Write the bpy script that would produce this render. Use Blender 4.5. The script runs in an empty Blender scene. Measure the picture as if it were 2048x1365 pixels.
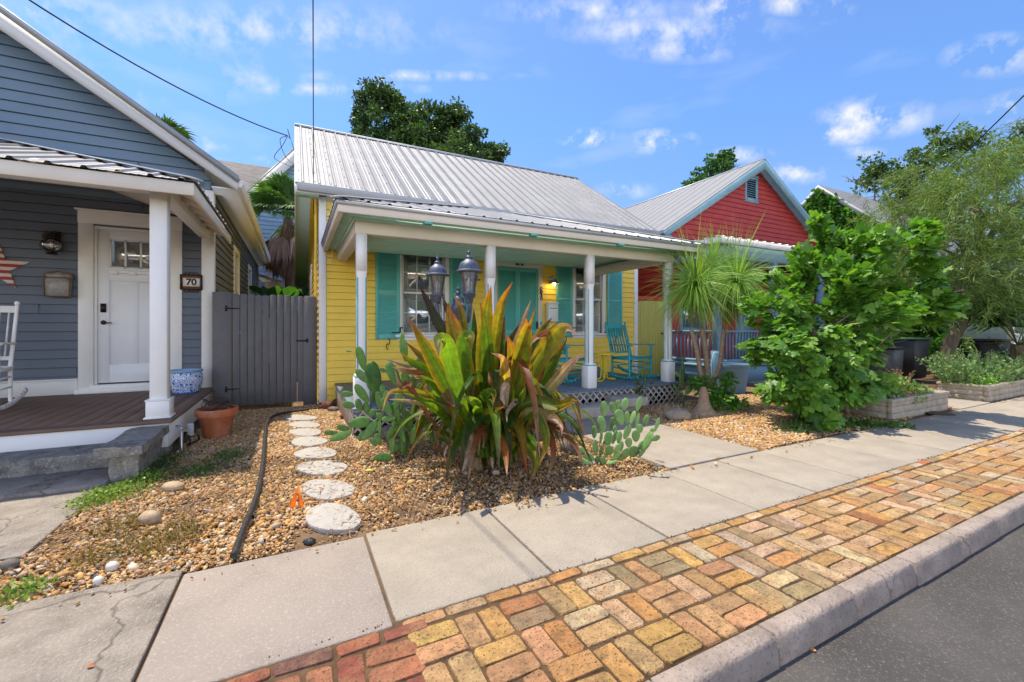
import bpy, math, random
import numpy as np
from mathutils import Vector, Matrix
R = math.radians
rnd = random.Random(7)
S = bpy.context.scene
COL = S.collection

# ------------------------------------------------------------------ camera
FPX, CXP, HYP, CH = 856.0, 1024.0, 655.0, 1.3
YAW = math.atan(434 / 856.0)
SY, CY = math.sin(YAW), math.cos(YAW)
cam = bpy.data.cameras.new('camera')
cam.sensor_width = 36; cam.lens = 36 * FPX / 2048
cam.shift_y = -27.5 / 2048
cam.clip_start = 0.05; cam.clip_end = 2000
co = bpy.data.objects.new('camera', cam); COL.objects.link(co)
co.location = (0, 0, CH); co.rotation_euler = (R(90), 0, -YAW)
S.camera = co
S.render.resolution_x = 1024; S.render.resolution_y = 682

# ------------------------------------------------------------------ light
SUN_DIR = Vector((-0.53, 0.84, 2.8)).normalized()
SUN_EL = math.asin(SUN_DIR.z); SUN_ROT = math.atan2(SUN_DIR.x, SUN_DIR.y)
sl = bpy.data.lights.new('sun', 'SUN'); sl.energy = 2.95; sl.angle = R(0.55); sl.color = (1.0, 0.90, 0.74)
so = bpy.data.objects.new('sun', sl); COL.objects.link(so)
so.rotation_euler = SUN_DIR.to_track_quat('Z', 'Y').to_euler(); so.location = (0, 0, 30)
S.view_settings.view_transform = 'Standard'; S.view_settings.look = 'None'
S.view_settings.gamma = 1; S.view_settings.exposure = 1.18

W = bpy.data.worlds.new('World'); S.world = W; W.use_nodes = True
wn, wl = W.node_tree.nodes, W.node_tree.links
wn.clear()
out = wn.new('ShaderNodeOutputWorld'); bg = wn.new('ShaderNodeBackground'); wl.new(bg.outputs[0], out.inputs[0])
sky = wn.new('ShaderNodeTexSky'); sky.sky_type = 'NISHITA'; sky.sun_disc = False
sky.sun_elevation = SUN_EL; sky.sun_rotation = SUN_ROT
sky.air_density = 1.0; sky.dust_density = 0.6; sky.ozone_density = 1.6
bg.inputs['Strength'].default_value = 0.15
tc = wn.new('ShaderNodeTexCoord')
def vm(op, a, b=None):
    n = wn.new('ShaderNodeVectorMath'); n.operation = op
    if isinstance(a, (tuple, list)): n.inputs[0].default_value = a
    else: wl.new(a, n.inputs[0])
    if b is not None:
        if isinstance(b, (tuple, list)): n.inputs[1].default_value = b
        else: wl.new(b, n.inputs[1])
    return n
def mt(op, a, b=None, clamp=False):
    n = wn.new('ShaderNodeMath'); n.operation = op; n.use_clamp = clamp
    for i, v in enumerate((a, b)):
        if v is None: continue
        if isinstance(v, (int, float)): n.inputs[i].default_value = v
        else: wl.new(v, n.inputs[i])
    return n.outputs[0]
dirv = tc.outputs['Generated']
wob = wn.new('ShaderNodeTexNoise'); wob.inputs['Scale'].default_value = 15; wob.inputs['Detail'].default_value = 8
wob.inputs['Roughness'].default_value = 0.62
wl.new(dirv, wob.inputs['Vector'])
wob2 = wn.new('ShaderNodeTexNoise'); wob2.inputs['Scale'].default_value = 3.2; wob2.inputs['Detail'].default_value = 7
mp = wn.new('ShaderNodeMapping'); mp.inputs['Scale'].default_value = (1, 1, 3.2); mp.inputs['Location'].default_value = (3.1, 0.4, 0)
wl.new(dirv, mp.inputs[0]); wl.new(mp.outputs[0], wob2.inputs['Vector'])
def pdir(px, py):
    x = (px - CXP) / FPX; z = (HYP - py) / FPX
    return Vector((SY + CY * x, CY - SY * x, z)).normalized()
# (px, py, half width px, half height px, strength): the cumulus puffs and cirrus streaks
CLOUDS = [(1180, 277, 65, 20, 1.0), (1320, 284, 70, 26, 1.0), (1740, 235, 95, 42, .95), (1690, 268, 55, 26, 1.0), (1580, 345, 80, 26, .8),
          (1990, 112, 80, 40, .95), (2030, 225, 60, 42, 1.0), (1450, 15, 80, 30, .8), (1580, 8, 50, 22, .7), (1665, 18, 40, 26, .75),
          (1330, 60, 240, 30, .5), (1360, 100, 130, 26, .5), (1180, 20, 220, 28, .45),
          (640, 178, 260, 14, .5), (800, 152, 240, 12, .5), (500, 60, 430, 55, .45), (330, 160, 330, 50, .4), (1480, 310, 60, 18, .7),
          (390, 290, 60, 25, .7), (1720, 305, 40, 14, .6), (60, 20, 160, 30, .7), (540, 325, 40, 14, .7), (1250, 380, 60, 20, .5)]
acc = None
for (px, py, hw, hh, st) in CLOUDS:
    d = pdir(px, py); right = Vector((CY, -SY, 0)); up = Vector((0, 0, 1))
    fw = Vector((SY, CY, 0)); t0 = d.dot(fw)
    # ellipse in direction space round d
    u = (right - d * right.dot(d)).normalized(); v = d.cross(u).normalized()
    su = hw * .85 / FPX * t0; sv = hh * .8 / FPX * t0
    a = vm('DOT_PRODUCT', dirv, tuple(u / su)).outputs['Value']; b = vm('DOT_PRODUCT', dirv, tuple(v / sv)).outputs['Value']
    f = vm('DOT_PRODUCT', dirv, tuple(d)).outputs['Value']
    r2 = mt('SQRT', mt('ADD', mt('MULTIPLY', a, a), mt('MULTIPLY', b, b)))
    m = mt('MULTIPLY', mt('SUBTRACT', 1.35, r2), mt('GREATER_THAN', f, 0.3))
    m = mt('MULTIPLY', mt('MAXIMUM', m, 0.0), st)
    acc = m if acc is None else mt('MAXIMUM', acc, m)
fluff = mt('SUBTRACT', mt('MULTIPLY', wob.outputs['Fac'], 4.2), 1.85)
dens = mt('MULTIPLY', acc, mt('MAXIMUM', fluff, 0.0))
dens = mt('MULTIPLY', dens, 1.5, True)
wisp = mt('MULTIPLY', mt('MAXIMUM', mt('SUBTRACT', wob2.outputs['Fac'], 0.55), 0.0), 1.3, True)
dens = mt('MAXIMUM', dens, wisp)
mixc = wn.new('ShaderNodeMix'); mixc.data_type = 'RGBA'
hs = wn.new('ShaderNodeHueSaturation'); hs.inputs['Hue'].default_value = 0.515; hs.inputs['Saturation'].default_value = 0.95; hs.inputs['Value'].default_value = 1.0
wl.new(sky.outputs[0], hs.inputs['Color'])
sepz = wn.new('ShaderNodeSeparateXYZ'); wl.new(dirv, sepz.inputs[0])
tm = wn.new('ShaderNodeValToRGB'); wl.new(sepz.outputs[2], tm.inputs[0])
els = tm.color_ramp.elements
els[0].position = 0.0; els[0].color = (0.37, 0.39, 0.405, 1); els[1].position = 1.0; els[1].color = (0.34, 0.46, 0.56, 1)
for p_, c_ in ((0.42, (0.375, 0.59, 0.73, 1)), (0.60, (0.42, 0.60, 0.74, 1)), (0.78, (0.34, 0.48, 0.60, 1))):
    e_ = els.new(p_); e_.color = tuple(q / 1.32 for q in c_[:3]) + (1,)
for e_ in els:
    if e_.position in (0.0, 1.0): e_.color = tuple(q / 1.32 for q in e_.color[:3]) + (1,)
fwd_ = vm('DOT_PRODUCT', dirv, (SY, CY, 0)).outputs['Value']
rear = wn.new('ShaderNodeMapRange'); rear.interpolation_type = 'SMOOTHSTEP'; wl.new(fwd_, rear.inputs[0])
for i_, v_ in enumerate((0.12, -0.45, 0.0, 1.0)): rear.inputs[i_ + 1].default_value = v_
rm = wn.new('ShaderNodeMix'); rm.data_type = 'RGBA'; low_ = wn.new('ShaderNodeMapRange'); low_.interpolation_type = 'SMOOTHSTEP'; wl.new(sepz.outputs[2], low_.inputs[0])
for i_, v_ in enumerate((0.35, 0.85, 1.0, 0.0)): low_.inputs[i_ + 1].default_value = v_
wl.new(mt('MULTIPLY', rear.outputs[0], low_.outputs[0]), rm.inputs[0]); wl.new(tm.outputs[0], rm.inputs[6]); rm.inputs[7].default_value = (1.5, 1.28, 1.1, 1)  # low sky behind the camera brightened, an added fill for the shaded fronts
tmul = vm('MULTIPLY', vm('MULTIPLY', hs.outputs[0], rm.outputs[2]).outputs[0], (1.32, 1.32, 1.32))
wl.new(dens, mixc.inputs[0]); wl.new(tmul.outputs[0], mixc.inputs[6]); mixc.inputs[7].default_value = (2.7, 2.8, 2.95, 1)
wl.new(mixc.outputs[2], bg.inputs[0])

# ------------------------------------------------------------------ pixel -> place helpers (all give real world points)
def PT(px, py, t):
    x = (px - CXP) / FPX
    return Vector((t * (SY + CY * x), t * (CY - SY * x), CH + (HYP - py) / FPX * t))
def PG(px, py, z=0.0):
    return PT(px, py, (CH - z) * FPX / (py - HYP))
def PYp(px, py, y):
    return PT(px, py, y / (CY - SY * (px - CXP) / FPX))
def PXp(px, py, x):
    return PT(px, py, x / (SY + CY * (px - CXP) / FPX))

# ------------------------------------------------------------------ materials
MATS = {}
def _n(nt, k, **kw):
    n = nt.nodes.new(k)
    for a, b in kw.items(): setattr(n, a, b)
    return n
def mat(name, col, rough=0.7, var=0.12, vs=6.0, bump=0.0, bs=60.0, metal=0.0, spec=0.4, attr=False, trans=0.0,
        dirt=0.0, dirtcol=(0.05, 0.04, 0.03), ds=2.0, stretch=None, speck=0.0, speckcol=(0.02, 0.02, 0.02), ss=120.0, coat=0.0, tcol=None, crack=0, bd=0.01, patch=None):
    if name in MATS: return MATS[name]
    m = bpy.data.materials.new(name); m.use_nodes = True; nt = m.node_tree; L = nt.links
    p = nt.nodes['Principled BSDF']; o = nt.nodes['Material Output']
    tcn = _n(nt, 'ShaderNodeTexCoord'); vec = tcn.outputs['Object']
    if stretch:
        mpn = _n(nt, 'ShaderNodeMapping'); mpn.inputs['Scale'].default_value = stretch
        L.new(vec, mpn.inputs[0]); vec = mpn.outputs[0]
    if attr:
        at = _n(nt, 'ShaderNodeAttribute', attribute_name='Col'); c = at.outputs['Color']
    else:
        rg = _n(nt, 'ShaderNodeRGB'); rg.outputs[0].default_value = (*col, 1); c = rg.outputs[0]
    def noise(s, d=4, r=0.6):
        n = _n(nt, 'ShaderNodeTexNoise'); n.inputs['Scale'].default_value = s; n.inputs['Detail'].default_value = d
        n.inputs['Roughness'].default_value = r; L.new(vec, n.inputs['Vector']); return n.outputs['Fac']
    def remap(v, a, b, c0, c1):
        n = _n(nt, 'ShaderNodeMapRange'); L.new(v, n.inputs[0])
        for i, q in enumerate((a, b, c0, c1)): n.inputs[i + 1].default_value = q
        return n.outputs[0]
    if var:
        v = remap(noise(vs), 0.3, 0.7, 1 - var, 1 + var)
        mx = _n(nt, 'ShaderNodeVectorMath', operation='SCALE'); L.new(c, mx.inputs[0]); L.new(v, mx.inputs[3]); c = mx.outputs[0]
    if dirt:
        f = remap(noise(ds, 8, 0.7), 0.5, 0.72, 0, dirt)
        mx = _n(nt, 'ShaderNodeMix', data_type='RGBA'); L.new(f, mx.inputs[0]); L.new(c, mx.inputs[6]); mx.inputs[7].default_value = (*dirtcol, 1); c = mx.outputs[2]
    if patch:
        f = remap(noise(patch[1], 5, 0.65), 0.48, 0.62, 0, patch[2])
        tcp = _n(nt, 'ShaderNodeMix', data_type='RGBA'); L.new(f, tcp.inputs[0]); L.new(c, tcp.inputs[6]); tcp.inputs[7].default_value = (*patch[0], 1); c = tcp.outputs[2]
    if speck:
        f = remap(noise(ss, 2, 0.9), 0.56, 0.66, 0, speck)
        mx = _n(nt, 'ShaderNodeMix', data_type='RGBA'); L.new(f, mx.inputs[0]); L.new(c, mx.inputs[6]); mx.inputs[7].default_value = (*speckcol, 1); c = mx.outputs[2]
    if crack:
        wv = _n(nt, 'ShaderNodeTexNoise'); wv.inputs['Scale'].default_value = 2.5; wv.inputs['Detail'].default_value = 5; L.new(vec, wv.inputs['Vector'])
        av = _n(nt, 'ShaderNodeVectorMath', operation='MULTIPLY_ADD'); L.new(wv.outputs['Color'], av.inputs[0]); av.inputs[1].default_value = (.5, .5, .5); L.new(vec, av.inputs[2])
        vo = _n(nt, 'ShaderNodeTexVoronoi', feature='DISTANCE_TO_EDGE'); vo.inputs['Scale'].default_value = crack; L.new(av.outputs[0], vo.inputs['Vector'])
        f = remap(vo.outputs['Distance'], 0.0, 0.006, 0.6, 0)
        mx = _n(nt, 'ShaderNodeMix', data_type='RGBA'); L.new(f, mx.inputs[0]); L.new(c, mx.inputs[6]); mx.inputs[7].default_value = (.05, .04, .03, 1); c = mx.outputs[2]
    L.new(c, p.inputs['Base Color'])
    p.inputs['Roughness'].default_value = rough; p.inputs['Metallic'].default_value = metal
    p.inputs['Specular IOR Level'].default_value = spec
    if coat: p.inputs['Coat Weight'].default_value = coat
    if bump:
        b = _n(nt, 'ShaderNodeBump'); b.inputs['Strength'].default_value = min(1, bump); b.inputs['Distance'].default_value = bd
        L.new(noise(bs, 6, 0.65), b.inputs['Height']); L.new(b.outputs[0], p.inputs['Normal'])
    if trans:
        tr = _n(nt, 'ShaderNodeBsdfTranslucent'); ms = _n(nt, 'ShaderNodeMixShader'); ms.inputs[0].default_value = trans
        if tcol:
            mm = _n(nt, 'ShaderNodeVectorMath', operation='MULTIPLY'); L.new(c, mm.inputs[0]); mm.inputs[1].default_value = tcol; L.new(mm.outputs[0], tr.inputs[0])
        else: L.new(c, tr.inputs[0])
        L.new(p.outputs[0], ms.inputs[1]); L.new(tr.outputs[0], ms.inputs[2]); L.new(ms.outputs[0], o.inputs[0])
    MATS[name] = m
    return m
def glassmat(name, tint=(0.9, 0.95, 0.95), refl=0.35):
    m = bpy.data.materials.new(name); m.use_nodes = True; nt = m.node_tree; nt.nodes.clear(); L = nt.links
    o = _n(nt, 'ShaderNodeOutputMaterial'); t = _n(nt, 'ShaderNodeBsdfTransparent'); t.inputs[0].default_value = (*tint, 1)
    g = _n(nt, 'ShaderNodeBsdfGlossy'); g.inputs['Roughness'].default_value = 0.03; g.inputs[0].default_value = (1, 1, 1, 1)
    f = _n(nt, 'ShaderNodeFresnel'); f.inputs[0].default_value = 1.6
    a = _n(nt, 'ShaderNodeMath', operation='ADD', use_clamp=True); a.inputs[1].default_value = refl; L.new(f.outputs[0], a.inputs[0])
    ms = _n(nt, 'ShaderNodeMixShader'); L.new(a.outputs[0], ms.inputs[0]); L.new(t.outputs[0], ms.inputs[1]); L.new(g.outputs[0], ms.inputs[2])
    L.new(ms.outputs[0], o.inputs[0]); MATS[name] = m
    return m

# ------------------------------------------------------------------ mesh building
ORG = {}
class Frame:
    """a wall frame: u along the wall, n outwards, z up"""
    def __init__(s, o, u, n): s.o, s.u, s.n = Vector(o), Vector(u), Vector(n)
    def P(s, u, n, z): return s.o + s.u * u + s.n * n + Vector((0, 0, z))
class MB:
    def __init__(s): s.v = []; s.f = []; s.c = []; s.arr = []
    def add(s, vs, fs, col=None):
        b = len(s.v); s.v.extend([tuple(p) for p in vs]); s.f.extend([tuple(i + b for i in f) for f in fs])
        if col is not None: s.c.extend([tuple(col)] * len(vs))
        return b
    def hexa(s, p, col=None):
        s.add(p, [(0, 3, 2, 1), (4, 5, 6, 7), (0, 1, 5, 4), (1, 2, 6, 5), (2, 3, 7, 6), (3, 0, 4, 7)], col)
    def box(s, x0, x1, y0, y1, z0, z1, col=None):
        s.hexa([(x0, y0, z0), (x1, y0, z0), (x1, y1, z0), (x0, y1, z0), (x0, y0, z1), (x1, y0, z1), (x1, y1, z1), (x0, y1, z1)], col)
    def fbox(s, fr, u0, u1, n0, n1, z0, z1, col=None):
        P = fr.P
        s.hexa([P(u0, n1, z0), P(u1, n1, z0), P(u1, n0, z0), P(u0, n0, z0), P(u0, n1, z1), P(u1, n1, z1), P(u1, n0, z1), P(u0, n0, z1)], col)
    def bar(s, p, q, w, h, up=(0, 0, 1), col=None):
        p, q, up = Vector(p), Vector(q), Vector(up)
        d = (q - p).normalized(); sd = d.cross(up).normalized(); u = sd.cross(d).normalized()
        o = [(-1, -1), (1, -1), (1, 1), (-1, 1)]
        s.hexa([p + sd * a * w / 2 + u * b * h / 2 for a, b in o] + [q + sd * a * w / 2 + u * b * h / 2 for a, b in o], col)
    def tube(s, pts, r, n=8, cap=True, col=None):
        pts = [Vector(p) for p in pts]; k = len(pts)
        rs = r if isinstance(r, (list, tuple)) else [r] * k
        ref = None; vs = []
        for i, p in enumerate(pts):
            d = (pts[min(i + 1, k - 1)] - pts[max(i - 1, 0)]).normalized()
            if ref is None: ref = Vector((0, 0, 1)) if abs(d.z) < 0.9 else Vector((1, 0, 0))
            sd = d.cross(ref).normalized(); ref = sd.cross(d).normalized()
            for j in range(n):
                a = 2 * math.pi * j / n; vs.append(p + (sd * math.cos(a) + ref * math.sin(a)) * rs[i])
        fs = [(i * n + j, i * n + (j + 1) % n, (i + 1) * n + (j + 1) % n, (i + 1) * n + j) for i in range(k - 1) for j in range(n)]
        if cap: fs += [tuple(range(n - 1, -1, -1)), tuple((k - 1) * n + j for j in range(n))]
        s.add(vs, fs, col)
    def lathe(s, c, prof, n=16, M=None, col=None, cap=True):
        c = Vector(c); vs = []
        for (r, z) in prof:
            for j in range(n):
                a = 2 * math.pi * j / n; v = Vector((r * math.cos(a), r * math.sin(a), z))
                vs.append(c + (M @ v if M else v))
        k = len(prof)
        fs = [(i * n + j, i * n + (j + 1) % n, (i + 1) * n + (j + 1) % n, (i + 1) * n + j) for i in range(k - 1) for j in range(n)]
        if cap: fs += [tuple(range(n - 1, -1, -1)), tuple((k - 1) * n + j for j in range(n))]
        s.add(vs, fs, col)
    def prism(s, poly, f0, f1, col=None):
        """poly of 2d points mapped by f0 and f1 to the two end caps"""
        n = len(poly); s.add([f0(*p) for p in poly] + [f1(*p) for p in poly],
              [tuple(range(n - 1, -1, -1)), tuple(range(n, 2 * n))] + [(i, (i + 1) % n, n + (i + 1) % n, n + i) for i in range(n)], col)
    def prismX(s, poly, x0, x1, col=None): s.prism(poly, lambda a, b: (x0, a, b), lambda a, b: (x1, a, b), col)
    def prismY(s, poly, y0, y1, col=None): s.prism(poly, lambda a, b: (a, y0, b), lambda a, b: (a, y1, b), col)
    def prismZ(s, poly, z0, z1, col=None): s.prism(poly, lambda a, b: (a, b, z0), lambda a, b: (a, b, z1), col)
    def ell(s, c, ax, nu=12, nv=8, col=None, jit=0.0, shape=None):
        """ax: three Vectors (half axes)"""
        c = Vector(c); vs = []; fs = []
        for i in range(nv + 1):
            th = math.pi * i / nv
            for j in range(nu):
                ph = 2 * math.pi * j / nu
                a, b, d = math.sin(th) * math.cos(ph), math.sin(th) * math.sin(ph), math.cos(th)
                k = 1 + (rnd.uniform(-jit, jit) if 0 < i < nv else 0)
                if shape: a, b, d = shape(a, b, d)
                vs.append(c + ax[0] * a * k + ax[1] * b * k + ax[2] * d * k)
        for i in range(nv):
            for j in range(nu):
                fs.append((i * nu + j, (i + 1) * nu + j, (i + 1) * nu + (j + 1) % nu, i * nu + (j + 1) % nu))
        s.add(vs, fs, col)
    def inst(s, tv, tf, M, col=None):
        """vectorised copies: tv (k,3) template verts, tf list of faces, M (n,3,4) matrices, col (n,3) or (n,k,3)"""
        s.arr.append((np.asarray(tv, float), tf, np.asarray(M, float), None if col is None else np.asarray(col, float)))
    def build(s, name, material, parent=None, smooth=None, bevel=0.0, org=None, seg=1):
        o3 = ORG.get(parent.name) if parent is not None else None
        if o3 is None: o3 = Vector(org) if org is not None else Vector((0, 0, 0))
        V = [np.array(s.v, float).reshape(-1, 3)]; loops = []; sizes = []
        for f in s.f: loops.extend(f); sizes.append(len(f))
        loops = [np.array(loops, np.int64)]; sizes = [np.array(sizes, np.int64)]
        useC = bool(s.c) or any(a[3] is not None for a in s.arr)
        Cc = [np.array(s.c, float).reshape(-1, 3)] if s.c else [np.ones((len(s.v), 3))]
        base = len(s.v)
        for tv, tf, M, c in s.arr:
            n, k = len(M), len(tv)
            if n == 0: continue
            vv = np.einsum('nij,kj->nki', M[:, :, :3], tv) + M[:, None, :, 3]
            V.append(vv.reshape(-1, 3))
            fl = np.concatenate([np.array(f) for f in tf]); fs = np.array([len(f) for f in tf])
            loops.append((fl[None, :] + (base + np.arange(n) * k)[:, None]).ravel()); sizes.append(np.tile(fs, n))
            if c is None: Cc.append(np.ones((n * k, 3)))
            elif c.ndim == 2: Cc.append(np.repeat(c, k, axis=0))
            else: Cc.append(c.reshape(-1, 3))
            base += n * k
        V = np.concatenate(V) - np.array(o3); loops = np.concatenate(loops); sizes = np.concatenate(sizes)
        me = bpy.data.meshes.new(name)
        me.vertices.add(len(V)); me.vertices.foreach_set('co', V.ravel().astype(np.float32))
        me.loops.add(len(loops)); me.loops.foreach_set('vertex_index', loops.astype(np.int32))
        me.polygons.add(len(sizes)); st = np.concatenate([[0], np.cumsum(sizes)[:-1]])
        me.polygons.foreach_set('loop_start', st.astype(np.int32))
        if useC:
            Cc = np.concatenate(Cc); a = me.color_attributes.new('Col', 'FLOAT_COLOR', 'POINT')
            a.data.foreach_set('color', np.concatenate([Cc, np.ones((len(Cc), 1))], axis=1).ravel().astype(np.float32))
        me.update(calc_edges=True)
        if smooth is not None:
            me.polygons.foreach_set('use_smooth', np.ones(len(sizes), bool))
            if smooth < 180: me.set_sharp_from_angle(angle=R(smooth))
        me.materials.append(material)
        ob = bpy.data.objects.new(name, me); COL.objects.link(ob)
        if parent is not None: ob.parent = parent; ORG[ob.name] = o3
        else: ob.location = o3; ORG[ob.name] = Vector(o3)
        if bevel:
            b = ob.modifiers.new('bevel', 'BEVEL'); b.width = bevel; b.segments = seg; b.limit_method = 'ANGLE'; b.angle_limit = R(40)
        return ob
def tag(o, label=None, cat=None, group=None, kind=None):
    if label: o['label'] = label
    if cat: o['category'] = cat
    if group: o['group'] = group
    if kind: o['kind'] = kind
    return o
def thing(name, label, cat, loc=(0, 0, 0), group=None):
    o = bpy.data.objects.new(name, None); COL.objects.link(o); o.location = loc; o.empty_display_size = 0.1
    ORG[o.name] = Vector(loc); return tag(o, label, cat, group)
def copy_tree(o, parent=None):
    c = o.copy(); COL.objects.link(c); c.parent = parent
    for ch in list(o.children): copy_tree(ch, c)
    return c
def mats_from(P, X, Y, Z):
    """n matrices from positions and column axes"""
    return np.concatenate([np.stack([X, Y, Z], axis=2), P[:, :, None]], axis=2)
def nrm(a): return a / np.maximum(np.linalg.norm(a, axis=-1, keepdims=True), 1e-9)
NR = np.random.RandomState(11)
# ------------------------------------------------------------------ the ground, sidewalk, brick verge, kerb and road
soil = mat('soil', (0.17, 0.105, 0.055), 0.95, var=0.35, vs=3, bump=1.0, bs=90, dirt=0.6, dirtcol=(0.09, 0.06, 0.04), ds=1.2)
g = MB(); g.add([(-300, 1.19, -0.03), (400, 1.19, -0.03), (400, 700, -0.03), (-300, 700, -0.03)], [(0, 1, 2, 3)])
tag(g.build('ground', soil), kind='structure')
asph = mat('asphalt', (0.098, 0.090, 0.083), 0.92, var=0.22, vs=1.3, bump=0.9, bs=160, speck=0.6, speckcol=(0.27, 0.25, 0.22), ss=85, dirt=.6, dirtcol=(.15,.13,.115), ds=1.3, bd=.02, patch=((.07, .065, .06), .8, .5), crack=.16)
g = MB(); g.add([(-300, -40, -0.11), (400, -40, -0.11), (400, 1.09, -0.11), (-300, 1.09, -0.11)], [(0, 1, 2, 3)])
tag(g.build('road', asph), kind='structure')
g = MB(); g.add([(-300, -300, -0.13), (400, -300, -0.13), (400, -40, -0.13), (-300, -40, -0.13)], [(0, 1, 2, 3)])
tag(g.build('far_ground', soil), kind='structure')

conc = mat('concrete_new', (0.355, 0.305, 0.24), 0.9, var=0.12, vs=3.5, bump=0.8, bs=75, dirt=0.55, dirtcol=(0.26, 0.22, 0.17), ds=1.7, speck=0.5, speckcol=(0.22, 0.18, 0.14), ss=60, bd=.015)
concp = mat('concrete_pink', (0.385, 0.32, 0.265), 0.92, var=0.12, vs=3, bump=0.9, bs=140, dirt=0.3, dirtcol=(0.3, 0.25, 0.2), ds=3, speck=0.6, speckcol=(0.55, 0.48, 0.42), ss=65, bd=.015)
conco = mat('concrete_old', (0.34, 0.29, 0.235), 0.92, var=0.25, vs=5, bump=1, bs=70, dirt=0.85, dirtcol=(0.15, 0.125, 0.1), ds=2.2, speck=0.55, speckcol=(0.52, 0.46, 0.39), ss=60, crack=.55, bd=.02)
def slabs(name, material, rects, z=0.0, th=0.08, gap=0.008, bev=0.008):
    m = MB()
    for (x0, x1, y0, y1) in rects:
        dz = rnd.uniform(-.003, .003)
        m.box(x0 + gap, x1 - gap, y0, y1, z - th, z + dz)
    return tag(m.build(name, material, bevel=bev, seg=2), kind='structure')
SY0, SY1 = 1.925, 2.835
xs = [0.39, 1.225, 2.065, 2.95, 3.68, 4.35, 5.25, 6.15, 7.05, 8.0, 9.0, 10.0, 11.0, 12.0, 13.0, 14.0, 15.0, 16.0, 18, 20, 24, 28, 34, 40]
slabs('sidewalk', conc, [(xs[i], xs[i + 1], SY0, SY1) for i in range(len(xs) - 1)])
slabs('sidewalk', concp, [(-0.53, 0.39, 1.90, 2.80)])
slabs('sidewalk', conco, [(-1.6, -0.53, 1.88, 2.86), (-3.2, -1.6, 1.88, 2.86), (-5, -3.2, 1.88, 2.86)])
slabs('path', conc, [(3.08, 4.39, 2.86, 3.98)], z=0.002)
slabs('path', conc, [(3.08, 4.39, 3.995, 4.98)], z=0.001)
slabs('path', conco, [(-3.5, -1.38, 3.45, 4.62), (-7, -3.52, 3.45, 4.62)], z=-0.004)
slabs('path', conc, [(9.5, 10.75, 2.86, 7.5)], z=-0.002)
# brick verge: basket weave of small pavers, every brick its own solid with its own colour
def bricks(name, x0, x1, y0, y1, pal, red=False):
    m = MB(); Wb = 0.1075; n = 0
    rows = int(round((y1 - y0 - 0.1) / (2 * Wb)))
    def brick(cx, cy, lx, ly):
        nonlocal n; n += 1
        j = 0.003; g_ = 0.0042
        a = rnd.gauss(0, 0.022); dz = rnd.uniform(-.0035, .002); tl = rnd.gauss(0, 0.010), rnd.gauss(0, 0.010)
        cx += rnd.uniform(-j, j); cy += rnd.uniform(-j, j)
        hx, hy = lx / 2 - g_ - rnd.uniform(0, .003), ly / 2 - g_ - rnd.uniform(0, .003)
        b = pal[rnd.choices(range(len(pal)), [p[1] for p in pal])[0]][0]
        k = rnd.uniform(.8, 1.18); col = tuple(min(1, c * k * rnd.uniform(.94, 1.06)) for c in b)
        ca, sa = math.cos(a), math.sin(a); vs = []
        ch = min(hx, hy) * rnd.uniform(.10, .36)
        # rounded corner outline, eight sides, three rings
        ring = [(-hx + ch, -hy), (hx - ch, -hy), (hx, -hy + ch), (hx, hy - ch), (hx - ch, hy), (-hx + ch, hy), (-hx, hy - ch), (-hx, -hy + ch)]
        ring = [(x + rnd.gauss(0, .0022), y + rnd.gauss(0, .0022)) for x, y in ring]
        for (sc, z) in ((1, -.05), (1, -.006), (.955, 0)):
            for x, y in ring:
                x2, y2 = x * sc, y * sc
                vs.append((cx + x2 * ca - y2 * sa, cy + x2 * sa + y2 * ca, z + dz + tl[0] * x2 + tl[1] * y2))
        fs = [(i * 8 + q, i * 8 + (q + 1) % 8, (i + 1) * 8 + (q + 1) % 8, (i + 1) * 8 + q) for i in (0, 1) for q in range(8)] + [tuple(16 + q for q in range(8))]
        m.add(vs, fs, col)
    x = x0; Lm = 2 * Wb
    ycur = y1
    # edge course along the sidewalk
    xx = x0
    while xx < x1:
        L_ = Lm * rnd.uniform(.75, 1.05); brick(xx + L_ / 2, y1 - 0.04, L_, 0.075); xx += L_
    ytop = y1 - 0.085
    i = 0
    while x < x1:
        for r in range(rows + 1):
            yc = ytop - (r + .5) * Lm
            if yc - Lm / 2 < y0 - 0.09: continue
            hgt = Lm
            if yc - Lm / 2 < y0: hgt = yc + Lm / 2 - y0; yc = y0 + hgt / 2
            if hgt < .05: continue
            if (i + r) % 2 == 0:
                for q in (0, 1):
                    if hgt < Lm * .7 and q: continue
                    h2 = hgt / 2 if hgt > Lm * .7 else hgt
                    brick(x + Lm / 2, yc + ((-.5 + q) * h2 if h2 != hgt else 0), Lm, h2)
            else:
                for q in (0, 1): brick(x + (q + .5) * Wb, yc, Wb, hgt)
        x += Lm; i += 1
    bm = mat('brick_red' if red else 'brick_verge', (1, 1, 1), 0.9, var=0.28, vs=16, bump=1.0, bs=70, attr=True, patch=((.40, .22, .10), 7, .5),
             dirt=0.9, dirtcol=(0.11, 0.078, 0.045), ds=9, speck=0.85, speckcol=(0.07, 0.05, 0.03), ss=70, bd=.02)
    o = m.build(name, bm, smooth=35)
    return tag(o, kind='structure')
PALY = [((.47, .285, .125), 7), ((.52, .36, .20), 6), ((.48, .235, .075), 3.5), ((.33, .23, .12), 2.5), ((.49, .26, .12), 3), ((.44, .16, .06), .5), ((.48, .36, .245), 2.5), ((.50, .29, .09), 2.5)]
PALR = [((.30, .095, .055), 4), ((.38, .14, .07), 3), ((.18, .085, .065), 2), ((.40, .20, .13), 1), ((.42, .34, .28), .4)]
bricks('brick_verge', 0.42, 7.9, 1.185, 1.92, PALY)
bricks('brick_verge', -0.62, 0.41, 1.185, 1.89, PALR, True)
bricks('brick_verge', 7.9, 16, 1.185, 1.92, PALR + PALY[:2], True)
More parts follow.
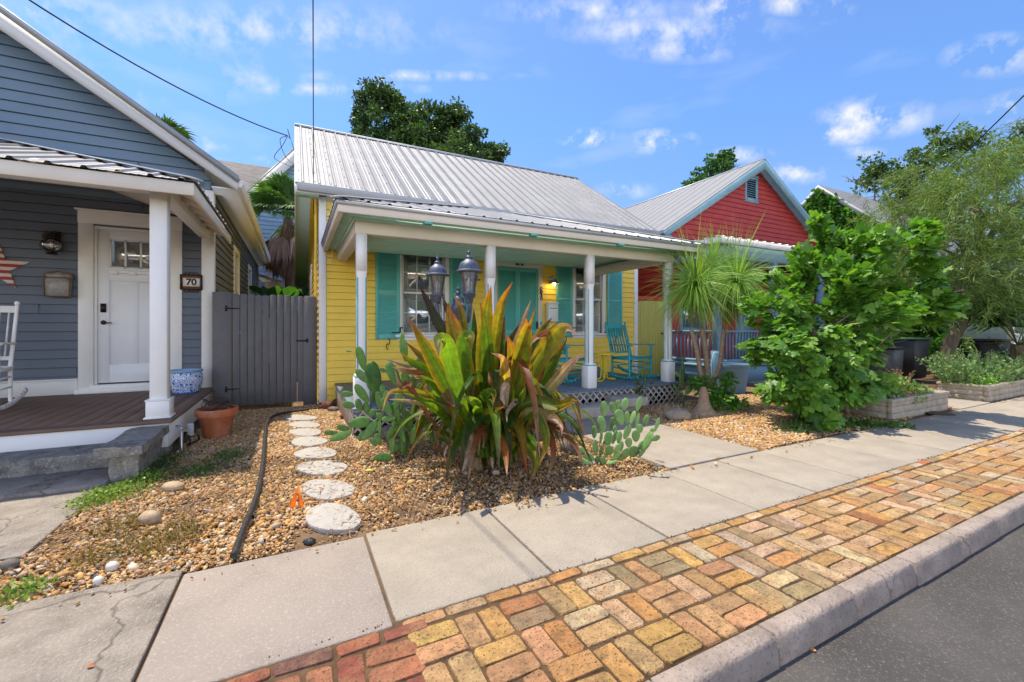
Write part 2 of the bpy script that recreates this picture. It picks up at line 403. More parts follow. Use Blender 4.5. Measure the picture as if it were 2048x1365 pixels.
jm = mat('joint_sand', (0.13, 0.075, 0.035), 0.95, var=0.4, vs=12, bump=1, bs=120)
g = MB(); g.box(-3, 20, 1.17, 1.93, -0.06, -0.0075)
tag(g.build('verge_bed', jm), kind='structure')
# kerb: separate stones with a rounded arris
km = mat('kerb_stone', (0.36, 0.29, 0.24), 0.9, var=0.2, vs=6, bump=1.0, bs=45, dirt=0.55, dirtcol=(0.22, 0.17, 0.14), ds=8, speck=0.6, speckcol=(.13, .11, .09), ss=50, crack=.8, bd=.02)
g = MB(); x = -1.2
while x < 30:
    L_ = rnd.uniform(.54, .64)
    dz = rnd.uniform(-.003, .004); dy = rnd.uniform(-.004, .004)
    P = [(1.178, -.16), (1.178, .008 + dz), (1.118 + dy, .010 + dz), (1.101 + dy, .004 + dz), (1.094 + dy, -.010 + dz), (1.082 + dy, -.075), (1.076 + dy, -.16)]
    g.prismX(P, x + .004, x + L_ - .004); x += L_
tag(g.build('kerb', km, bevel=.003, seg=1), kind='structure')
# red brick beds round the planters
bricks('planter_brick_path', 6.75, 7.5, 2.86, 3.25, PALR, True)
bricks('planter_brick_path', 10.8, 14.2, 2.86, 3.06, PALR, True)
bricks('planter_brick_path', 7.5, 9.45, 2.85, 2.945 + .1, PALR, True)

# ------------------------------------------------------------------ gravel: real pebbles over the soil
def ico():
    t = (1 + 5 ** .5) / 2
    v = [(-1, t, 0), (1, t, 0), (-1, -t, 0), (1, -t, 0), (0, -1, t), (0, 1, t), (0, -1, -t), (0, 1, -t), (t, 0, -1), (t, 0, 1), (-t, 0, -1), (-t, 0, 1)]
    f = [(0, 11, 5), (0, 5, 1), (0, 1, 7), (0, 7, 10), (0, 10, 11), (1, 5, 9), (5, 11, 4), (11, 10, 2), (10, 7, 6), (7, 1, 8), (3, 9, 4), (3, 4, 2), (3, 2, 6), (3, 6, 8), (3, 8, 9), (4, 9, 5), (2, 4, 11), (6, 2, 10), (8, 6, 7), (9, 8, 1)]
    v = np.array(v, float); v /= np.linalg.norm(v[0]); return v, f
ICV, ICF = ico()
PEB = np.array([(.50, .28, .09), (.53, .38, .20), (.44, .21, .055), (.34, .17, .06), (.58, .48, .35), (.44, .25, .13), (.22, .12, .055), (.53, .32, .11), (.36, .28, .20)])
def smooth_noise(x, y, s=0):
    return (np.sin(x * 1.7 + s) * np.cos(y * 2.1 - s * 1.3) + np.sin(x * 3.9 + y * 2.7 + s * 2) * .5 + np.cos(y * 5.3 - x * 2.2 + s) * .35) / 1.85
def pebbles(name, n, xr, yr, keep, size, z=-0.022, pal=PEB):
    x = NR.uniform(*xr, n); y = NR.uniform(*yr, n); k = keep(x, y); x, y = x[k], y[k]; n = len(x)
    r = np.clip(NR.lognormal(math.log(size), .36, n), size * .45, size * 2.6)
    q = NR.normal(size=(n, 3)); a = nrm(q * np.array([.35, .35, 1])); b = nrm(np.cross(a, NR.normal(size=(n, 3)))); c = np.cross(a, b)
    A = b * (r * NR.uniform(.9, 1.35, n))[:, None]; B = c * (r * NR.uniform(.7, 1.0, n))[:, None]; C_ = a * (r * NR.uniform(.42, .75, n))[:, None]
    Pz = z + r * .3 + NR.uniform(0, .008, n)
    M = mats_from(np.stack([x, y, Pz], 1), A, B, C_)
    col = pal[NR.choice(len(pal), n, p=np.array([4, 4, 3, 2, 2, 2, 1.5, 3, 1.5]) / 23.)] * NR.uniform(.75, 1.15, (n, 1))
    m = MB(); m.inst(ICV, ICF, M, col)
    return tag(m.build(name, mat('pebble', (1, 1, 1), .75, var=.1, vs=60, attr=True, bump=.2, bs=200), smooth=180), kind='stuff')
def in_yard(x, y):
    k = (y > 2.83) & (x > -1.37) & ~((x > 3.07) & (x < 4.4) & (y < 5.0)) & ~((x < .02) & (y > 7.95)) & ~((x < -1.1) & (y > 4.65))
    k &= ~((x > .62) & (x < 6.05) & (y > 5.35)) & ~((x > .4) & (y > 7.85)) & ~((x > -1.35) & (x < -.5) & (y < 2.86))
    return k
def bare(x, y):   # soil shows through where the gravel has thinned
    nz = smooth_noise(x * 1.6, y * 1.8, 1.0)
    return nz
RP = np.random.RandomState(5)
def yard_a(x, y): return (in_yard(x, y) | ((x < -1.3) & (y < 3.44) & (y > 2.87))) & ((bare(x, y) > -.55) | (NR.rand(len(x)) < .35)) & ~((x > 0.0) & (x < .95) & (y < 3.2) & (NR.rand(len(x)) < .7))
pebbles('gravel', 60000, (-2.3, 4.7), (2.8, 5.3), yard_a, .0082)
pebbles('gravel', 6500, (-2.0, 0.6), (2.85, 4.4), lambda x, y: in_yard(x, y) & (bare(x, y) > -.3), .0125)
pebbles('gravel', 260, (-1.9, 3.0), (2.85, 4.6), in_yard, .019)
pebbles('gravel', 30000, (-1.3, .72), (5.0, 7.98), in_yard, .0095)
pebbles('gravel', 40000, (4.3, 8.0), (2.85, 5.4), lambda x, y: in_yard(x, y) & (y > 2.9) & ((x < 5.4 + (y - 2.9) * 1.2) | (NR.rand(len(x)) < .35)), .0115)
pebbles('gravel', 9000, (.6, 3.1), (4.9, 5.4), in_yard, .0125)
pebbles('stray_gravel', 160, (-1.3, 7), (2.68, 2.86), lambda x, y: x > -1.4, .008, z=.004)
# shredded litter and dry needles among the stones
n = 12000; x = NR.uniform(-1.4, 4.6, n); y = NR.uniform(2.84, 5.2, n); k = in_yard(x, y) & (smooth_noise(x * 1.1 + 2, y * 1.4, 2) > -.35); x, y = x[k], y[k]; n = len(x)
a = NR.uniform(0, 6.28, n); L_ = NR.uniform(.02, .075, n)[:, None]; d = np.stack([np.cos(a), np.sin(a), NR.uniform(-.15, .2, n)], 1); s2 = np.stack([-np.sin(a), np.cos(a), np.zeros(n)], 1)
m = MB(); m.inst(np.array([(-.5, -1, 0), (.5, -1, .3), (.5, 1, .2), (-.5, 1, 0)]), [(0, 1, 2, 3)], mats_from(np.stack([x, y, NR.uniform(-.004, .012, n)], 1), d * L_, s2 * NR.uniform(.0012, .004, n)[:, None], np.tile([0, 0, .01], (n, 1))), np.array([(.22, .12, .05), (.30, .18, .08), (.14, .08, .04)])[NR.randint(0, 3, n)])
tag(m.build('leaf_litter', mat('litter', (1, 1, 1), .9, var=.3, vs=40, attr=True)), kind='stuff')
# moss and grit packed along the slab joints
n = 800; xx = NR.uniform(-1, 9, n); yy = 1.928 + NR.normal(scale=.011, size=n); k = NR.rand(n) < .5 + .5 * np.sin(xx * 6); xx, yy = xx[k], yy[k]; n = len(xx)
c_ = np.array([(.10, .06, .03), (.20, .11, .04), (.07, .05, .03), (.10, .09, .03)])[NR.randint(0, 4, n)]
m = MB(); r = NR.uniform(.0015, .006, n)[:, None]; q = nrm(NR.normal(size=(n, 3))); q2 = nrm(np.cross(q, NR.normal(size=(n, 3)))); m.inst(ICV, ICF, mats_from(np.stack([xx, yy, NR.uniform(-.004, .002, n)], 1), q * r, q2 * r, np.cross(q, q2) * r * .6), c_)
tag(m.build('joint_grit', MATS['litter']), kind='stuff')
# ------------------------------------------------------------------ shared building helpers
white = mat('white_paint', (0.78, 0.76, 0.72), 0.55, var=0.05, vs=3, bump=0.15, bs=40, dirt=0.15, dirtcol=(.5, .46, .4), ds=3)
cream = mat('cream_trim', (0.70, 0.63, 0.53), 0.6, var=0.05, vs=3, bump=0.15, bs=40)
black = mat('black_iron', (0.012, 0.012, 0.014), 0.5, var=0.1)
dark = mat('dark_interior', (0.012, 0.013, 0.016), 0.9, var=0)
glass = glassmat('window_glass')
blindm = mat('blind_slat', (0.55, 0.54, 0.52), 0.6, var=0.03)
galv = mat('metal_roofing', (0.23, 0.23, 0.235), 0.5, var=0.06, vs=2, bump=0.08, bs=20, metal=0.35, spec=0.5, dirt=0.25, dirtcol=(.4, .4, .4), ds=2)
galvd = mat('metal_flashing', (0.42, 0.44, 0.46), 0.42, var=0.08, vs=3, metal=0.4)
teal = mat('teal_paint', (0.115, 0.45, 0.405), 0.5, var=0.06, vs=4)
mint = mat('mint_paint', (0.44, 0.68, 0.56), 0.6, var=0.04, vs=3)

def siding(m, fr, u0, u1, z0, z1, holes=(), board=0.115, lim=None, lap=0.02, seed=0, gap=.0075):
    rr = random.Random(seed); z = z0; k = 0
    while z < z1 - 1e-4:
        zt = min(z + board, z1)
        cuts = sorted({z, zt} | {h[2] for h in holes if z < h[2] < zt} | {h[3] for h in holes if z < h[3] < zt})
        j = rr.uniform(-.0015, .0015)
        pr = lambda q: .003 + j + lap * (1 - (q - z) / board)
        joint = rr.uniform(u0, u1)
        for a, b in zip(cuts[:-1], cuts[1:]):
            mid = (a + b) / 2; iv = [(u0, u1)]
            for h in holes:
                if h[2] < mid < h[3]:
                    iv = [s for (c, d) in iv for s in ((c, min(d, h[0])), (max(c, h[1]), d)) if s[1] - s[0] > 1e-4]
            for (c, d) in iv:
                ca, da, cb, db = c, d, c, d
                if lim:
                    la, lb = lim(a), lim(b); ca, da = max(c, la[0]), min(d, la[1]); cb, db = max(c, lb[0]), min(d, lb[1])
                    if da - ca < 1e-3: continue
                    if db - cb < 1e-3: cb = db = (ca + da) / 2
                P = fr.P
                g_ = gap if a == z else 0
                m.add([P(ca, pr(a), a + g_), P(da, pr(a), a + g_), P(db, pr(b), b), P(cb, pr(b), b)], [(0, 1, 2, 3)])
                if a == z:
                    m.add([P(ca, -.016, a + g_), P(da, -.016, a + g_), P(da, pr(a), a + g_), P(ca, pr(a), a + g_)], [(0, 1, 2, 3)])
                    m.add([P(ca, -.016, a - .001), P(da, -.016, a - .001), P(da, -.016, a + g_), P(ca, -.016, a + g_)], [(0, 1, 2, 3)])
                    m.add([P(ca, -.016, a), P(da, -.016, a), P(da, .004, a), P(ca, .004, a)], [(0, 1, 2, 3)])
                if a == z and c < joint < d and not lim:
                    m.fbox(fr, joint - .0012, joint + .0012, pr(b) - .002, pr(a) + .0006, a, b)
        z = zt; k += 1

def window(parent, fr, u0, u1, z0, z1, cas=0.085, head=0.11, cols=3, casm=None, rows=(2, 2), blinds=True, sill=True, gl=None, room=True, depth=.09):
    casm = casm or white
    m = MB()
    m.fbox(fr, u0 - cas, u0, -.02, .03, z0 - .001, z1); m.fbox(fr, u1, u1 + cas, -.02, .03, z0 - .001, z1)
    m.fbox(fr, u0 - cas, u1 + cas, -.02, .032, z1, z1 + head)
    w = m.build('window', casm, parent, bevel=.004)
    if sill:
        m = MB(); m.fbox(fr, u0 - cas - .04, u1 + cas + .04, -.05, .075, z0 - .045, z0); m.fbox(fr, u0 - cas, u1 + cas, -.02, .025, z0 - .11, z0 - .0455)
        m.build('sill', casm, w, bevel=.004)
    zm = (z0 + z1) / 2; f = .038
    for (a, b, n0, n1, nr, nm) in ((zm - .02, z1, -.045, -.012, rows[0], 'upper_sash'), (z0, zm + .02, -.08, -.047, rows[1], 'lower_sash')):
        m = MB()
        m.fbox(fr, u0, u0 + f, n0, n1, a, b); m.fbox(fr, u1 - f, u1, n0, n1, a, b)
        m.fbox(fr, u0 + f, u1 - f, n0, n1, b - f, b); m.fbox(fr, u0 + f, u1 - f, n0, n1, a, a + f)
        for i in range(1, cols):
            uu = u0 + f + (u1 - u0 - 2 * f) * i / cols; m.fbox(fr, uu - .008, uu + .008, n0 + .004, n1 - .004, a + f, b - f)
        for i in range(1, nr):
            zz = a + f + (b - a - 2 * f) * i / nr; m.fbox(fr, u0 + f, u1 - f, n0 + .006, n1 - .006, zz - .008, zz + .008)
        m.build(nm, casm, w)
        m = MB(); nn = (n0 + n1) / 2
        m.fbox(fr, u0 + f, u1 - f, nn - .002, nn + .002, a + f, b - f)
        m.build('pane', gl or glass, w)
    if blinds:
        m = MB(); z = z1 - .04; P = fr.P
        while z > z0 + .03:
            m.add([P(u0 + .012, -.115, z), P(u1 - .012, -.115, z), P(u1 - .012, -.145, z + .014), P(u0 + .012, -.145, z + .014)], [(0, 1, 2, 3)])
            z -= .042
        m.build('blind', blindm, w)
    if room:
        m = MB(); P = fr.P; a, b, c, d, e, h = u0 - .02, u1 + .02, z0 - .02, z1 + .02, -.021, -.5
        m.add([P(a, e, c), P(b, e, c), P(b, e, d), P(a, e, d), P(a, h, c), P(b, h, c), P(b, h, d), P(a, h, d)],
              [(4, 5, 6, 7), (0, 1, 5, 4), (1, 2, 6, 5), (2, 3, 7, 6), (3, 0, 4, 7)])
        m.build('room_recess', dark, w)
    return w

def shutter(parent, fr, u0, u1, z0, z1, n=.045, hinge_side=1, m_=None, pan=None):
    m = MB(); st = .055; th = .028
    mids = pan or [(z0 + z1) / 2]
    m.fbox(fr, u0, u0 + st, n - th, n, z0, z1); m.fbox(fr, u1 - st, u1, n - th, n, z0, z1)
    zs = [z0] + mids + [z1]
    m.fbox(fr, u0 + st, u1 - st, n - th, n - .001, z0, z0 + .09); m.fbox(fr, u0 + st, u1 - st, n - th, n - .001, z1 - .06, z1)
    for q in mids: m.fbox(fr, u0 + st, u1 - st, n - th, n - .001, q - .03, q + .03)
    s = m.build('shutter', m_ or teal, parent, bevel=.003)
    m = MB(); P = fr.P
    for i in range(len(zs) - 1):
        a = zs[i] + (.09 if i == 0 else .03); b = zs[i + 1] - (.06 if i == len(zs) - 2 else .03); z = a + .004
        while z < b - .02:
            m.add([P(u0 + st, n - .003, z), P(u1 - st, n - .003, z), P(u1 - st, n - .02, z + .024), P(u0 + st, n - .02, z + .024),
                   P(u0 + st, n - .003, z + .005), P(u1 - st, n - .003, z + .005), P(u1 - st, n - .02, z + .029), P(u0 + st, n - .02, z + .029)],
                  [(0, 3, 2, 1), (4, 5, 6, 7), (0, 1, 5, 4)])
            z += .0285
    m.fbox(fr, u0 + st, u1 - st, n - .026, n - .0235, z0 + .03, z1 - .03)
    m.build('louvre', m_ or teal, s)
    if hinge_side:
        uh = u1 if hinge_side > 0 else u0; sg = hinge_side
        for zz, dz in ((z1 - .045, -1), (z0 + .12, 1)):
            m = MB()
            a, b = sorted((uh - sg * .15, uh + sg * .012)); m.fbox(fr, a, b, n, n + .006, zz - .01, zz + .01)
            a, b = sorted((uh - sg * .006, uh + sg * .014)); c, d = sorted((zz, zz + dz * .09)); m.fbox(fr, a, b, n - .02, n + .010, c, d)
            a, b = sorted((uh, uh + sg * .05)); c, d = sorted((zz + dz * .075, zz + dz * .095)); m.fbox(fr, a, b, n - .02, n + .008, c, d)
            m.build('hinge', black, s)
        m = MB(); uc = (u0 + u1) / 2; pts = []
        for i in range(17):
            t = i / 16; a = t * 2 * math.pi
            pts.append(fr.P(uc + .03 * math.sin(a * 1.0) * (1 - .2 * t), n + .012, z0 + .01 - .19 * t + .02 * math.sin(2 * a)))
        m.tube(pts, .008, 6); m.build('shutter_dog', black, s)
    return s

def ribbed(m, o, u, v, nrm_, x0, x1, smax, smin=lambda x: 0, pitch=0.24, rib=.02, w=.028, minor=True):
    """corrugated sheet: o origin, u along the eave, v up the slope (unit), nrm_ normal; s from smin(x) to smax(x)"""
    o, u, v, nrm_ = Vector(o), Vector(u), Vector(v), Vector(nrm_)
    xs_ = [(x0, 0.0)]; x = x0 + pitch / 2
    while x < x1 - w:
        xs_ += [(x - w, 0), (x - w * .45, rib), (x + w * .45, rib), (x + w, 0)]
        if minor:
            for q in (1 / 3, 2 / 3):
                xm = x + w + (pitch - 2 * w) * q
                if xm < x1 - .02: xs_ += [(xm - .01, 0), (xm, rib * .22), (xm + .01, 0)]
        x += pitch
    xs_.append((x1, 0))
    for (a, ha), (b, hb) in zip(xs_[:-1], xs_[1:]):
        if b - a < 1e-5: continue
        s0a, s1a, s0b, s1b = smin(a), smax(a), smin(b), smax(b)
        if s1a - s0a < 1e-3 and s1b - s0b < 1e-3: continue
        pa = o + u * a + nrm_ * ha; pb = o + u * b + nrm_ * hb
        m.add([pa + v * s0a, pb + v * s0b, pb + v * s1b, pa + v * s1a], [(0, 1, 2, 3)])

def text_mesh(txt, size, fr, u, z, n, material, parent, name, depth=.003, bold=0.0, align='CENTER'):
    cu = bpy.data.curves.new('t', 'FONT'); cu.body = txt; cu.size = size; cu.align_x = align; cu.align_y = 'CENTER'; cu.extrude = depth; cu.offset = bold
    to = bpy.data.objects.new('t', cu); COL.objects.link(to)
    bpy.context.view_layer.update()
    me = bpy.data.meshes.new_from_object(to.evaluated_get(bpy.context.evaluated_depsgraph_get()))
    bpy.data.objects.remove(to); bpy.data.curves.remove(cu)
    m = MB(); U, N = fr.u, fr.n
    vs = [fr.P(u + v.co.x, n + v.co.z, z + v.co.y) for v in me.vertices]
    m.add(vs, [tuple(p.vertices) for p in me.polygons]); bpy.data.meshes.remove(me)
    return m.build(name, material, parent)

# ================================================================== the yellow house
YX0, YX1, YW = 0.38, 7.40, 7.90
yroot = thing('yellow_house', 'small bright yellow clapboard cottage with teal shutters and a ribbed metal roof', 'house', (3.9, 9.5, 0))
yel = mat('yellow_siding', (0.86, 0.60, 0.085), 0.6, var=0.07, vs=3, bump=0.2, bs=50, dirt=0.2, dirtcol=(.45, .36, .08), ds=1.5)
FF = Frame((0, YW, 0), (1, 0, 0), (0, -1, 0))
zf = 0.345
WL = (1.745, 2.56, 1.165, 2.715); WR = (5.58, 6.34, 1.165, 2.70); DR = (3.66, 4.62, zf + .02, 2.545)
m = MB()
siding(m, FF, YX0 + .1, YX1 - .1, 0.02, 3.56, holes=[WL, WR, DR], board=.117, seed=3)
FS = Frame((YX0, 0, 0), (0, 1, 0), (-1, 0, 0))
RY, RZ, EYY, EZ = 10.95, 5.93, 7.60, 3.62
slope = (RZ - EZ) / (RY - EYY); BKY = 16.0; BKZ = RZ - slope * (BKY - RY)
def ylim(z):
    d = (RZ - .12 - z) / slope; return (max(YW, RY - d), min(BKY - .25, RY + d))
SW = [(8.75, 9.55, 1.1, 2.75), (11.6, 12.3, 1.1, 2.75)]
siding(m, FS, YW + .1, BKY - .25, .02, RZ - .15, holes=SW, board=.117, lim=ylim, seed=9)
FE = Frame((YX1, 0, 0), (0, 1, 0), (1, 0, 0))
siding(m, FE, YW + .1, BKY - .25, .02, RZ - .15, board=.117, lim=ylim, seed=10)
m.add([(YX0, 15.7, 0), (YX1, 15.7, 0), (YX1, 15.7, 2.5), (YX0, 15.7, 2.5)], [(0, 1, 2, 3)])
m.build('wall', yel, yroot)
m = MB()
for x, sx in ((YX0, 1), (YX1, -1)):
    a, b = sorted((x - sx * .022, x + sx * .095)); m.box(a, b, YW - .024, YW + .09, .03, 3.5)
m.box(YX0 + .096, YX1 - .096, YW - .018, YW + .01, 3.40, 3.58)
m.build('corner_board', white, yroot, bevel=.004)
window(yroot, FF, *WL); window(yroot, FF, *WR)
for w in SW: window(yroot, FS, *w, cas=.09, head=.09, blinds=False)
shutter(yroot, FF, 1.275, 1.70, 1.085, 2.79, hinge_side=1); shutter(yroot, FF, 2.655, 3.09, 1.085, 2.79, hinge_side=-1)
shutter(yroot, FF, 5.075, 5.495, 1.085, 2.76, hinge_side=1); shutter(yroot, FF, 6.47, 6.92, 1.085, 2.76, hinge_side=-1)
# side conduits, painted like the wall
m = MB(); m.tube([(YX0 - .06, 8.15, .1), (YX0 - .06, 8.15, 3.6)], .022, 8); m.tube([(YX0 - .06, 8.45, .1), (YX0 - .06, 8.45, 2.5), (YX0 - .02, 8.45, 2.6)], .018, 8)
m.build('conduit', yel, yroot, smooth=60)
# door with its casing and the double louvred screen door
m = MB(); c = .105
m.fbox(FF, DR[0] - c, DR[0], -.03, .034, zf, DR[3] + .002); m.fbox(FF, DR[1], DR[1] + c, -.03, .034, zf, DR[3] + .002)
m.fbox(FF, DR[0] - c, DR[1] + c, -.03, .036, DR[3] + .002, DR[3] + .13); m.fbox(FF, DR[0] - c - .015, DR[1] + c + .015, -.03, .05, DR[3] + .13, DR[3] + .155)
door = m.build('door_casing', cream, yroot, bevel=.004)
m = MB(); mid = (DR[0] + DR[1]) / 2
for a, b in ((DR[0] + .004, mid - .002), (mid + .002, DR[1] - .004)):
    m.fbox(FF, a, a + .05, -.02, .012, zf + .02, DR[3] - .004); m.fbox(FF, b - .05, b, -.02, .012, zf + .02, DR[3] - .004)
    for z0, z1 in ((zf + .02, zf + .17), (1.15, 1.25), (DR[3] - .08, DR[3] - .004)): m.fbox(FF, a + .05, b - .05, -.02, .011, z0, z1)
    for z0, z1 in ((zf + .17, 1.15), (1.25, DR[3] - .08)):
        z = z0 + .004
        while z < z1 - .025:
            P = FF.P
            m.add([P(a + .05, .007, z), P(b - .05, .007, z), P(b - .05, -.012, z + .026), P(a + .05, -.012, z + .026)], [(0, 1, 2, 3)]); z += .0285
    m.fbox(FF, a + .05, b - .05, -.019, -.014, zf + .05, DR[3] - .04)
d = m.build('door', teal, yroot, bevel=.002)
m = MB(); m.fbox(FF, DR[1] - .045, DR[1] - .025, .012, .05, 1.27, 1.42); m.build('handle', black, d)
m = MB(); m.fbox(FF, 4.07, 4.25, .0362, .045, 2.585, 2.665); pl = m.build('number_plate', black, yroot)
text_mesh('72', .082, FF, 4.16, 2.625, .048, mat('plate_digit', (.75, .73, .66), .5, var=0), pl, 'digit', bold=.002)
# porch
fm = mat('porch_floor_paint', (0.115, 0.155, 0.195), 0.55, var=0.1, vs=4, bump=0.15, bs=30, dirt=.3, dirtcol=(.2, .22, .24), ds=3)
m = MB(); PX0, PX1, PYF = .60, 6.03, 5.30
y = PYF
nb = 0
x = PX0
while x < PX1 - .01:
    w_ = min(.115, PX1 - x); m.box(x + .0015, x + w_ - .0015, PYF, YW - .002, zf - .03, zf); x += w_
m.box(PX0 + .02, PX1 - .02, PYF + .02, YW - .02, zf - .05, zf - .006)
m.build('porch_floor', fm, yroot, bevel=.002)
m = MB(); m.box(PX0 + .03, PX1 - .03, PYF + .03, PYF + .06, zf - .15, zf - .0305); m.box(PX0 + .03, PX0 + .06, PYF + .06, YW - .1, zf - .15, zf - .0305)
m.box(PX1 - .06, PX1 - .03, PYF + .06, YW - .1, zf - .15, zf - .0305)
m.build('rim_joist', fm, yroot)
latm = mat('lattice_wood', (0.42, 0.36, 0.30), 0.8, var=.2, vs=8, bump=.4, bs=60)
def lattice(fr, u0, u1, z0, z1, pitch=.125, w=.026):
    m = MB(); h = z1 - z0
    for sgn, nn in ((1, 0), (-1, .006)):
        u = u0 - h
        while u < u1 + h:
            a, b = (u, u + h * sgn) if sgn > 0 else (u, u - h)
            # clip to the panel
            pts = []
            for t in (0, 1):
                uu = a + (b - a) * t; pts.append([uu, z0 + h * t])
            (ua, za), (ub, zb) = pts
            if min(ua, ub) < u1 and max(ua, ub) > u0:
                def clip(p, q, lim, lo):
                    if (p[0] < lim) == lo and (q[0] < lim) == lo and p[0] != lim: return None
                    if ((p[0] < lim) if lo else (p[0] > lim)):
                        t = (lim - p[0]) / (q[0] - p[0]); p = [lim, p[1] + (q[1] - p[1]) * t]
                    if ((q[0] < lim) if lo else (q[0] > lim)):
                        t = (lim - p[0]) / (q[0] - p[0]); q = [lim, p[1] + (q[1] - p[1]) * t]
                    return p, q
                r = clip([ua, za], [ub, zb], u0, True)
                r = clip(*r, u1, False) if r else None
                if r and abs(r[0][0] - r[1][0]) > .01: m.bar(fr.P(r[0][0], nn, r[0][1]), fr.P(r[1][0], nn, r[1][1]), .006, w, up=(0, 0, 1))
            u += pitch
    m.fbox(fr, u0, u1, -.004, .012, z0 - .01, z0 + .02); m.fbox(fr, u0, u1, -.004, .012, z1 - .012, z1)
    return m
lattice(Frame((0, PYF + .02, 0), (1, 0, 0), (0, -1, 0)), PX0 + .02, PX1 - .02, -.02, zf - .032).build('lattice', latm, yroot)
lattice(Frame((PX0 + .02, 0, 0), (0, 1, 0), (-1, 0, 0)), PYF + .03, YW - .1, -.02, zf - .032).build('lattice', latm, yroot)
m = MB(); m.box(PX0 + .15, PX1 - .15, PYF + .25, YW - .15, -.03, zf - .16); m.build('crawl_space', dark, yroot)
# posts, slim with chamfered lower shaft and a boxed base
tealtrim = mat('teal_trim', (0.13, 0.42, 0.47), .5, var=.03)
def ypost(xc, yc):
    m = MB(); h = .060
    m.box(xc - h, xc + h, yc - h, yc + h, 1.98, 2.432)
    a = .053; c_ = .016
    o = lambda r, cc: [(-r + cc, -r), (r - cc, -r), (r, -r + cc), (r, r - cc), (r - cc, r), (-r + cc, r), (-r, r - cc), (-r, -r + cc)]
    r1 = o(a, c_); r2 = o(h, .002)
    m.add([(xc + x, yc + y, zf + .36) for x, y in r1] + [(xc + x, yc + y, 1.90) for x, y in r1] + [(xc + x, yc + y, 1.981) for x, y in r2],
          [(i * 8 + q, i * 8 + (q + 1) % 8, (i + 1) * 8 + (q + 1) % 8, (i + 1) * 8 + q) for i in (0, 1) for q in range(8)])
    p = m.build('porch_post', white, yroot)
    m = MB(); m.box(xc - .086, xc + .086, yc - .086, yc + .086, zf, zf + .35); m.box(xc - .075, xc + .075, yc - .075, yc + .075, zf + .3505, zf + .385)
    m.build('post_base', white, p, bevel=.004)
    m = MB(); m.box(xc - .08, xc + .08, yc - .08, yc + .08, zf + .3515, zf + .368)
    for dx, dy in ((-1, -1), (1, -1), (1, 1), (-1, 1)):
        m.bar((xc + dx * (a - c_ / 2 + .001), yc + dy * (a - c_ / 2 + .001), zf + .39), (xc + dx * (a - c_ / 2 + .001), yc + dy * (a - c_ / 2 + .001), 1.9), .014, .014, up=(dx, dy, 0))
    m.build('post_trim', tealtrim, p)
for xc in (.72, 2.435, 4.15, 5.86): ypost(xc, 5.485)
# beam, crown, ceiling, soffit, fascia
m = MB()
m.box(.645, 5.935, 5.415, 5.555, 2.432, 2.60); m.box(.645, .785, 5.5551, YW - .03, 2.432, 2.60); m.box(5.795, 5.935, 5.5551, YW - .03, 2.432, 2.60)
m.build('porch_beam', cream, yroot, bevel=.004)
m = MB(); z0, z1 = 2.585, 2.625
for a, b, c1, c2 in ((.62, 5.96, 5.39, 5.414), (.62, .644, 5.4145, YW - .02), (5.936, 5.96, 5.4145, YW - .02)): m.box(a, b, c1, c2, z0, z1)
m.build('crown_moulding', mint, yroot)
m = MB(); x = .42
y = 5.08
while y < YW - .02:
    w_ = min(.14, YW - .02 - y); m.box(.45, 6.26, y + .002, y + w_ - .002, 2.626, 2.64); y += w_
m.build('porch_ceiling', mint, yroot)
m = MB()
EX0, EX1, EY = .42, 6.30, 5.06
for a, b, c1, c2 in ((EX0, EX1, EY, EY + .03), (EX0, EX0 + .03, EY + .03, YW - .03), (EX1 - .03, EX1, EY + .03, YW - .03)): m.box(a, b, c1, c2, 2.575, 2.70)
for a, b, c1, c2 in ((EX0 + .03, EX1 - .03, EY + .03, EY + .07), (EX0 + .03, EX0 + .07, EY + .07, YW - .03)): m.box(a, b, c1, c2, 2.59, 2.626)
m.build('porch_fascia', cream, yroot, bevel=.003)
for xb in (1.44, 2.92, 4.45):
    m = MB(); m.box(xb - .055, xb + .055, EY - .005, EY + .09, 2.545, 2.5745); m.build('eave_light', teal, yroot, bevel=.008)
PS = .33; ps = math.sqrt(1 + PS * PS)
EYm = EY - .04; exa, exb = EX0 - .035, EX1 + .035; zE = 2.705
m = MB(); vf = Vector((0, 1, PS)) / ps; nf = Vector((0, -PS, 1)) / ps
top = YW - .32 - EYm
ribbed(m, (0, EYm, zE), (1, 0, 0), vf, nf, exa, exb, lambda x: min(top, x - exa, exb - x) * ps, pitch=.235, rib=.016, w=.024)
vl = Vector((1, 0, PS)) / ps; nl = Vector((-PS, 0, 1)) / ps
ribbed(m, (exa, 0, zE), (0, 1, 0), vl, nl, EYm, YW - .02, lambda y: min(y - EYm, top) * ps, pitch=.235, rib=.016, w=.024)
vr = Vector((-1, 0, PS)) / ps; nr_ = Vector((PS, 0, 1)) / ps
ribbed(m, (exb, 0, zE), (0, 1, 0), vr, nr_, EYm, YW - .02, lambda y: min(y - EYm, top) * ps, pitch=.235, rib=.016, w=.024)
m.build('porch_roof', galv, yroot)
m = MB()
for sx, xx in ((1, exa), (-1, exb)):
    m.bar((xx, EYm, zE + .022), (xx + sx * top, EYm + top, zE + PS * top + .022), .12, .012)
m.build('hip_flashing', mat('white_metal', (.7, .7, .7), .4, var=.04, metal=.2), yroot)
m = MB(); m.box(exa + .02, exb - .02, EYm + .01, EYm + .035, 2.66, 2.699); m.box(exa + .01, exa + .034, EYm + .036, YW - .03, 2.66, 2.699); m.build('drip_edge', galvd, yroot)
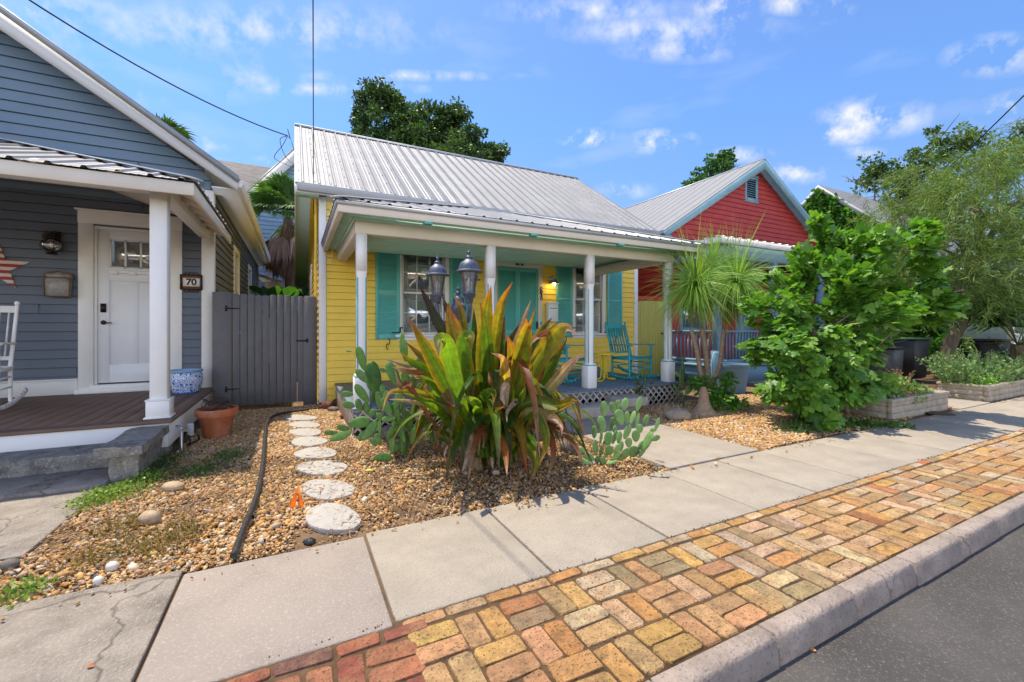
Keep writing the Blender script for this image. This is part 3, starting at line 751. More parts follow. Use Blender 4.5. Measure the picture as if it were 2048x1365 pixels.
# main roof
RX0, RX1 = -.01, 7.78
sl_ = math.sqrt(1 + slope ** 2); vfm = Vector((0, 1, slope)) / sl_; nfm = Vector((0, -slope, 1)) / sl_
m = MB(); L_ = (RY - EYY) * sl_
ribbed(m, (0, EYY - .03, EZ - .02), (1, 0, 0), vfm, nfm, RX0, RX1, lambda x: L_ + .035, pitch=.242, rib=.023, w=.024)
vbm = Vector((0, -1, slope)) / sl_; nbm = Vector((0, slope, 1)) / sl_
ribbed(m, (0, BKY + .03, BKZ - .02), (1, 0, 0), vbm, nbm, RX0, RX1, lambda x: (BKY - RY) * sl_ + .035, pitch=.242, rib=.021, w=.026)
for k in range(9):
    s = .12 + k * (L_ - .2) / 8
    x = RX0 + .06
    while x < RX1:
        p = Vector((x, EYY - .03, EZ - .02)) + vfm * s + nfm * .004; m.lathe(p, [(.009, -.002), (.009, .005), (.004, .008)], 6); x += .242
m.build('roof', galv, yroot)
m = MB(); m.box(RX0, RX1, RY - .10, RY + .10, RZ - .03, RZ - .02)
for sy in (-1, 1): m.bar((RX0, RY + sy * .075, RZ - .025), (RX1, RY + sy * .075, RZ - .025), .17, .012, up=(0, sy * slope, 1))
m.build('ridge_cap', galvd, yroot)
# roof deck, rake boards, soffit
m = MB()
for sy in (1, -1):
    e, ez = (EYY, EZ) if sy == 1 else (BKY, BKZ)
    m.prismX([(e, ez - .05), (RY, RZ - .05), (RY, RZ - .12), (e, ez - .12)], RX0 + .03, RX1 - .03)
m.build('roof_soffit', mat('pale_mint', (.62, .78, .70), .6, var=.03), yroot)
for x0_, x1_ in ((RX0, RX0 + .028), (RX1 - .028, RX1)):
    m = MB()
    for sy in (1, -1):
        e, ez = (EYY, EZ) if sy == 1 else (BKY, BKZ)
        m.prismX([(e, ez - .035), (RY, RZ - .035), (RY, RZ - .20), (e, ez - .20)], x0_, x1_)
    m.build('rake_board', white, yroot)
m = MB()
m.prismX([(YW - .02, 3.45), (YW - .02, EZ + .1), (EYY, EZ - .12), (EYY, EZ - .17)], RX0 + .03, YX0 - .03)
m.build('eave_return', mint, yroot)
gutm = mat('gutter_metal', (0.40, 0.41, 0.42), .45, var=.1, vs=2, metal=.2)
m = MB()
m.prismX([(EYY - .02, EZ - .03), (EYY - .10, EZ - .03), (EYY - .10, EZ - .06), (EYY - .075, EZ - .15), (EYY - .02, EZ - .155)], RX0 + .04, RX1)
m.build('gutter', gutm, yroot, bevel=.003)
m = MB(); m.box(RX0, RX1, EYY - .018, EYY + .01, EZ - .17, EZ - .04); m.build('fascia', white, yroot)
m = MB(); m.tube([(.55, YW - .05, 3.35), (.56, YW - .09, 2.5), (.56, YW - .05, 2.4)], .006, 5); m.build('cable', white, yroot)
# ================================================================== the grey house on the left (no. 70)
LX, LY = -1.19, 8.35
lroot = thing('grey_house', 'dark slate blue clapboard cottage with white trim and a white front door numbered 70', 'house', (-4, 9, 0))
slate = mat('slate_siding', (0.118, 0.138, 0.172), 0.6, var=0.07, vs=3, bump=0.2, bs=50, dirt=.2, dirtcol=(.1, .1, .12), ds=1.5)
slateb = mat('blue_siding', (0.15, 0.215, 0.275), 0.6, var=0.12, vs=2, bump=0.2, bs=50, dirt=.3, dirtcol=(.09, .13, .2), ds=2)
FL = Frame((0, LY, 0), (1, 0, 0), (0, -1, 0)); FLS = Frame((LX, 0, 0), (0, 1, 0), (1, 0, 0))
lzf = 0.338
ESL = .69; EXr = -.80; EZl = 3.64; FYl = 7.88
AX = -5.6; AZ = EZl + ESL * (EXr - AX)
DL = (-2.62, -1.745, lzf + .14, 2.78)
m = MB()
siding(m, FL, -8.6, LX - .1, lzf, 3.86, holes=[(DL[0], DL[1], lzf, DL[3])], board=.128, seed=21, lap=.022)
SWL = [(11.0, 11.8, 1.2, 2.95), (14.2, 14.9, 1.2, 2.95)]
siding(m, FLS, LY + .02, 18.0, .0, EZl - .12, holes=SWL, board=.128, seed=22, lap=.022)
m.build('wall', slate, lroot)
m = MB()
def llim(z):
    d = (AZ - .2 - z) / ESL; return (AX - d, min(AX + d, LX - .02))
siding(m, Frame((0, LY - .004, 0), (1, 0, 0), (0, -1, 0)), -9, LX, 3.2, AZ - .22, board=.15, lim=llim, seed=23, lap=.024)
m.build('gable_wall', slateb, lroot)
for w in SWL: window(lroot, FLS, *w, cas=.11, head=.12, blinds=False)
m = MB()
m.box(LX - .14, LX + .025, LY - .03, LY + .0, .06, 3.5); m.box(LX + .001, LX + .026, LY + .001, LY + .12, .06, 3.5)
m.build('corner_board', white, lroot, bevel=.004)
m = MB(); m.fbox(FL, -8, DL[0] - .17, -.01, .035, lzf, lzf + .2); m.fbox(FL, DL[1] + .17, LX - .141, -.01, .035, lzf, lzf + .2); m.fbox(FL, -8, DL[0] - .17, -.01, .045, lzf + .2, lzf + .225)
m.build('base_board', white, lroot, bevel=.004)
# door
m = MB(); c = .165
m.fbox(FL, DL[0] - c, DL[0], -.02, .04, lzf + .06, DL[3] + .03); m.fbox(FL, DL[1], DL[1] + c, -.02, .04, lzf + .06, DL[3] + .03)
m.fbox(FL, DL[0] - c - .004, DL[1] + c + .004, -.02, .045, DL[3] + .03, DL[3] + .21)
m.fbox(FL, DL[0] - c - .03, DL[1] + c + .03, -.02, .075, DL[3] + .21, DL[3] + .235)
m.fbox(FL, DL[0] - c - .02, DL[1] + c + .02, -.02, .10, lzf + .001, lzf + .06)
m.fbox(FL, DL[0] - .03, DL[1] + .03, -.02, .075, lzf + .0605, lzf + .12)
m.fbox(FL, DL[0], DL[0] + .035, -.04, .01, lzf + .12, DL[3]); m.fbox(FL, DL[1] - .035, DL[1], -.04, .01, lzf + .12, DL[3]); m.fbox(FL, DL[0] + .035, DL[1] - .035, -.04, .01, DL[3] - .035, DL[3] + .029)
m.build('door_casing', white, lroot, bevel=.004)
doorm = mat('white_door', (.72, .72, .73), .45, var=.03, vs=2)
m = MB(); a, b = DL[0] + .037, DL[1] - .037; z0, z1 = DL[2], DL[3] - .037
w0, w1 = a + .13, b - .13; g0, g1 = z1 - .56, z1 - .13
m.fbox(FL, a, w0, -.045, -.01, z0, z1); m.fbox(FL, w1, b, -.045, -.01, z0, z1); m.fbox(FL, w0, w1, -.045, -.01, g1, z1); m.fbox(FL, w0, w1, -.045, -.01, g0 - .2, g0)
m.fbox(FL, w0, w1, -.045, -.01, z0, z0 + .27); mm = (w0 + w1) / 2; m.fbox(FL, mm - .06, mm + .06, -.045, -.01, z0 + .27, g0 - .2)
m.fbox(FL, w0, w1, -.04, -.022, z0 + .27, g0 - .2)
d = m.build('door', doorm, lroot, bevel=.003)
m = MB(); m.fbox(FL, w0 - .04, w1 + .04, -.0098, .03, g0 - .035, g0 - .005); m.fbox(FL, w0 - .01, w1 + .01, -.0098, .015, g0 - .08, g0 - .0351)
for k in range(3):
    uu = w0 + .06 + k * (w1 - w0 - .12) / 2; m.fbox(FL, uu - .04, uu + .04, -.0098, .028, g0 - .10, g0 - .036)
m.build('door_shelf', doorm, d, bevel=.002)
m = MB()
for k in (1, 2): uu = w0 + (w1 - w0) * k / 3; m.fbox(FL, uu - .012, uu + .012, -.04, -.015, g0, g1)
m.fbox(FL, w0, w0 + .02, -.04, -.015, g0, g1); m.fbox(FL, w1 - .02, w1, -.04, -.015, g0, g1); m.fbox(FL, w0 + .02, w1 - .02, -.04, -.015, g0, g0 + .02); m.fbox(FL, w0 + .02, w1 - .02, -.04, -.015, g1 - .02, g1)
m.build('muntin', doorm, d)
m = MB(); m.fbox(FL, w0, w1, -.034, -.03, g0, g1); m.build('pane', glass, d)
m = MB(); m.fbox(FL, w0, w1, -.25, -.2, g0, g1); m.fbox(FL, w0, w1, -.2, -.045, g0 - .03, g0 - .001); m.build('room_recess', dark, d)
bronze = mat('bronze', (.05, .035, .03), .4, var=.2, vs=30, metal=.7)
m = MB(); m.fbox(FL, a + .035, a + .095, -.01, .015, 1.52, 1.65); m.lathe(FL.P(a + .065, .015, 1.585), [(.028, 0), (.028, .012), (.02, .018)], 14, M=Matrix(((1, 0, 0), (0, 0, -1), (0, 1, 0))))
m.build('deadbolt', bronze, d)
m = MB(); m.ell(FL.P(a + .065, 0, 1.37), (Vector((.034, 0, 0)), Vector((0, .02, 0)), Vector((0, 0, .034))), 12, 8)
m.tube([FL.P(a + .065, 0, 1.37), FL.P(a + .065, .045, 1.37), FL.P(a + .10, .05, 1.372), FL.P(a + .14, .05, 1.36), FL.P(a + .165, .05, 1.372), FL.P(a + .17, .05, 1.355)], [.012, .012, .010, .008, .006, .006], 8)
m.build('handle', bronze, d, smooth=60)
# porch floor laid on the diagonal
PFY, PFX = 5.57, -1.14
deckm = mat('deck_board', (0.165, 0.10, 0.068), 0.7, var=0.15, vs=2, bump=0.35, bs=30, stretch=(1, 1, 1), dirt=.25, dirtcol=(.2, .15, .12), ds=5)
m = MB(); bw = .14; X0, X1, Y0, Y1 = -6.2, PFX - .14, PFY + .14, LY - .04
# clip diagonal strips against the deck rectangle
def clip_poly(poly, f):
    out_ = []
    for i in range(len(poly)):
        p, q = poly[i], poly[(i + 1) % len(poly)]; a_, b_ = f(p), f(q)
        if a_ >= 0: out_.append(p)
        if (a_ >= 0) != (b_ >= 0):
            t = a_ / (a_ - b_); out_.append((p[0] + (q[0] - p[0]) * t, p[1] + (q[1] - p[1]) * t))
    return out_
k = 0; dd = -14.0
while dd < 14:
    # long strips running almost straight back
    s0, s1 = dd + .004, dd + bw - .004
    poly = [(s0 - .0, -20), (s1 - .0, -20), (s1 - .9, 30), (s0 - .9, 30)]
    for f in (lambda p: p[0] - X0, lambda p: X1 - p[0], lambda p: p[1] - Y0, lambda p: Y1 - p[1]):
        poly = clip_poly(poly, f)
        if len(poly) < 3: break
    if len(poly) >= 3: m.prismZ(poly, lzf - .03, lzf - rnd.uniform(0, .0015))
    dd += bw
m.box(X0, PFX, PFY - .02, PFY + .136, lzf - .03, lzf + .001); m.box(PFX - .136, PFX, PFY + .14, LY - .04, lzf - .03, lzf + .001)
m.box(X0, X1, Y0, Y1, lzf - .05, lzf - .031)
m.build('porch_floor', deckm, lroot, bevel=.002)
m = MB(); m.box(-6.2, PFX - .03, PFY + .0, PFY + .03, .06, lzf - .0305); m.box(PFX - .06, PFX - .03, PFY + .0301, LY - .03, .06, lzf - .0305)
m.build('porch_skirt', white, lroot, bevel=.003)
for yy in (PFY + .05, LY - .5):
    m = MB(); m.box(PFX - .32, PFX - .05, yy, yy + .25, -.1, .059); m.build('pier', conco, lroot, bevel=.01)
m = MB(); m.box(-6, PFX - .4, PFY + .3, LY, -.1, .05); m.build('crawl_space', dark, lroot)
def lpost(xc, yc):
    m = MB(); h = .073; m.box(xc - h, xc + h, yc - h, yc + h, lzf, 2.73); p = m.build('porch_post', white, lroot, bevel=.004)
    m = MB(); m.box(xc - .10, xc + .10, yc - .10, yc + .10, lzf + .02, lzf + .185); m.box(xc - .115, xc + .115, yc - .115, yc + .115, lzf + .001, lzf + .02); m.box(xc - .107, xc + .107, yc - .107, yc + .107, lzf + .185, lzf + .2)
    m.build('post_base', white, p, bevel=.004)
lpost(-1.29, 5.80); lpost(-4.7, 5.80)
m = MB(); m.box(-6.3, -1.215, 5.73, 5.87, 2.73, 2.90); m.box(-1.355, -1.215, 5.871, LY - .03, 2.73, 2.90)
m.build('porch_beam', white, lroot, bevel=.004)
m = MB(); EX, EYl, EZp = -.93, 5.43, 2.80; PSl = .36; q = math.sqrt(1 + PSl ** 2); TL = LY - .02 - EYl
m.box(-6.3, EX, EYl, EYl + .03, 2.66, 2.79); m.box(EX - .03, EX, EYl + .031, LY - .03, 2.66, 2.79)
m.build('porch_fascia', cream, lroot, bevel=.003)
for yy in np.arange(5.95, 8.2, .42):
    m = MB(); m.bar((-1.21, yy, 2.87), (EX - .031, yy, 2.76), .045, .1); m.build('rafter_tail', cream, lroot)
for xx in np.arange(-5.8, -1.4, .6):
    m = MB(); m.bar((xx, 5.725, 2.87), (xx, EYl + .031, 2.76), .045, .1); m.build('rafter_tail', cream, lroot)
deckw = mat('roof_deck_board', (.62, .56, .48), .7, var=.1, vs=3)
m = MB(); P_ = lambda x, y, z: (x, y, z)
e0 = (EX - .01, EYl + .01); tl = TL - .02
m.add([(-6.3, e0[1], EZp - .012), (e0[0], e0[1], EZp - .012), (e0[0] - tl, e0[1] + tl, EZp - .012 + PSl * tl), (-6.3, e0[1] + tl, EZp - .012 + PSl * tl)], [(0, 1, 2, 3)])
m.add([(e0[0], e0[1], EZp - .012), (e0[0], LY - .03, EZp - .012), (e0[0] - tl, LY - .03, EZp - .012 + PSl * tl)], [(0, 1, 2)])
m.build('roof_deck', deckw, lroot)
m = MB(); vf = Vector((0, 1, PSl)) / q; nf = Vector((0, -PSl, 1)) / q
ribbed(m, (0, EYl - .03, EZp), (1, 0, 0), vf, nf, -6.3, EX + .03, lambda x: min(TL, EX + .03 - x) * q, pitch=.245, rib=.022, w=.03)
vr = Vector((-1, 0, PSl)) / q; nr_ = Vector((PSl, 0, 1)) / q
ribbed(m, (EX + .03, 0, EZp), (0, 1, 0), vr, nr_, EYl - .03, LY - .02, lambda y: min(y - EYl + .03, TL) * q, pitch=.245, rib=.022, w=.03)
m.build('porch_roof', galv, lroot)
m = MB(); m.bar((EX + .03, EYl - .03, EZp + .028), (EX + .03 - TL, EYl - .03 + TL, EZp + PSl * TL + .028), .13, .012)
m.build('hip_flashing', MATS['white_metal'], lroot)
# main gable roof, ridge running back
sq = math.sqrt(1 + ESL ** 2); BYl = 18.2
m = MB(); v = Vector((-1, 0, ESL)) / sq; n_ = Vector((ESL, 0, 1)) / sq; Lr = (EXr - AX) * sq
ribbed(m, (EXr + .02, 0, EZl - .012), (0, 1, 0), v, n_, FYl, BYl, lambda y: Lr, pitch=.23, rib=.02, w=.026)
v2 = Vector((1, 0, ESL)) / sq; n2 = Vector((-ESL, 0, 1)) / sq
ribbed(m, (2 * AX - EXr - .02, 0, EZl - .012), (0, 1, 0), v2, n2, FYl, BYl, lambda y: Lr, pitch=.23, rib=.02, w=.026)
m.build('roof', galv, lroot)
m = MB(); m.prismY([(EXr, EZl - .02), (AX, AZ - .02), (2 * AX - EXr, EZl - .02), (2 * AX - EXr, EZl - .07), (AX, AZ - .07), (EXr, EZl - .07)], FYl + .035, BYl)
m.build('roof_deck', deckw, lroot)
m = MB()
for k in range(12):
    t = .05 + k / 12
    px_ = EXr + (AX - EXr) * t; m.lathe((px_, FYl - .004, EZl + ESL * (EXr - px_) - .02), [(.008, 0), (.008, .006), (0, .008)], 6, M=Matrix(((1, 0, 0), (0, 0, -1), (0, 1, 0))))
m.prismY([(EXr + .02, EZl + .02), (AX, AZ + .03), (2 * AX - EXr - .02, EZl + .02), (2 * AX - EXr - .02, EZl - .075), (AX, AZ - .06), (EXr + .02, EZl - .075)], FYl - .004, FYl + .03)
m.build('rake_flashing', galvd, lroot)
m = MB(); m.prismY([(EXr, EZl - .076), (AX, AZ - .061), (2 * AX - EXr, EZl - .076), (2 * AX - EXr, EZl - .32), (AX, AZ - .36), (EXr, EZl - .20)], FYl + .031, FYl + .06)
m.build('rake_board', white, lroot)
m = MB(); m.prismY([(EXr - .02, EZl - .08), (AX, AZ - .08), (2 * AX - EXr, EZl - .08), (2 * AX - EXr, EZl - .10), (AX, AZ - .10), (EXr - .02, EZl - .10)], FYl + .061, LY - .02)
m.box(LX + .03, EXr - .03, LY - .3, 17.9, EZl - .16, EZl - .14)
m.build('soffit', white, lroot)
m = MB(); m.prismY([(EXr - .03, EZl - .03), (EXr + .075, EZl - .03), (EXr + .07, EZl - .08), (EXr + .04, EZl - .14), (EXr - .03, EZl - .145)], FYl + .07, BYl)
m.build('gutter', white, lroot, bevel=.003)
# rear addition roof seen past the far corner
m = MB(); m.box(-.98, -.55, 18.2, 20.5, 0, 3.0); m.build('rear_wall', white, lroot)
m = MB(); m.prismY([(-1.2, 3.25), (-.25, 2.95), (-.25, 2.85), (-1.2, 3.15)], 18.0, 20.8); m.build('rear_roof', white, lroot)

# ---------- things on the left porch
star = MB(); cx, cz = -3.60, 2.12
def starpts(r, ri=.40): return [(cx + (r if k % 2 == 0 else r * ri) * math.sin(math.pi * k / 5 + .05), cz + (r if k % 2 == 0 else r * ri) * math.cos(math.pi * k / 5 + .05)) for k in range(10)]
def star_mesh(mb, r, y0, h, sel=None, col=None):
    pts = starpts(r)
    for k in range(10):
        p, q_ = pts[k], pts[(k + 1) % 10]
        mb.add([(cx, y0 - h, cz), (p[0], y0, p[1]), (q_[0], y0, q_[1])], [(0, 1, 2)])
root = thing('wall_star', 'five pointed metal star with red and white stripes hung on the dark wall', 'wall decoration', (cx, LY - .03, cz))
m = MB(); star_mesh(m, .33, LY - .03, .045); m.prismY([(a, b) for a, b in starpts(.33)], LY - .03, LY - .02)
sm = bpy.data.materials.new('striped_tin'); sm.use_nodes = True; nt = sm.node_tree; L = nt.links
tcn = _n(nt, 'ShaderNodeTexCoord'); sp = _n(nt, 'ShaderNodeSeparateXYZ'); L.new(tcn.outputs['Object'], sp.inputs[0])
a1 = _n(nt, 'ShaderNodeMath', operation='MULTIPLY'); L.new(sp.outputs[2], a1.inputs[0]); a1.inputs[1].default_value = 11.5
a2 = _n(nt, 'ShaderNodeMath', operation='FRACT'); L.new(a1.outputs[0], a2.inputs[0])
a3 = _n(nt, 'ShaderNodeMath', operation='GREATER_THAN'); L.new(a2.outputs[0], a3.inputs[0]); a3.inputs[1].default_value = .5
mx = _n(nt, 'ShaderNodeMix', data_type='RGBA'); L.new(a3.outputs[0], mx.inputs[0]); mx.inputs[6].default_value = (.35, .03, .03, 1); mx.inputs[7].default_value = (.6, .54, .46, 1)
L.new(mx.outputs[2], nt.nodes['Principled BSDF'].inputs['Base Color']); nt.nodes['Principled BSDF'].inputs['Roughness'].default_value = .6
m.build('star_body', sm, root)
# onion lantern
lc = Vector((-3.02, LY - .14, 2.44))
root = thing('wall_lantern', 'bronze onion shaped wall lantern with a clear glass globe above the tin letter box', 'wall lamp', tuple(lc))
m = MB(); m.fbox(FL, lc.x - .05, lc.x + .05, .0, .03, 2.46, 2.64); m.tube([(lc.x, LY - .03, 2.56), (lc.x, LY - .10, 2.60), (lc.x, LY - .14, 2.59)], .012, 8)
for i in range(22): a = i * .9; m.tube([lc + Vector((.075 * math.cos(a), .06 * math.sin(a), .10 + .04 * math.sin(i * 2.1))), lc + Vector((.09 * math.cos(a + .8), .07 * math.sin(a + .8), .15 + .05 * math.cos(i))), lc + Vector((.06 * math.cos(a + 1.6), .05 * math.sin(a + 1.6), .19))], .005, 4)
m.lathe(lc, [(.05, -.125), (.06, -.115), (.05, -.10), (.035, -.095)], 16); m.lathe(lc, [(.035, .085), (.075, .09), (.07, .11), (.045, .15), (.05, .18), (.02, .2)], 16)
for k in range(6):
    a = k * math.pi / 3; m.tube([lc + Vector((r_ * math.cos(a), r_ * math.sin(a), z_)) for r_, z_ in ((.045, -.10), (.112, -.05), (.125, 0), (.112, .05), (.05, .095))], .004, 5)
m.build('cage', bronze, root, smooth=50)
m = MB(); m.lathe(lc, [(.035, -.095), (.085, -.07), (.112, -.02), (.112, .02), (.085, .06), (.035, .085)], 20, cap=False); m.build('globe', glassmat('lamp_glass', (.85, .85, .8), .18), root, smooth=180)
m = MB(); m.ell(lc, (Vector((.025, 0, 0)), Vector((0, .025, 0)), Vector((0, 0, .04))), 10, 8); m.build('bulb', mat('bulb_glass', (.8, .8, .75), .3, var=0), root, smooth=180)
# tin letter box
root = thing('letter_box', 'weathered galvanised tin letter box with a rusty rim on the dark wall', 'mailbox', (-2.975, LY - .06, 1.72))
tin = mat('rusty_tin', (.30, .29, .27), .6, var=.25, vs=12, bump=.3, bs=60, metal=.5, dirt=.9, dirtcol=(.20, .10, .05), ds=9)
rust = mat('rust', (.16, .075, .04), .8, var=.3, vs=30)
m = MB(); m.prism([(-3.10, 1.73), (-2.85, 1.73), (-2.84, 1.98), (-2.87, 2.0), (-3.08, 2.0), (-3.11, 1.98)], lambda a, b: (a, LY - .03, b), lambda a, b: (a, LY - .12, b)); m.build('box_body', tin, root, bevel=.01)
m = MB(); m.prism([(-3.12, 1.98), (-2.83, 1.98), (-2.83, 2.05), (-2.9, 2.075), (-2.975, 2.085), (-3.05, 2.075), (-3.12, 2.05)], lambda a, b: (a, LY - .03, b), lambda a, b: (a, LY - .07, b)); m.build('back_plate', tin, root)
m = MB(); m.tube([(-3.10, LY - .122, 1.735), (-2.85, LY - .122, 1.735), (-2.84, LY - .122, 1.97), (-2.87, LY - .124, 2.0), (-3.08, LY - .124, 2.0), (-3.11, LY - .122, 1.97), (-3.10, LY - .122, 1.735)], .008, 6)
m.tube([(-3.12, LY - .07, 2.0), (-3.12, LY - .072, 2.05), (-3.05, LY - .072, 2.075), (-2.975, LY - .072, 2.09), (-2.9, LY - .072, 2.075), (-2.83, LY - .072, 2.05), (-2.83, LY - .07, 2.0)], .008, 6)
m.build('rim', rust, root)
# number plate 70
root = thing('number_plate', 'white tile house number 70 in an ornate brown metal frame beside the grey house door', 'house number', (-1.46, LY - .05, 2.01))
m = MB(); m.fbox(FL, -1.595, -1.32, .025, .04, 1.90, 2.12); m.build('back_plate', mat('tile_mosaic', (.22, .09, .05), .5, var=.6, vs=90), root)
m = MB()
for a, b, c_, d_ in ((-1.60, -1.315, 2.115, 2.13), (-1.60, -1.315, 1.89, 1.905), (-1.60, -1.585, 1.905, 2.115), (-1.33, -1.315, 1.905, 2.115)): m.fbox(FL, a, b, .025, .055, c_, d_)
for s_ in (1, -1):
    zc = 2.01 + s_ * .135
    for dx in (-.06, 0, .06): m.tube([FL.P(-1.457 + dx + .03 * math.cos(t), .035, zc + .022 * math.sin(t)) for t in np.linspace(0, 2 * math.pi, 11)], .005, 5)
m.build('frame', bronze, root)
m = MB(); m.fbox(FL, -1.565, -1.35, .0405, .046, 1.945, 2.075); tl_ = m.build('tile', mat('white_tile', (.8, .78, .74), .3, var=0), root)
text_mesh('70', .135, FL, -1.457, 2.01, .048, mat('tile_digit', (.03, .012, .01), .4, var=0), tl_, 'digit', bold=.006)
# ================================================================== the red house
red = mat('red_siding', (0.42, 0.045, 0.035), 0.6, var=0.1, vs=3, bump=0.2, bs=50, dirt=.25, dirtcol=(.25, .03, .03), ds=2)
btrim = mat('blue_trim', (0.20, 0.34, 0.40), 0.6, var=.08, vs=3, dirt=.2, dirtcol=(.4, .45, .45), ds=3)
bporch = mat('blue_porch_paint', (0.16, 0.27, 0.38), 0.6, var=.08, vs=3)
grmet = mat('grey_metal_roof', (0.24, 0.237, 0.233), .5, var=.06, vs=3, metal=.2, spec=.4)
rroot = thing('red_house', 'barn red clapboard cottage with blue gray trim, gable vent and a metal roof', 'house', (12.5, 9, 0))
RAX, RAZ, RYF = 12.55, 6.34, 8.0
rs = .62; RLX, RRX = 8.45, 2 * RAX - 8.45; RWY = 8.30; RBY = 18
m = MB()
def rlim(z):
    d = (RAZ - .15 - z) / rs; return (max(8.8, RAX - d), min(2 * RAX - 8.8, RAX + d))
FR = Frame((0, RWY, 0), (1, 0, 0), (0, -1, 0))
VX0, VX1, VZ0, VZ1 = 12.03, 12.62, 5.12, 5.86
RW = [(9.4, 10.2, 1.25, 2.75), (11.6, 12.5, .42, 2.6), (13.6, 14.5, 1.25, 2.75)]
siding(m, FR, 8.8, 2 * RAX - 8.8, .35, RAZ - .2, holes=[(VX0, VX1, VZ0, VZ1)] + RW, board=.14, lim=rlim, seed=31, lap=.024)
siding(m, Frame((8.8, 0, 0), (0, 1, 0), (-1, 0, 0)), RWY + .001, RBY, 0, 4.0, board=.14, seed=32, lap=.024)
m.build('wall', red, rroot)
m = MB(); c = .075
m.fbox(FR, VX0 - .0, VX0 + c, -.02, .035, VZ0, VZ1); m.fbox(FR, VX1 - c, VX1, -.02, .035, VZ0, VZ1); m.fbox(FR, VX0 + c, VX1 - c, -.02, .035, VZ0, VZ0 + c); m.fbox(FR, VX0 + c, VX1 - c, -.02, .035, VZ1 - c, VZ1)
m.fbox(FR, VX0 - .02, VX1 + .02, -.02, .05, VZ1 + .001, VZ1 + .04); m.fbox(FR, VX0 - .02, VX1 + .02, -.02, .05, VZ0 - .04, VZ0 - .001)
vnt = m.build('gable_vent', btrim, rroot)
m = MB(); z = VZ0 + c + .01
while z < VZ1 - c - .03:
    P = FR.P; m.hexa([P(VX0 + c, .02, z), P(VX1 - c, .02, z), P(VX1 - c, -.05, z + .05), P(VX0 + c, -.05, z + .05), P(VX0 + c, .02, z + .012), P(VX1 - c, .02, z + .012), P(VX1 - c, -.05, z + .062), P(VX0 + c, -.05, z + .062)]); z += .066
m.build('louvre', btrim, vnt)
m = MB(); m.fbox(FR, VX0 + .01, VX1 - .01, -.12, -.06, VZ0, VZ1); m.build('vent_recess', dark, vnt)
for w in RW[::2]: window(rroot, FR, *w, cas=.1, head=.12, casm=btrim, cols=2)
m = MB(); m.fbox(FR, RW[1][0], RW[1][1], -.03, .0, .42, 2.6); m.build('door', btrim, rroot)
q = math.sqrt(1 + rs ** 2)
m = MB()
for sx in (1, -1):
    v = Vector((sx, 0, rs)) / q; n_ = Vector((-sx * rs, 0, 1)) / q; ex = RLX if sx == 1 else RRX
    ribbed(m, (ex, 0, RAZ - rs * (RAX - RLX) + .0), (0, 1, 0), v, n_, RYF, RBY, lambda y: (RAX - RLX) * q + .01, pitch=.45, rib=.012, w=.02, minor=False)
m.build('roof', grmet, rroot)
RZe = RAZ - rs * (RAX - RLX)
m = MB(); m.prismY([(RLX, RZe - .02), (RAX, RAZ - .02), (RRX, RZe - .02), (RRX, RZe - .24), (RAX, RAZ - .30), (RLX, RZe - .20)], RYF, RYF + .035); m.build('rake_board', btrim, rroot)
m = MB(); m.prismY([(RLX, RZe - .03), (RAX, RAZ - .03), (RRX, RZe - .03), (RRX, RZe - .10), (RAX, RAZ - .12), (RLX, RZe - .10)], RYF + .036, RBY); m.build('roof_deck', btrim, rroot)
m = MB(); m.box(8.755, 8.9, RWY - .03, RWY + .1, .3, RZe - .02); m.box(RLX + .02, 8.75, RYF + .04, RWY + .3, RZe - .26, RZe - .11); m.build('corner_board', btrim, rroot)
m = MB(); m.tube([(RAX, RYF, RAZ + .01), (RAX, RBY, RAZ + .01)], .03, 6); m.build('ridge_cap', galvd, rroot)
# porch of the red house
RPX0, RPY, RPZ = 8.50, 6.44, 3.36
wm = MATS['white_metal']
ps2 = .18; tl = RWY - RPY - .02; q2 = math.sqrt(1 + ps2 ** 2)
m = MB()
ribbed(m, (0, RPY, RPZ), (1, 0, 0), Vector((0, 1, ps2)) / q2, Vector((0, -ps2, 1)) / q2, RPX0, 16.6, lambda x: min(tl, x - RPX0) * q2, pitch=.3, rib=.015, w=.03, minor=False)
ribbed(m, (RPX0, 0, RPZ), (0, 1, 0), Vector((1, 0, ps2)) / q2, Vector((-ps2, 0, 1)) / q2, RPY, RWY, lambda y: (y - RPY) * q2, pitch=.3, rib=.015, w=.03, minor=False)
m.build('porch_roof', wm, rroot)
m = MB(); m.box(RPX0 + .02, 16.6, RPY + .02, RPY + .05, RPZ - .14, RPZ - .005); m.box(RPX0 + .02, RPX0 + .05, RPY + .051, RWY, RPZ - .14, RPZ - .005); m.build('porch_fascia', white, rroot)
m = MB(); m.box(RPX0 + .18, 16.5, RPY + .22, RPY + .36, RPZ - .42, RPZ - .12); m.box(RPX0 + .18, RPX0 + .32, RPY + .361, RWY, RPZ - .42, RPZ - .12); m.build('porch_beam', btrim, rroot)
m = MB(); m.box(RPX0 + .06, 16.5, RPY + .06, RWY - .02, RPZ - .115, RPZ - .10); m.build('porch_ceiling', btrim, rroot)
m = MB(); m.box(RPX0 + .1, 16.5, RPY + .2, RWY - .02, .36, .42); m.box(RPX0 + .13, 16.4, RPY + .23, RPY + .27, .0, .355); m.box(RPX0 + .13, RPX0 + .17, RPY + .271, RWY - .02, 0, .355); m.build('porch_floor', bporch, rroot)
for xp in (8.77, 10.9, 13.0, 15.2):
    m = MB(); m.box(xp - .075, xp + .075, RPY + .22, RPY + .37, .421, RPZ - .421); m.box(xp - .1, xp + .1, RPY + .2, RPY + .39, .4205, .75); m.build('porch_post', bporch, rroot, bevel=.004)
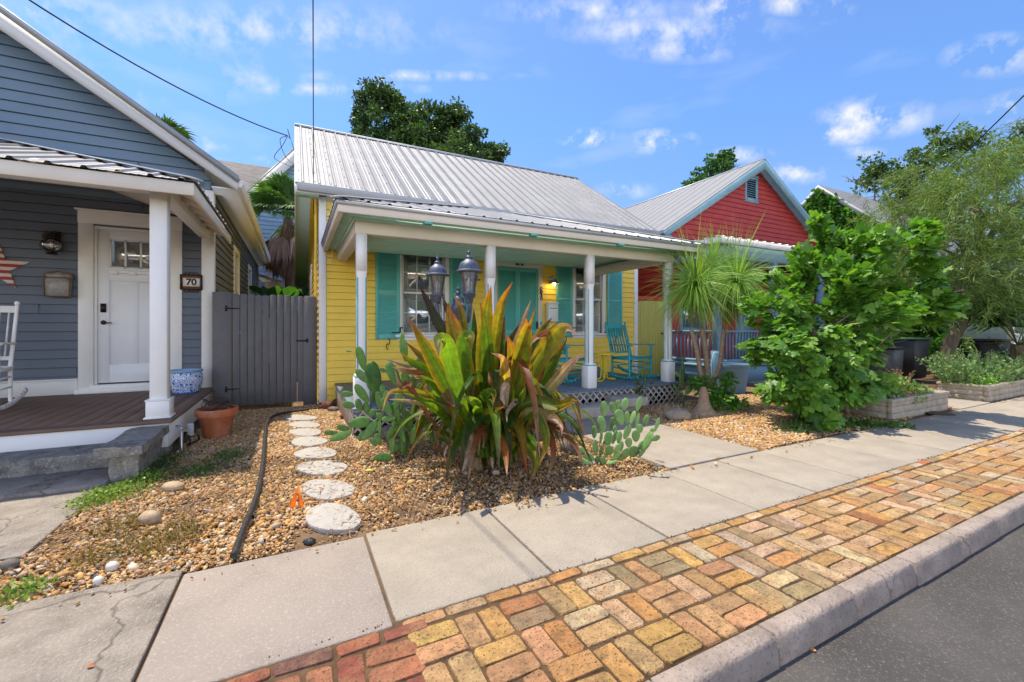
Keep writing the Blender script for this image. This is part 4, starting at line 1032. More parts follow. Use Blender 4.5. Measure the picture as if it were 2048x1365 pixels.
def railing(p, q_, z0=.5, z1=1.2, sp=.11):
    p, q_ = Vector(p), Vector(q_); d = q_ - p; n = int(d.length / sp)
    m = MB(); m.bar(p + Vector((0, 0, z1)), q_ + Vector((0, 0, z1)), .09, .05); m.bar(p + Vector((0, 0, z0)), q_ + Vector((0, 0, z0)), .05, .07)
    for i in range(1, n):
        c_ = p + d * i / n; m.bar(c_ + Vector((0, 0, z0 + .035)), c_ + Vector((0, 0, z1 - .025)), .03, .03, up=(1, 0, 0))
    return m.build('railing', bporch, rroot)
railing((8.77, 6.85, 0), (8.77, 8.25, 0)); railing((8.86, 6.73, 0), (10.8, 6.73, 0)); railing((12.9, 6.73, 0), (15.1, 6.73, 0))
# gingerbread brackets
m = MB()
for i in range(28):
    x = 8.9 + i * .075; m.tube([(x + .028 * math.cos(t), RPY + .29, RPZ - .49 + .028 * math.sin(t) - (.03 if i % 2 else 0)) for t in np.linspace(0, 2 * math.pi, 9)], .006, 4)
m.build('fretwork', btrim, rroot)
# red lattice gate beam between the houses, and the yellow gate
m = MB(); m.box(7.44, 8.78, 8.30, 8.36, 2.0, 2.1)
gb = tag(m.build('arbor_beam', mat('red_beam', (.52, .07, .03), .5, var=.05), None, org=(8.1, 8.33, 0), bevel=.004), 'bright red rail spanning above the yellow board gate between the cottages', 'rail')
yg = thing('board_gate', 'tall yellow board gate between the yellow and red cottages', 'gate', (8.0, 8.05, 0))
ygm = mat('yellow_green_paint', (.50, .44, .10), .65, var=.08, vs=3, bump=.3, bs=30, dirt=.3, dirtcol=(.3, .3, .08), ds=3)
m = MB(); x = 7.48
while x < 8.5: m.box(x + .002, x + .096, 8.05, 8.07, .06, 1.95 + .02 * math.sin((x - 7.45) * 3)); x += .1
m.build('board_panel', ygm, yg, bevel=.002)
m = MB(); m.box(7.50, 8.46, 8.071, 8.10, .4, .5); m.box(7.50, 8.46, 8.071, 8.10, 1.5, 1.6); m.build('gate_frame', ygm, yg)
m = MB(); m.box(8.36, 8.46, 8.03, 8.049, 1.12, 1.16); m.tube([(8.38, 8.04, 1.14), (8.38, 7.99, 1.14), (8.42, 7.98, 1.14)], .008, 6); m.build('latch', black, yg)
gp = MB(); gp.box(8.52, 8.62, 8.0, 8.1, 0, 2.6); tag(gp.build('gate_post', btrim, None, org=(8.57, 8.05, 0), bevel=.004), 'tall blue gray square post at the right of the yellow gate', 'post')

# ================================================================== grey picket gate between the two near houses
gg = mat('grey_gate_paint', (0.125, 0.12, 0.123), 0.65, var=.1, vs=4, bump=.4, bs=30, dirt=.2, dirtcol=(.16, .16, .18), ds=3)
gt = thing('wooden_gate', 'tall dark grey dog eared plank gate closing the gap beside the yellow cottage', 'gate', (-.35, 8.05, 0))
GY = 8.05
def plank(x0, x1, z0, z1, y=GY, t=.02, ear=.018):
    m = MB(); m.prismY([(x0, z0), (x1, z0), (x1, z1 - ear), (x1 - ear, z1), (x0 + ear, z1), (x0, z1 - ear)], y, y + t)
    return m
k = 0; x = -.885
widths = []
while x < .10:
    z1 = 1.83 + .008 * math.sin(k * 1.3); z0 = .045
    plank(x + .0035, x + .0985, z0, z1).build('plank', gg, gt, bevel=.002); x += .102; k += 1
m = MB()
for z_ in (.38, 1.5): m.box(-.88, .12, GY + .021, GY + .05, z_, z_ + .09)
m.build('gate_frame', gg, gt)
for z_ in (.32, 1.60):
    m = MB(); m.box(-.98, -.955, GY - .008, GY - .001, z_ - .045, z_ + .045); m.prismY([(-.955, z_ - .012), (-.78, z_ - .005), (-.78, z_ + .005), (-.955, z_ + .012)], GY - .007, GY - .001); m.build('hinge', black, gt)
m = MB(); m.box(.02, .20, GY - .01, GY - .002, 1.06, 1.085); m.box(.17, .20, GY - .02, GY - .01, 1.04, 1.11); m.build('latch', black, gt)
fp = MB(); fp.prismY([(-1.15, 0), (-.895, 0), (-.895, 1.84), (-1.0, 1.87), (-1.15, 1.85)], GY + .002, GY + .1)
tag(fp.build('fence_post', gg, None, org=(-1.0, GY, 0), bevel=.004), 'wide dark grey post carrying the gate hinges against the grey house', 'post')
fp = MB(); fp.prismY([(.125, -.02), (.335, -.02), (.335, 1.80), (.31, 1.83), (.15, 1.83), (.125, 1.80)], GY - .01, GY + .09)
tag(fp.build('fence_post', gg, None, org=(.23, GY, 0), bevel=.004), 'dark grey latch post of the plank gate next to the yellow house corner', 'post')

# ================================================================== vine covered house further right
vroot = thing('vine_house', 'far cottage with a pale metal roof and a gable smothered in green vine', 'house', (20, 9, 0))
VX = 18.5; VRY, VRZ = 9.64, 6.95; vs_ = .93; VEY = 5.9; VEZ = VRZ - vs_ * (VRY - VEY)
pale = mat('pale_green_wall', (.20, .25, .22), .7, var=.08, vs=2)
m = MB(); m.prismX([(VEY + .3, 0), (2 * VRY - VEY - .3, 0), (2 * VRY - VEY - .3, VEZ + .25), (VRY, VRZ - .03), (VEY + .3, VEZ + .25)], VX + .15, VX + 9); m.build('wall', pale, vroot)
qv = math.sqrt(1 + vs_ ** 2)
m = MB()
for sy in (1, -1):
    ey = VEY if sy == 1 else 2 * VRY - VEY
    ribbed(m, (0, ey, VEZ), (1, 0, 0), Vector((0, sy, vs_)) / qv, Vector((0, -sy * vs_, 1)) / qv, VX, VX + 9.2, lambda x: (VRY - VEY) * qv, pitch=.5, rib=.015, w=.03, minor=False)
m.build('roof', grmet, vroot)
m = MB(); m.prismX([(VEY, VEZ - .01), (VRY, VRZ - .01), (2 * VRY - VEY, VEZ - .01), (2 * VRY - VEY, VEZ - .2), (VRY, VRZ - .22), (VEY, VEZ - .2)], VX - .02, VX + .05); m.build('rake_board', mat('grey_trim', (.36, .37, .37), .6), vroot)
m = MB(); m.box(VX - .2, VX + 9, 4.3, 4.36, 2.72, 2.86)
m.prismX([(4.3, 2.86), (VEY + .3, 3.25), (VEY + .3, 3.22), (4.3, 2.83)], VX - .2, VX + 9); m.build('porch_roof', wm, vroot)
for k in range(4):
    m = MB(); m.box(VX + .1 + k * 2.5, VX + .22 + k * 2.5, 4.5, 4.62, .3, 2.72); m.build('porch_post', white, vroot)
m = MB(); m.box(VX, VX + 9, 4.4, VEY + .3, .0, .3); m.build('porch_floor', pale, vroot)
m = MB(); m.box(VX, VX + 9, 4.42, 4.47, 1.05, 1.12)
for k in range(60): m.box(VX + k * .15, VX + .04 + k * .15, 4.43, 4.46, .35, 1.05)
m.build('railing', white, vroot)
# ================================================================== houses behind
b1 = thing('blue_house', 'light blue two storey house behind with a white raked gable edge', 'house', (0, 20, 0))
lb = mat('light_blue_siding', (.26, .40, .52), .65, var=.06, vs=2)
B1Y = 20.0
A = PYp(640, 262, B1Y); Bv = PYp(490, 398, B1Y)
sB = (A.z - Bv.z) / (A.x - Bv.x)
m = MB()
def blim(z): return (Bv.x + .25 + max(0, (z - Bv.z + .1) / sB), 9)
siding(m, Frame((0, B1Y, 0), (1, 0, 0), (0, -1, 0)), -6, .05, 0, Bv.z + (0 - Bv.x) * sB, board=.17, lim=lambda z: (max(-6, Bv.x + (z - Bv.z) / sB), .05), seed=41, lap=.03)
m.build('wall', lb, b1)
m = MB(); o_ = .5
m.prismY([(Bv.x - .3, Bv.z - .3 * sB), (.05, Bv.z + (.05 - Bv.x) * sB), (.05, Bv.z + (.05 - Bv.x) * sB - .55), (Bv.x - .3, Bv.z - .3 * sB - .45)], B1Y - .5, B1Y - .44); m.build('rake_board', white, b1)
m = MB(); m.prismY([(Bv.x - .35, Bv.z - .35 * sB + .06), (.05, Bv.z + (.05 - Bv.x) * sB + .06), (.05, Bv.z + (.05 - Bv.x) * sB - .02), (Bv.x - .35, Bv.z - .35 * sB - .02)], B1Y - .55, B1Y + 6); m.build('roof', galvd, b1)
m = MB(); m.box(Bv.x + .05, Bv.x + .12, B1Y - .5, B1Y, 0, .1); 
b2 = thing('shingle_house', 'distant house with a weathered grey shingle roof seen over the gate', 'house', (-3, 26, 0))
sh = mat('grey_shingle', (.16, .15, .145), .9, var=.35, vs=3, bump=.6, bs=14, stretch=(1, 1, 6), dirt=.4, dirtcol=(.08, .08, .08), ds=5)
a_ = PYp(400, 322, 26); b_ = PYp(600, 338, 26); z_t = (a_.z + b_.z) / 2
m = MB(); m.prismX([(22.0, z_t - 4.2), (26, z_t), (30, z_t - 4.2), (30, z_t - 4.4), (22.0, z_t - 4.4)], -14, 3)
m.build('roof', sh, b2)
m = MB(); m.box(-13.6, 2.6, 22.4, 29.6, 0, z_t - 4.39); m.build('wall', lb, b2)
# dark hedges closing the view between and behind the plots are built with the plants
# ================================================================== plants
def catmull(P, n):
    P = [Vector(p) for p in P]; out_ = []
    Q = [P[0] * 2 - P[1]] + P + [P[-1] * 2 - P[-2]]; k = len(P) - 1
    for i in range(n + 1):
        t = i / n * k; j = min(int(t), k - 1); u = t - j
        a, b, c_, d = Q[j], Q[j + 1], Q[j + 2], Q[j + 3]
        out_.append(0.5 * ((2 * b) + (c_ - a) * u + (2 * a - 5 * b + 4 * c_ - d) * u * u + (3 * b - a - 3 * c_ + d) * u ** 3))
    return out_
def blade(m, pts, width, cols, seg=14, fold=.25, face=None, peak=.45, twist=0.0, wave=.0, basew=.35):
    """broad strap leaf along pts; cols = (base, mid, edge, tip) colours"""
    C_ = catmull(pts, seg); face = Vector(face) if face is not None else Vector((-SY, -CY, 0.35)).normalized()
    vs = []; cs = []; nu = 9; ph = rnd.uniform(0, 6); stk = [rnd.uniform(.78, 1.22) for _ in range(9)]; kall = rnd.uniform(.6, 1.15)
    for i, p in enumerate(C_):
        s = i / seg; d = (C_[min(i + 1, seg)] - C_[max(i - 1, 0)]).normalized()
        sd = d.cross(face).normalized(); nn = sd.cross(d).normalized()
        if twist:
            a = twist * s; sd, nn = sd * math.cos(a) + nn * math.sin(a), nn * math.cos(a) - sd * math.sin(a)
        if s < peak: w_ = basew + (1 - basew) * math.sin(s / peak * math.pi / 2)
        else: w_ = max(0.0, 1 - ((s - peak) / (1 - peak)) ** 1.35)
        w_ = max(w_, .012) * width / 2
        for j in range(nu):
            u = (j - 4) / 4.0
            off = nn * (abs(u) ** 1.3 * fold * w_ * 2 + wave * w_ * math.sin(s * 17 + ph + (0 if u < 0 else 1.7)) * abs(u))
            vs.append(p + sd * (u * w_) + off)
            e = abs(u) ** 2.2; t = max(0, (s - .62) / .38) ** 1.4
            c_ = [cols[0][q] * (1 - s) + cols[1][q] * s for q in range(3)]
            if j == 4: c_ = [min(1, q * 1.35) for q in c_]
            k2 = e * (.25 + .75 * s); c_ = [c_[q] * (1 - k2) + cols[2][q] * k2 for q in range(3)]
            c_ = [c_[q] * (1 - t) + cols[3][q] * t for q in range(3)]; jr = (1 + rnd.uniform(-.10, .10)) * stk[j] * kall
            cs.append(tuple(q * jr for q in c_))
    fs = [(i * nu + j, i * nu + j + 1, (i + 1) * nu + j + 1, (i + 1) * nu + j) for i in range(seg) for j in range(nu - 1)]
    b = len(m.v); m.v.extend([tuple(v) for v in vs]); m.f.extend([tuple(q + b for q in f) for f in fs]); m.c.extend(cs)
leafm = mat('leaf_lily', (1, 1, 1), .42, var=.3, vs=18, attr=True, trans=.55, tcol=(1.5, 1.4, .6), bump=.4, bs=30, spec=.3, dirt=.35, dirtcol=(.10, .04, .02), ds=16)
drym = mat('leaf_dry', (1, 1, 1), .85, var=.35, vs=40, attr=True, trans=.2, bump=.6, bs=60)
GR = (.075, .175, .012); GD = (.035, .095, .012); YG = (.20, .26, .02); OR = (.50, .23, .02); MA = (.13, .028, .02); PK = (.50, .28, .26); BR = (.26, .09, .03); TN = (.50, .37, .24); YE = (.58, .42, .02); MD = (.06, .035, .022)
STY = {'dark': (GD, MD, MD, (.06, .015, .015)), 'orange': (GR, (.36, .25, .02), OR, (.45, .08, .02)), 'green': (GR, GR, YG, (.25, .10, .02)), 'yg': (GR, YG, OR, (.5, .12, .02)),
       'gd': (GD, GD, GR, MA), 'pink': (YG, PK, (.3, .14, .08), PK), 'yellow': (GR, YG, YE, OR), 'ypink': (GR, (.35, .27, .02), OR, (.6, .32, .32)), 'mar': (GR, GD, OR, MA),
       'bright': (GR, (.16, .30, .02), YG, (.16, .09, .09)), 'brown': (BR, BR, BR, TN), 'tan': (TN, TN, BR, TN), 'gp': (YG, (.22, .16, .13), PK, PK), 'peach': (YG, OR, PK, (.7, .34, .22)), 'gbrown': (GR, YG, MA, BR)}
A1 = (760, 560, 4.876); A2 = (760, 760, 4.876)
LILY = [  # frame, points base->tip, width px, style, depth at tip, dry
 (A1, [(720,760),(520,330),(380,45)], 130,'dark',.25,0),(A1,[(790,700),(650,280),(590,140)],75,'dark',.3,0),
 (A1, [(830,1000),(700,460),(662,212)],170,'orange',.12,0),(A1,[(880,900),(800,330),(735,168)],100,'orange',.22,0),(A1,[(880,1000),(790,560),(690,280)],140,'orange',.15,0),
 (A1, [(930,900),(920,480),(915,280)],85,'gd',.2,0),(A1,[(1000,900),(1040,330),(1085,48)],165,'yg',.15,0),(A1,[(1100,850),(1170,300),(1295,18)],140,'orange',.2,0),
 (A1, [(1060,1000),(1035,520),(975,220)],140,'green',.05,0),(A1,[(1090,900),(1110,480),(1118,305)],85,'gd',.25,0),(A1,[(1140,1000),(1190,560),(1215,348)],115,'mar',.2,0),
 (A1, [(1250,900),(1390,430),(1472,195)],75,'pink',.1,0),(A1,[(1300,1000),(1440,520),(1522,258)],55,'orange',.1,0),(A1,[(1330,1050),(1420,560),(1425,372)],195,'yg',0,0),
 (A1, [(1130,1000),(1250,650),(1370,415)],130,'gd',.1,0),(A1,[(1290,1050),(1290,720),(1238,535)],150,'orange',-.05,0),(A1,[(1370,900),(1560,520),(1680,368)],110,'mar',.15,0),
 (A1, [(1450,950),(1620,540),(1728,402)],95,'yellow',.12,0),(A1,[(1480,950),(1680,520),(1778,428)],70,'gd',.15,0),
 (A1, [(1440,1050),(1600,720),(1740,520),(1830,470),(1905,528)],190,'ypink',-.1,0),(A1,[(1500,1150),(1660,830),(1825,578)],195,'green',-.15,0),
 (A1, [(1590,1150),(1740,960),(1880,800),(1990,715)],125,'pink',-.1,0),(A1,[(700,1150),(470,700),(280,372)],170,'mar',-.1,0),(A1,[(720,1200),(480,830),(252,608)],150,'mar',-.15,0),
 (A1, [(790,1180),(690,800),(640,615),(570,590),(575,760)],175,'bright',-.2,0),(A1,[(830,1180),(815,800),(840,570),(885,560),(890,690)],190,'green',-.15,0),
 (A1, [(560,1000),(300,800),(198,708)],85,'green',.1,0),(A1,[(480,940),(240,830),(25,768)],75,'gp',0,0),(A1,[(590,1000),(300,905),(110,850)],85,'brown',-.05,1),
 (A1, [(700,1240),(420,1120),(230,1085),(90,1110),(20,1290)],85,'ypink',-.15,0),(A1,[(690,1290),(300,1190),(80,1165)],55,'gp',.05,0),
 (A1, [(1300,1300),(1480,1180),(1640,1215),(1780,1225),(1900,1165),(1965,1400)],130,'gbrown',-.3,0),(A1,[(1400,1350),(1600,1290),(1760,1250),(1935,1165)],100,'yellow',-.25,0),
 (A1, [(1210,1060),(1215,900),(1190,770),(1080,712)],115,'peach',-.3,0),(A1,[(970,1345),(935,1220),(870,1170),(795,1130)],120,'bright',-.4,0),
 (A1, [(990,1260),(1020,1130),(1110,1100),(1100,1230)],110,'green',-.3,0),(A1,[(1000,1340),(1100,1280),(1230,1230)],70,'yg',-.35,0),(A1,[(1320,1260),(1390,1130),(1425,1025)],90,'bright',-.25,0),
 (A1, [(1350,1200),(1300,1215),(1240,1290),(1238,1390)],60,'tan',-.4,1),(A1,[(1240,1060),(1190,1130),(1220,1230)],75,'tan',-.3,1),
 (A1, [(330,1100),(280,1020),(200,1040),(140,860)],80,'brown',0,1),(A1,[(1640,640),(1540,560),(1460,640)],80,'brown',.1,1),
 (A1, [(620,1300),(560,1080),(420,960),(330,960)],90,'green',-.1,0),(A1,[(640,1340),(420,1180),(170,1090)],95,'bright',-.1,0),
 (A1, [(1180,1180),(1080,1000),(1060,900)],60,'brown',-.2,1),(A1,[(1500,1100),(1470,960),(1490,820)],90,'gbrown',-.1,0),
 (A1, [(640,1130),(690,1180),(730,1240)],110,'gp',-.3,0),
 (A2, [(1400,400),(1520,330),(1600,480),(1620,640),(1545,850)],85,'yellow',-.35,0),(A2,[(1450,450),(1600,500),(1690,700),(1620,985)],65,'brown',-.3,0),
 (A2, [(1300,450),(1400,580),(1520,790),(1465,1000)],105,'gbrown',-.45,0),(A2,[(1400,330),(1650,345),(1760,440),(1770,555)],70,'pink',-.35,0),
 (A2, [(1160,520),(1220,690),(1240,935)],65,'brown',-.5,0),(A2,[(895,430),(890,650),(850,780),(798,910)],80,'tan',-.5,1),(A2,[(980,400),(1015,560),(1005,670)],40,'brown',-.3,1),
 (A2, [(830,520),(700,340),(560,250),(380,10)],100,'green',-.1,0),(A2,[(790,520),(560,250),(330,180)],100,'bright',-.1,0),(A2,[(850,560),(760,400),(650,140)],110,'yg',-.25,0),
 (A2, [(870,500),(800,300),(700,215)],130,'gp',-.3,0),(A2,[(760,600),(600,500),(450,490)],45,'green',-.1,0),(A2,[(1000,560),(1050,300),(1080,200)],110,'gd',-.1,0),
 (A2, [(1200,520),(1300,300),(1330,200)],100,'gd',-.1,0),(A2,[(1100,700),(1180,800),(1190,900)],60,'gd',-.4,0),(A2,[(1350,520),(1480,600),(1520,760)],80,'green',-.35,0),
 (A2, [(900,520),(880,300),(840,150)],120,'green',-.15,0),(A2,[(700,620),(560,560),(550,660)],50,'green',.1,0),(A2,[(1270,650),(1300,560),(1250,470)],80,'yg',-.35,0),
]
lroot2 = thing('giant_lily', 'huge clump of broad lily leaves turning orange and maroon before the porch', 'plant', tuple(PG(985, 925)))
T0 = 3.85; fol = MB(); dry = MB()
for fr_, pts, wpx, st, dz, isdry in LILY:
    P = [];n_ = len(pts)
    basepx = (985 + (fr_[0] + pts[0][0] / fr_[2] - 985) * .45, 915)
    if not (fr_ is A2 and pts[0][1] > 380 and pts[-1][1] > pts[0][1]): P.append(PT(*basepx, T0 + rnd.uniform(-.06, .12)))
    dz = dz - rnd.choice((0, .15, .45, .6)) if dz > -.25 and fr_ is A1 else dz - .15
    tb = T0 + rnd.uniform(-.08, .08) + dz * .3
    for i, (x, y) in enumerate(pts): P.append(PT(fr_[0] + x / fr_[2], fr_[1] + y / fr_[2], tb + (dz - dz * .3) * (i / max(1, n_ - 1))))
    w_ = wpx / fr_[2] / FPX * T0 * (.86 if fr_ is A1 else 1.0)
    blade(dry if isdry else fol, P, w_ * (1.0), STY[st], seg=20 if len(P) > 3 else 16, fold=rnd.uniform(.12, .3), peak=.5 if len(P) > 3 else .45, wave=.12 if not isdry else .5, twist=rnd.uniform(-.25, .25), basew=.22)
bc = PG(985, 925)
for k in range(110):   # inner leaves that fill the clump
    a = rnd.uniform(0, 2 * math.pi); r = rnd.uniform(.04, .42); h = rnd.uniform(.55, 1.25) - r * .5
    b0 = bc + Vector((rnd.uniform(-.16, .2), rnd.uniform(-.12, .15), 0)); tip = b0 + Vector((math.cos(a) * r, math.sin(a) * r + .12, h)); md = (b0 + tip) / 2 + Vector((math.cos(a) * -.08, math.sin(a) * -.08, .1))
    blade(fol, [b0, md, tip], rnd.uniform(.07, .12), STY[rnd.choice(['green', 'gd', 'gd', 'gd', 'yg', 'green', 'mar', 'gbrown'])], seg=10, face=(rnd.uniform(-1, 1), -1, .3))
for k in range(96):   # arching low leaves
    a = rnd.uniform(0, 2 * math.pi); r = rnd.uniform(.5, 1.02); h = rnd.uniform(.35, 1.0)
    b0 = bc + Vector((rnd.uniform(-.15, .18), rnd.uniform(-.1, .12), 0)); d = Vector((math.cos(a), math.sin(a), 0))
    blade(fol, [b0, b0 + d * r * .35 + Vector((0, 0, h)), b0 + d * r * .8 + Vector((0, 0, h * .85)), b0 + d * r + Vector((0, 0, h * .3))], rnd.uniform(.06, .11), STY[rnd.choice(['green', 'gd', 'gd', 'gd', 'gbrown', 'bright', 'mar', 'orange', 'brown'])], seg=12, face=(0, 0, 1), twist=rnd.uniform(-.4, .4))
for k in range(46):   # dried straps hanging round the foot
    a = rnd.uniform(math.pi, 2 * math.pi) if k % 3 else rnd.uniform(0, math.pi); d = Vector((math.cos(a), math.sin(a) * .8, 0)); r = rnd.uniform(.12, .30)
    b0 = bc + Vector((rnd.uniform(-.18, .2), rnd.uniform(-.08, .08), rnd.uniform(.15, .4)))
    blade(dry, [b0, b0 + d * r * .6 + Vector((0, 0, -.02)), b0 + d * r + Vector((rnd.uniform(-.05, .05), 0, -b0.z * .65)), b0 + d * r * rnd.uniform(.8, 1.3) + Vector((0, 0, -b0.z + .012))], rnd.uniform(.015, .05), STY[rnd.choice(['tan', 'brown', 'tan'])], seg=10, wave=.6, twist=rnd.uniform(-2, 2))
fol.build('foliage', leafm, lroot2, smooth=180); dry.build('withered_leaf', drym, lroot2, smooth=180)
m = MB()
for k in range(9):
    p = bc + Vector((rnd.uniform(-.2, .24), rnd.uniform(-.1, .12), -.02)); m.tube([p, p + Vector((rnd.uniform(-.03, .03), 0, .12)), p + Vector((rnd.uniform(-.06, .06), .02, .32))], [.06, .05, .03], 9)
m.build('stem', mat('stem_bark', (.20, .14, .08), .9, var=.4, vs=20, bump=1, bs=50), lroot2, smooth=60)

# ---------- prickly pears
padm = mat('cactus_pad', (1, 1, 1), .5, var=.2, vs=16, attr=True, bump=.4, bs=50, spec=.3, dirt=.55, dirtcol=(.20, .19, .09), ds=14, speck=.4, speckcol=(.30, .30, .16), ss=90)
def cactus(root, pads, fr_, t0, col, hub, tj=.12):
    sp_ = MB()
    for (cx_, cy_, L_, W_, ang) in pads:
        px_, py_ = fr_[0] + cx_ / fr_[2], fr_[1] + cy_ / fr_[2]; t = t0 + tj * math.sin(cx_ * .011 + cy_ * .004) * (1 - cy_ / 1500) + rnd.uniform(-.05, .05)
        c_ = PT(px_, py_, t); k = t / FPX / fr_[2]
        a = R(ang); rt = Vector((CY, -SY, 0)); up = Vector((0, 0, 1))
        ax = (rt * math.sin(a) + up * math.cos(a)); sd = (rt * math.cos(a) - up * math.sin(a)); nn = ax.cross(sd)
        tl_ = rnd.uniform(-.35, .35); ax2 = (ax * math.cos(tl_) + nn * math.sin(tl_) * .6).normalized()
        nn = ax2.cross(sd).normalized(); Wk = max(W_, L_ * .42); yaw_ = math.acos(min(1, W_ / Wk)) * rnd.choice((-1, 1)) * .9
        sd2 = sd * math.cos(yaw_) + nn * math.sin(yaw_); nn2 = nn * math.cos(yaw_) - sd * math.sin(yaw_)
        th = max(.010, L_ * k * .055); kk = rnd.uniform(.8, 1.2); cc = tuple(q * kk for q in col)
        m = MB(); m.ell(c_, (sd2 * Wk * k / 2, nn2 * th, ax2 * L_ * k / 2), 14, 10, cc, shape=lambda A_, B_, D_: (A_ * (1.0 + .16 * D_), B_, D_))
        m.build('pad', padm, root, smooth=180)
        for q in range(10):
            u_, v_ = rnd.uniform(-.7, .7), rnd.uniform(-.8, .85)
            if u_ * u_ + v_ * v_ > .75: continue
            hgt = th * math.sqrt(max(0, 1 - u_ * u_ - v_ * v_)) + .001
            for sgn in (-1, 1):
                sp_.add([c_ + sd2 * (Wk * k / 2 * u_) + ax2 * (L_ * k / 2 * v_) + nn2 * sgn * hgt + o for o in (Vector((.0022, 0, 0)), Vector((-.0022, 0, 0)), Vector((0, 0, .0035)), nn2 * sgn * .004)], [(0, 1, 3), (1, 2, 3), (2, 0, 3)])
    sp_.build('spine', mat('cactus_spine', (.45, .42, .30), .7, var=.1), root)
PADR = [(440,285,240,115,0),(570,270,180,95,-15),(645,235,180,80,10),(757,220,200,105,15),(970,215,240,95,20),(680,420,250,145,-15),(790,425,200,75,0),(875,425,220,50,20),(945,470,250,65,8),(1072,470,190,70,15),(1245,530,230,70,22),
 (410,520,250,130,-12),(568,510,210,70,5),(292,640,210,75,0),(395,720,190,45,8),(1220,735,150,90,65),(505,740,230,125,5),(600,720,220,80,20),(670,720,190,90,10),(790,640,240,100,20),(925,700,200,130,-5),(980,590,140,110,10),
 (310,880,250,90,-3),(815,800,160,110,-5),(1100,780,320,70,25),(1160,640,150,50,15),(400,930,180,70,8),(520,920,170,120,-10),(640,900,200,80,20),(110,915,120,80,-50),(210,1030,200,130,-60),(140,1085,190,80,-70),(365,1070,150,130,-5),(490,970,160,60,30),
 (620,1000,160,90,40),(760,950,180,90,40),(890,940,190,170,20),(1010,840,160,100,40),(560,1090,200,40,70),(720,1020,230,90,60),(445,800,80,40,0),(1020,940,200,80,35),(430,1090,160,90,-20),(700,850,150,80,5),(600,600,120,60,10)]
cr = thing('prickly_pear', 'small pale green prickly pear at the corner of sidewalk and front path', 'cactus', tuple(PG(1215, 932)))
cactus(cr, PADR, (1150, 780, 7.585), 4.05, (.16, .30, .085), None, .34)
PADL = [(433,195,270,105,-15),(440,380,190,85,-45),(440,565,240,100,-35),(570,400,360,110,-12),(525,390,300,70,-8),(410,690,150,75,-20),(283,570,130,65,-85),(303,685,125,80,-75),(490,725,140,75,-20),(555,600,130,40,3),(415,870,230,120,80),(245,925,130,70,-75),(115,975,150,60,-95),(215,1010,230,85,70),
 (525,950,250,100,35),(440,1010,120,80,30),(625,930,200,50,5),(550,770,90,70,20),(632,805,90,80,0),(610,1045,130,80,-20),(560,1075,110,60,-40),(845,880,170,95,-25),(770,860,120,45,0),(755,1075,250,80,0),(655,1240,210,100,80),(830,1110,200,70,40),(890,1090,260,45,3),(660,530,130,70,-20),(770,360,280,100,-25),(890,110,250,70,0),(860,30,220,60,4),(1030,250,120,60,0),(665,320,90,40,-70),(870,700,220,60,3),(730,740,130,60,-95),(720,830,150,60,-95),(980,700,200,50,5),(700,700,200,90,-30),(800,760,220,90,-10),
 (930,860,240,100,-10),(820,620,240,90,15),(960,480,220,90,5),(900,420,200,90,-10),(1040,900,240,80,20),(1150,980,200,70,-20),(620,640,200,80,-10),(690,620,180,80,15),(760,960,200,70,30),(850,980,220,80,-25),(300,120,20,60,10),(1060,560,220,90,-5),(980,1010,180,80,10)]
cl = thing('prickly_pear', 'large dark green prickly pear sprawling left of the big lily clump', 'cactus', tuple(PG(815, 925)))
cactus(cl, PADL, (640, 680, 5.25), 4.25, (.07, .18, .025), None, .22)
# small column-like seedlings near the ponytail palm
cs_ = thing('prickly_pear', 'thin tall young cactus in the gravel between lattice and ponytail palm', 'cactus', tuple(PG(1366, 815)))
cactus(cs_, [(160, 770, 180, 30, 3), (150, 900, 200, 60, -3), (120, 1010, 150, 30, -40), (215, 1000, 110, 60, 40), (110, 860, 60, 30, -30), (165, 1100, 180, 25, 0)], (1330, 560, 4.55), 7.1, (.09, .17, .04), None, .04)

# ---------- generic leaf scatter
T_LEAF = (np.array([(0, 0, 0), (-.32, .35, .05), (.32, .35, .05), (-.26, .75, .0), (.26, .75, .0), (0, 1, -.08), (0, .45, -.05)]), [(0, 2, 6, 1), (1, 6, 3), (2, 4, 6), (3, 6, 5), (4, 5, 6)])
T_DIA = (np.array([(0, 0, 0), (-.3, .5, .04), (.3, .5, .04), (0, 1, 0)]), [(0, 2, 1), (1, 2, 3)])
T_NEEDLE = (np.array([(-.04, 0, 0), (.04, 0, 0), (.035, .6, -.03), (0, 1, -.1), (-.035, .6, -.03)]), [(0, 1, 2, 4), (4, 2, 3)])
def figleaf():
    o = [(0, 0)]
    for sx in (1,):
        pass
    R_ = [(.0, .0), (.18, -.06), (.36, .05), (.44, .22), (.28, .30), (.46, .42), (.50, .62), (.36, .68), (.22, .55), (.20, .78), (.12, .98), (0, 1.04)]
    pts = R_ + [(-x, y) for x, y in R_[-2:0:-1]]
    v = [(x, y, -.10 * abs(x) - .10 * y * y) for x, y in pts]; v.append((0, .45, .03)); c_ = len(v) - 1
    return np.array(v), [(i, (i + 1) % (len(v) - 1), c_) for i in range(len(v) - 1)]
T_FIG = figleaf()
def leafmats(P, N, size, droop=0.0, rs=NR, upbias=.5):
    """P positions, N rough outward directions: leaf y axis points outward and droops, z axis up-ish"""
    n = len(P); y = nrm(N + rs.normal(scale=.55, size=(n, 3)) + np.array([0, 0, -droop]))
    z = nrm(rs.normal(scale=.6, size=(n, 3)) + np.array([0, 0, 1.0]) * upbias + N * .3); x = nrm(np.cross(y, z)); z = np.cross(x, y)
    s = size * rs.uniform(.65, 1.25, n)[:, None]
    return mats_from(P, x * s, y * s, z * s)
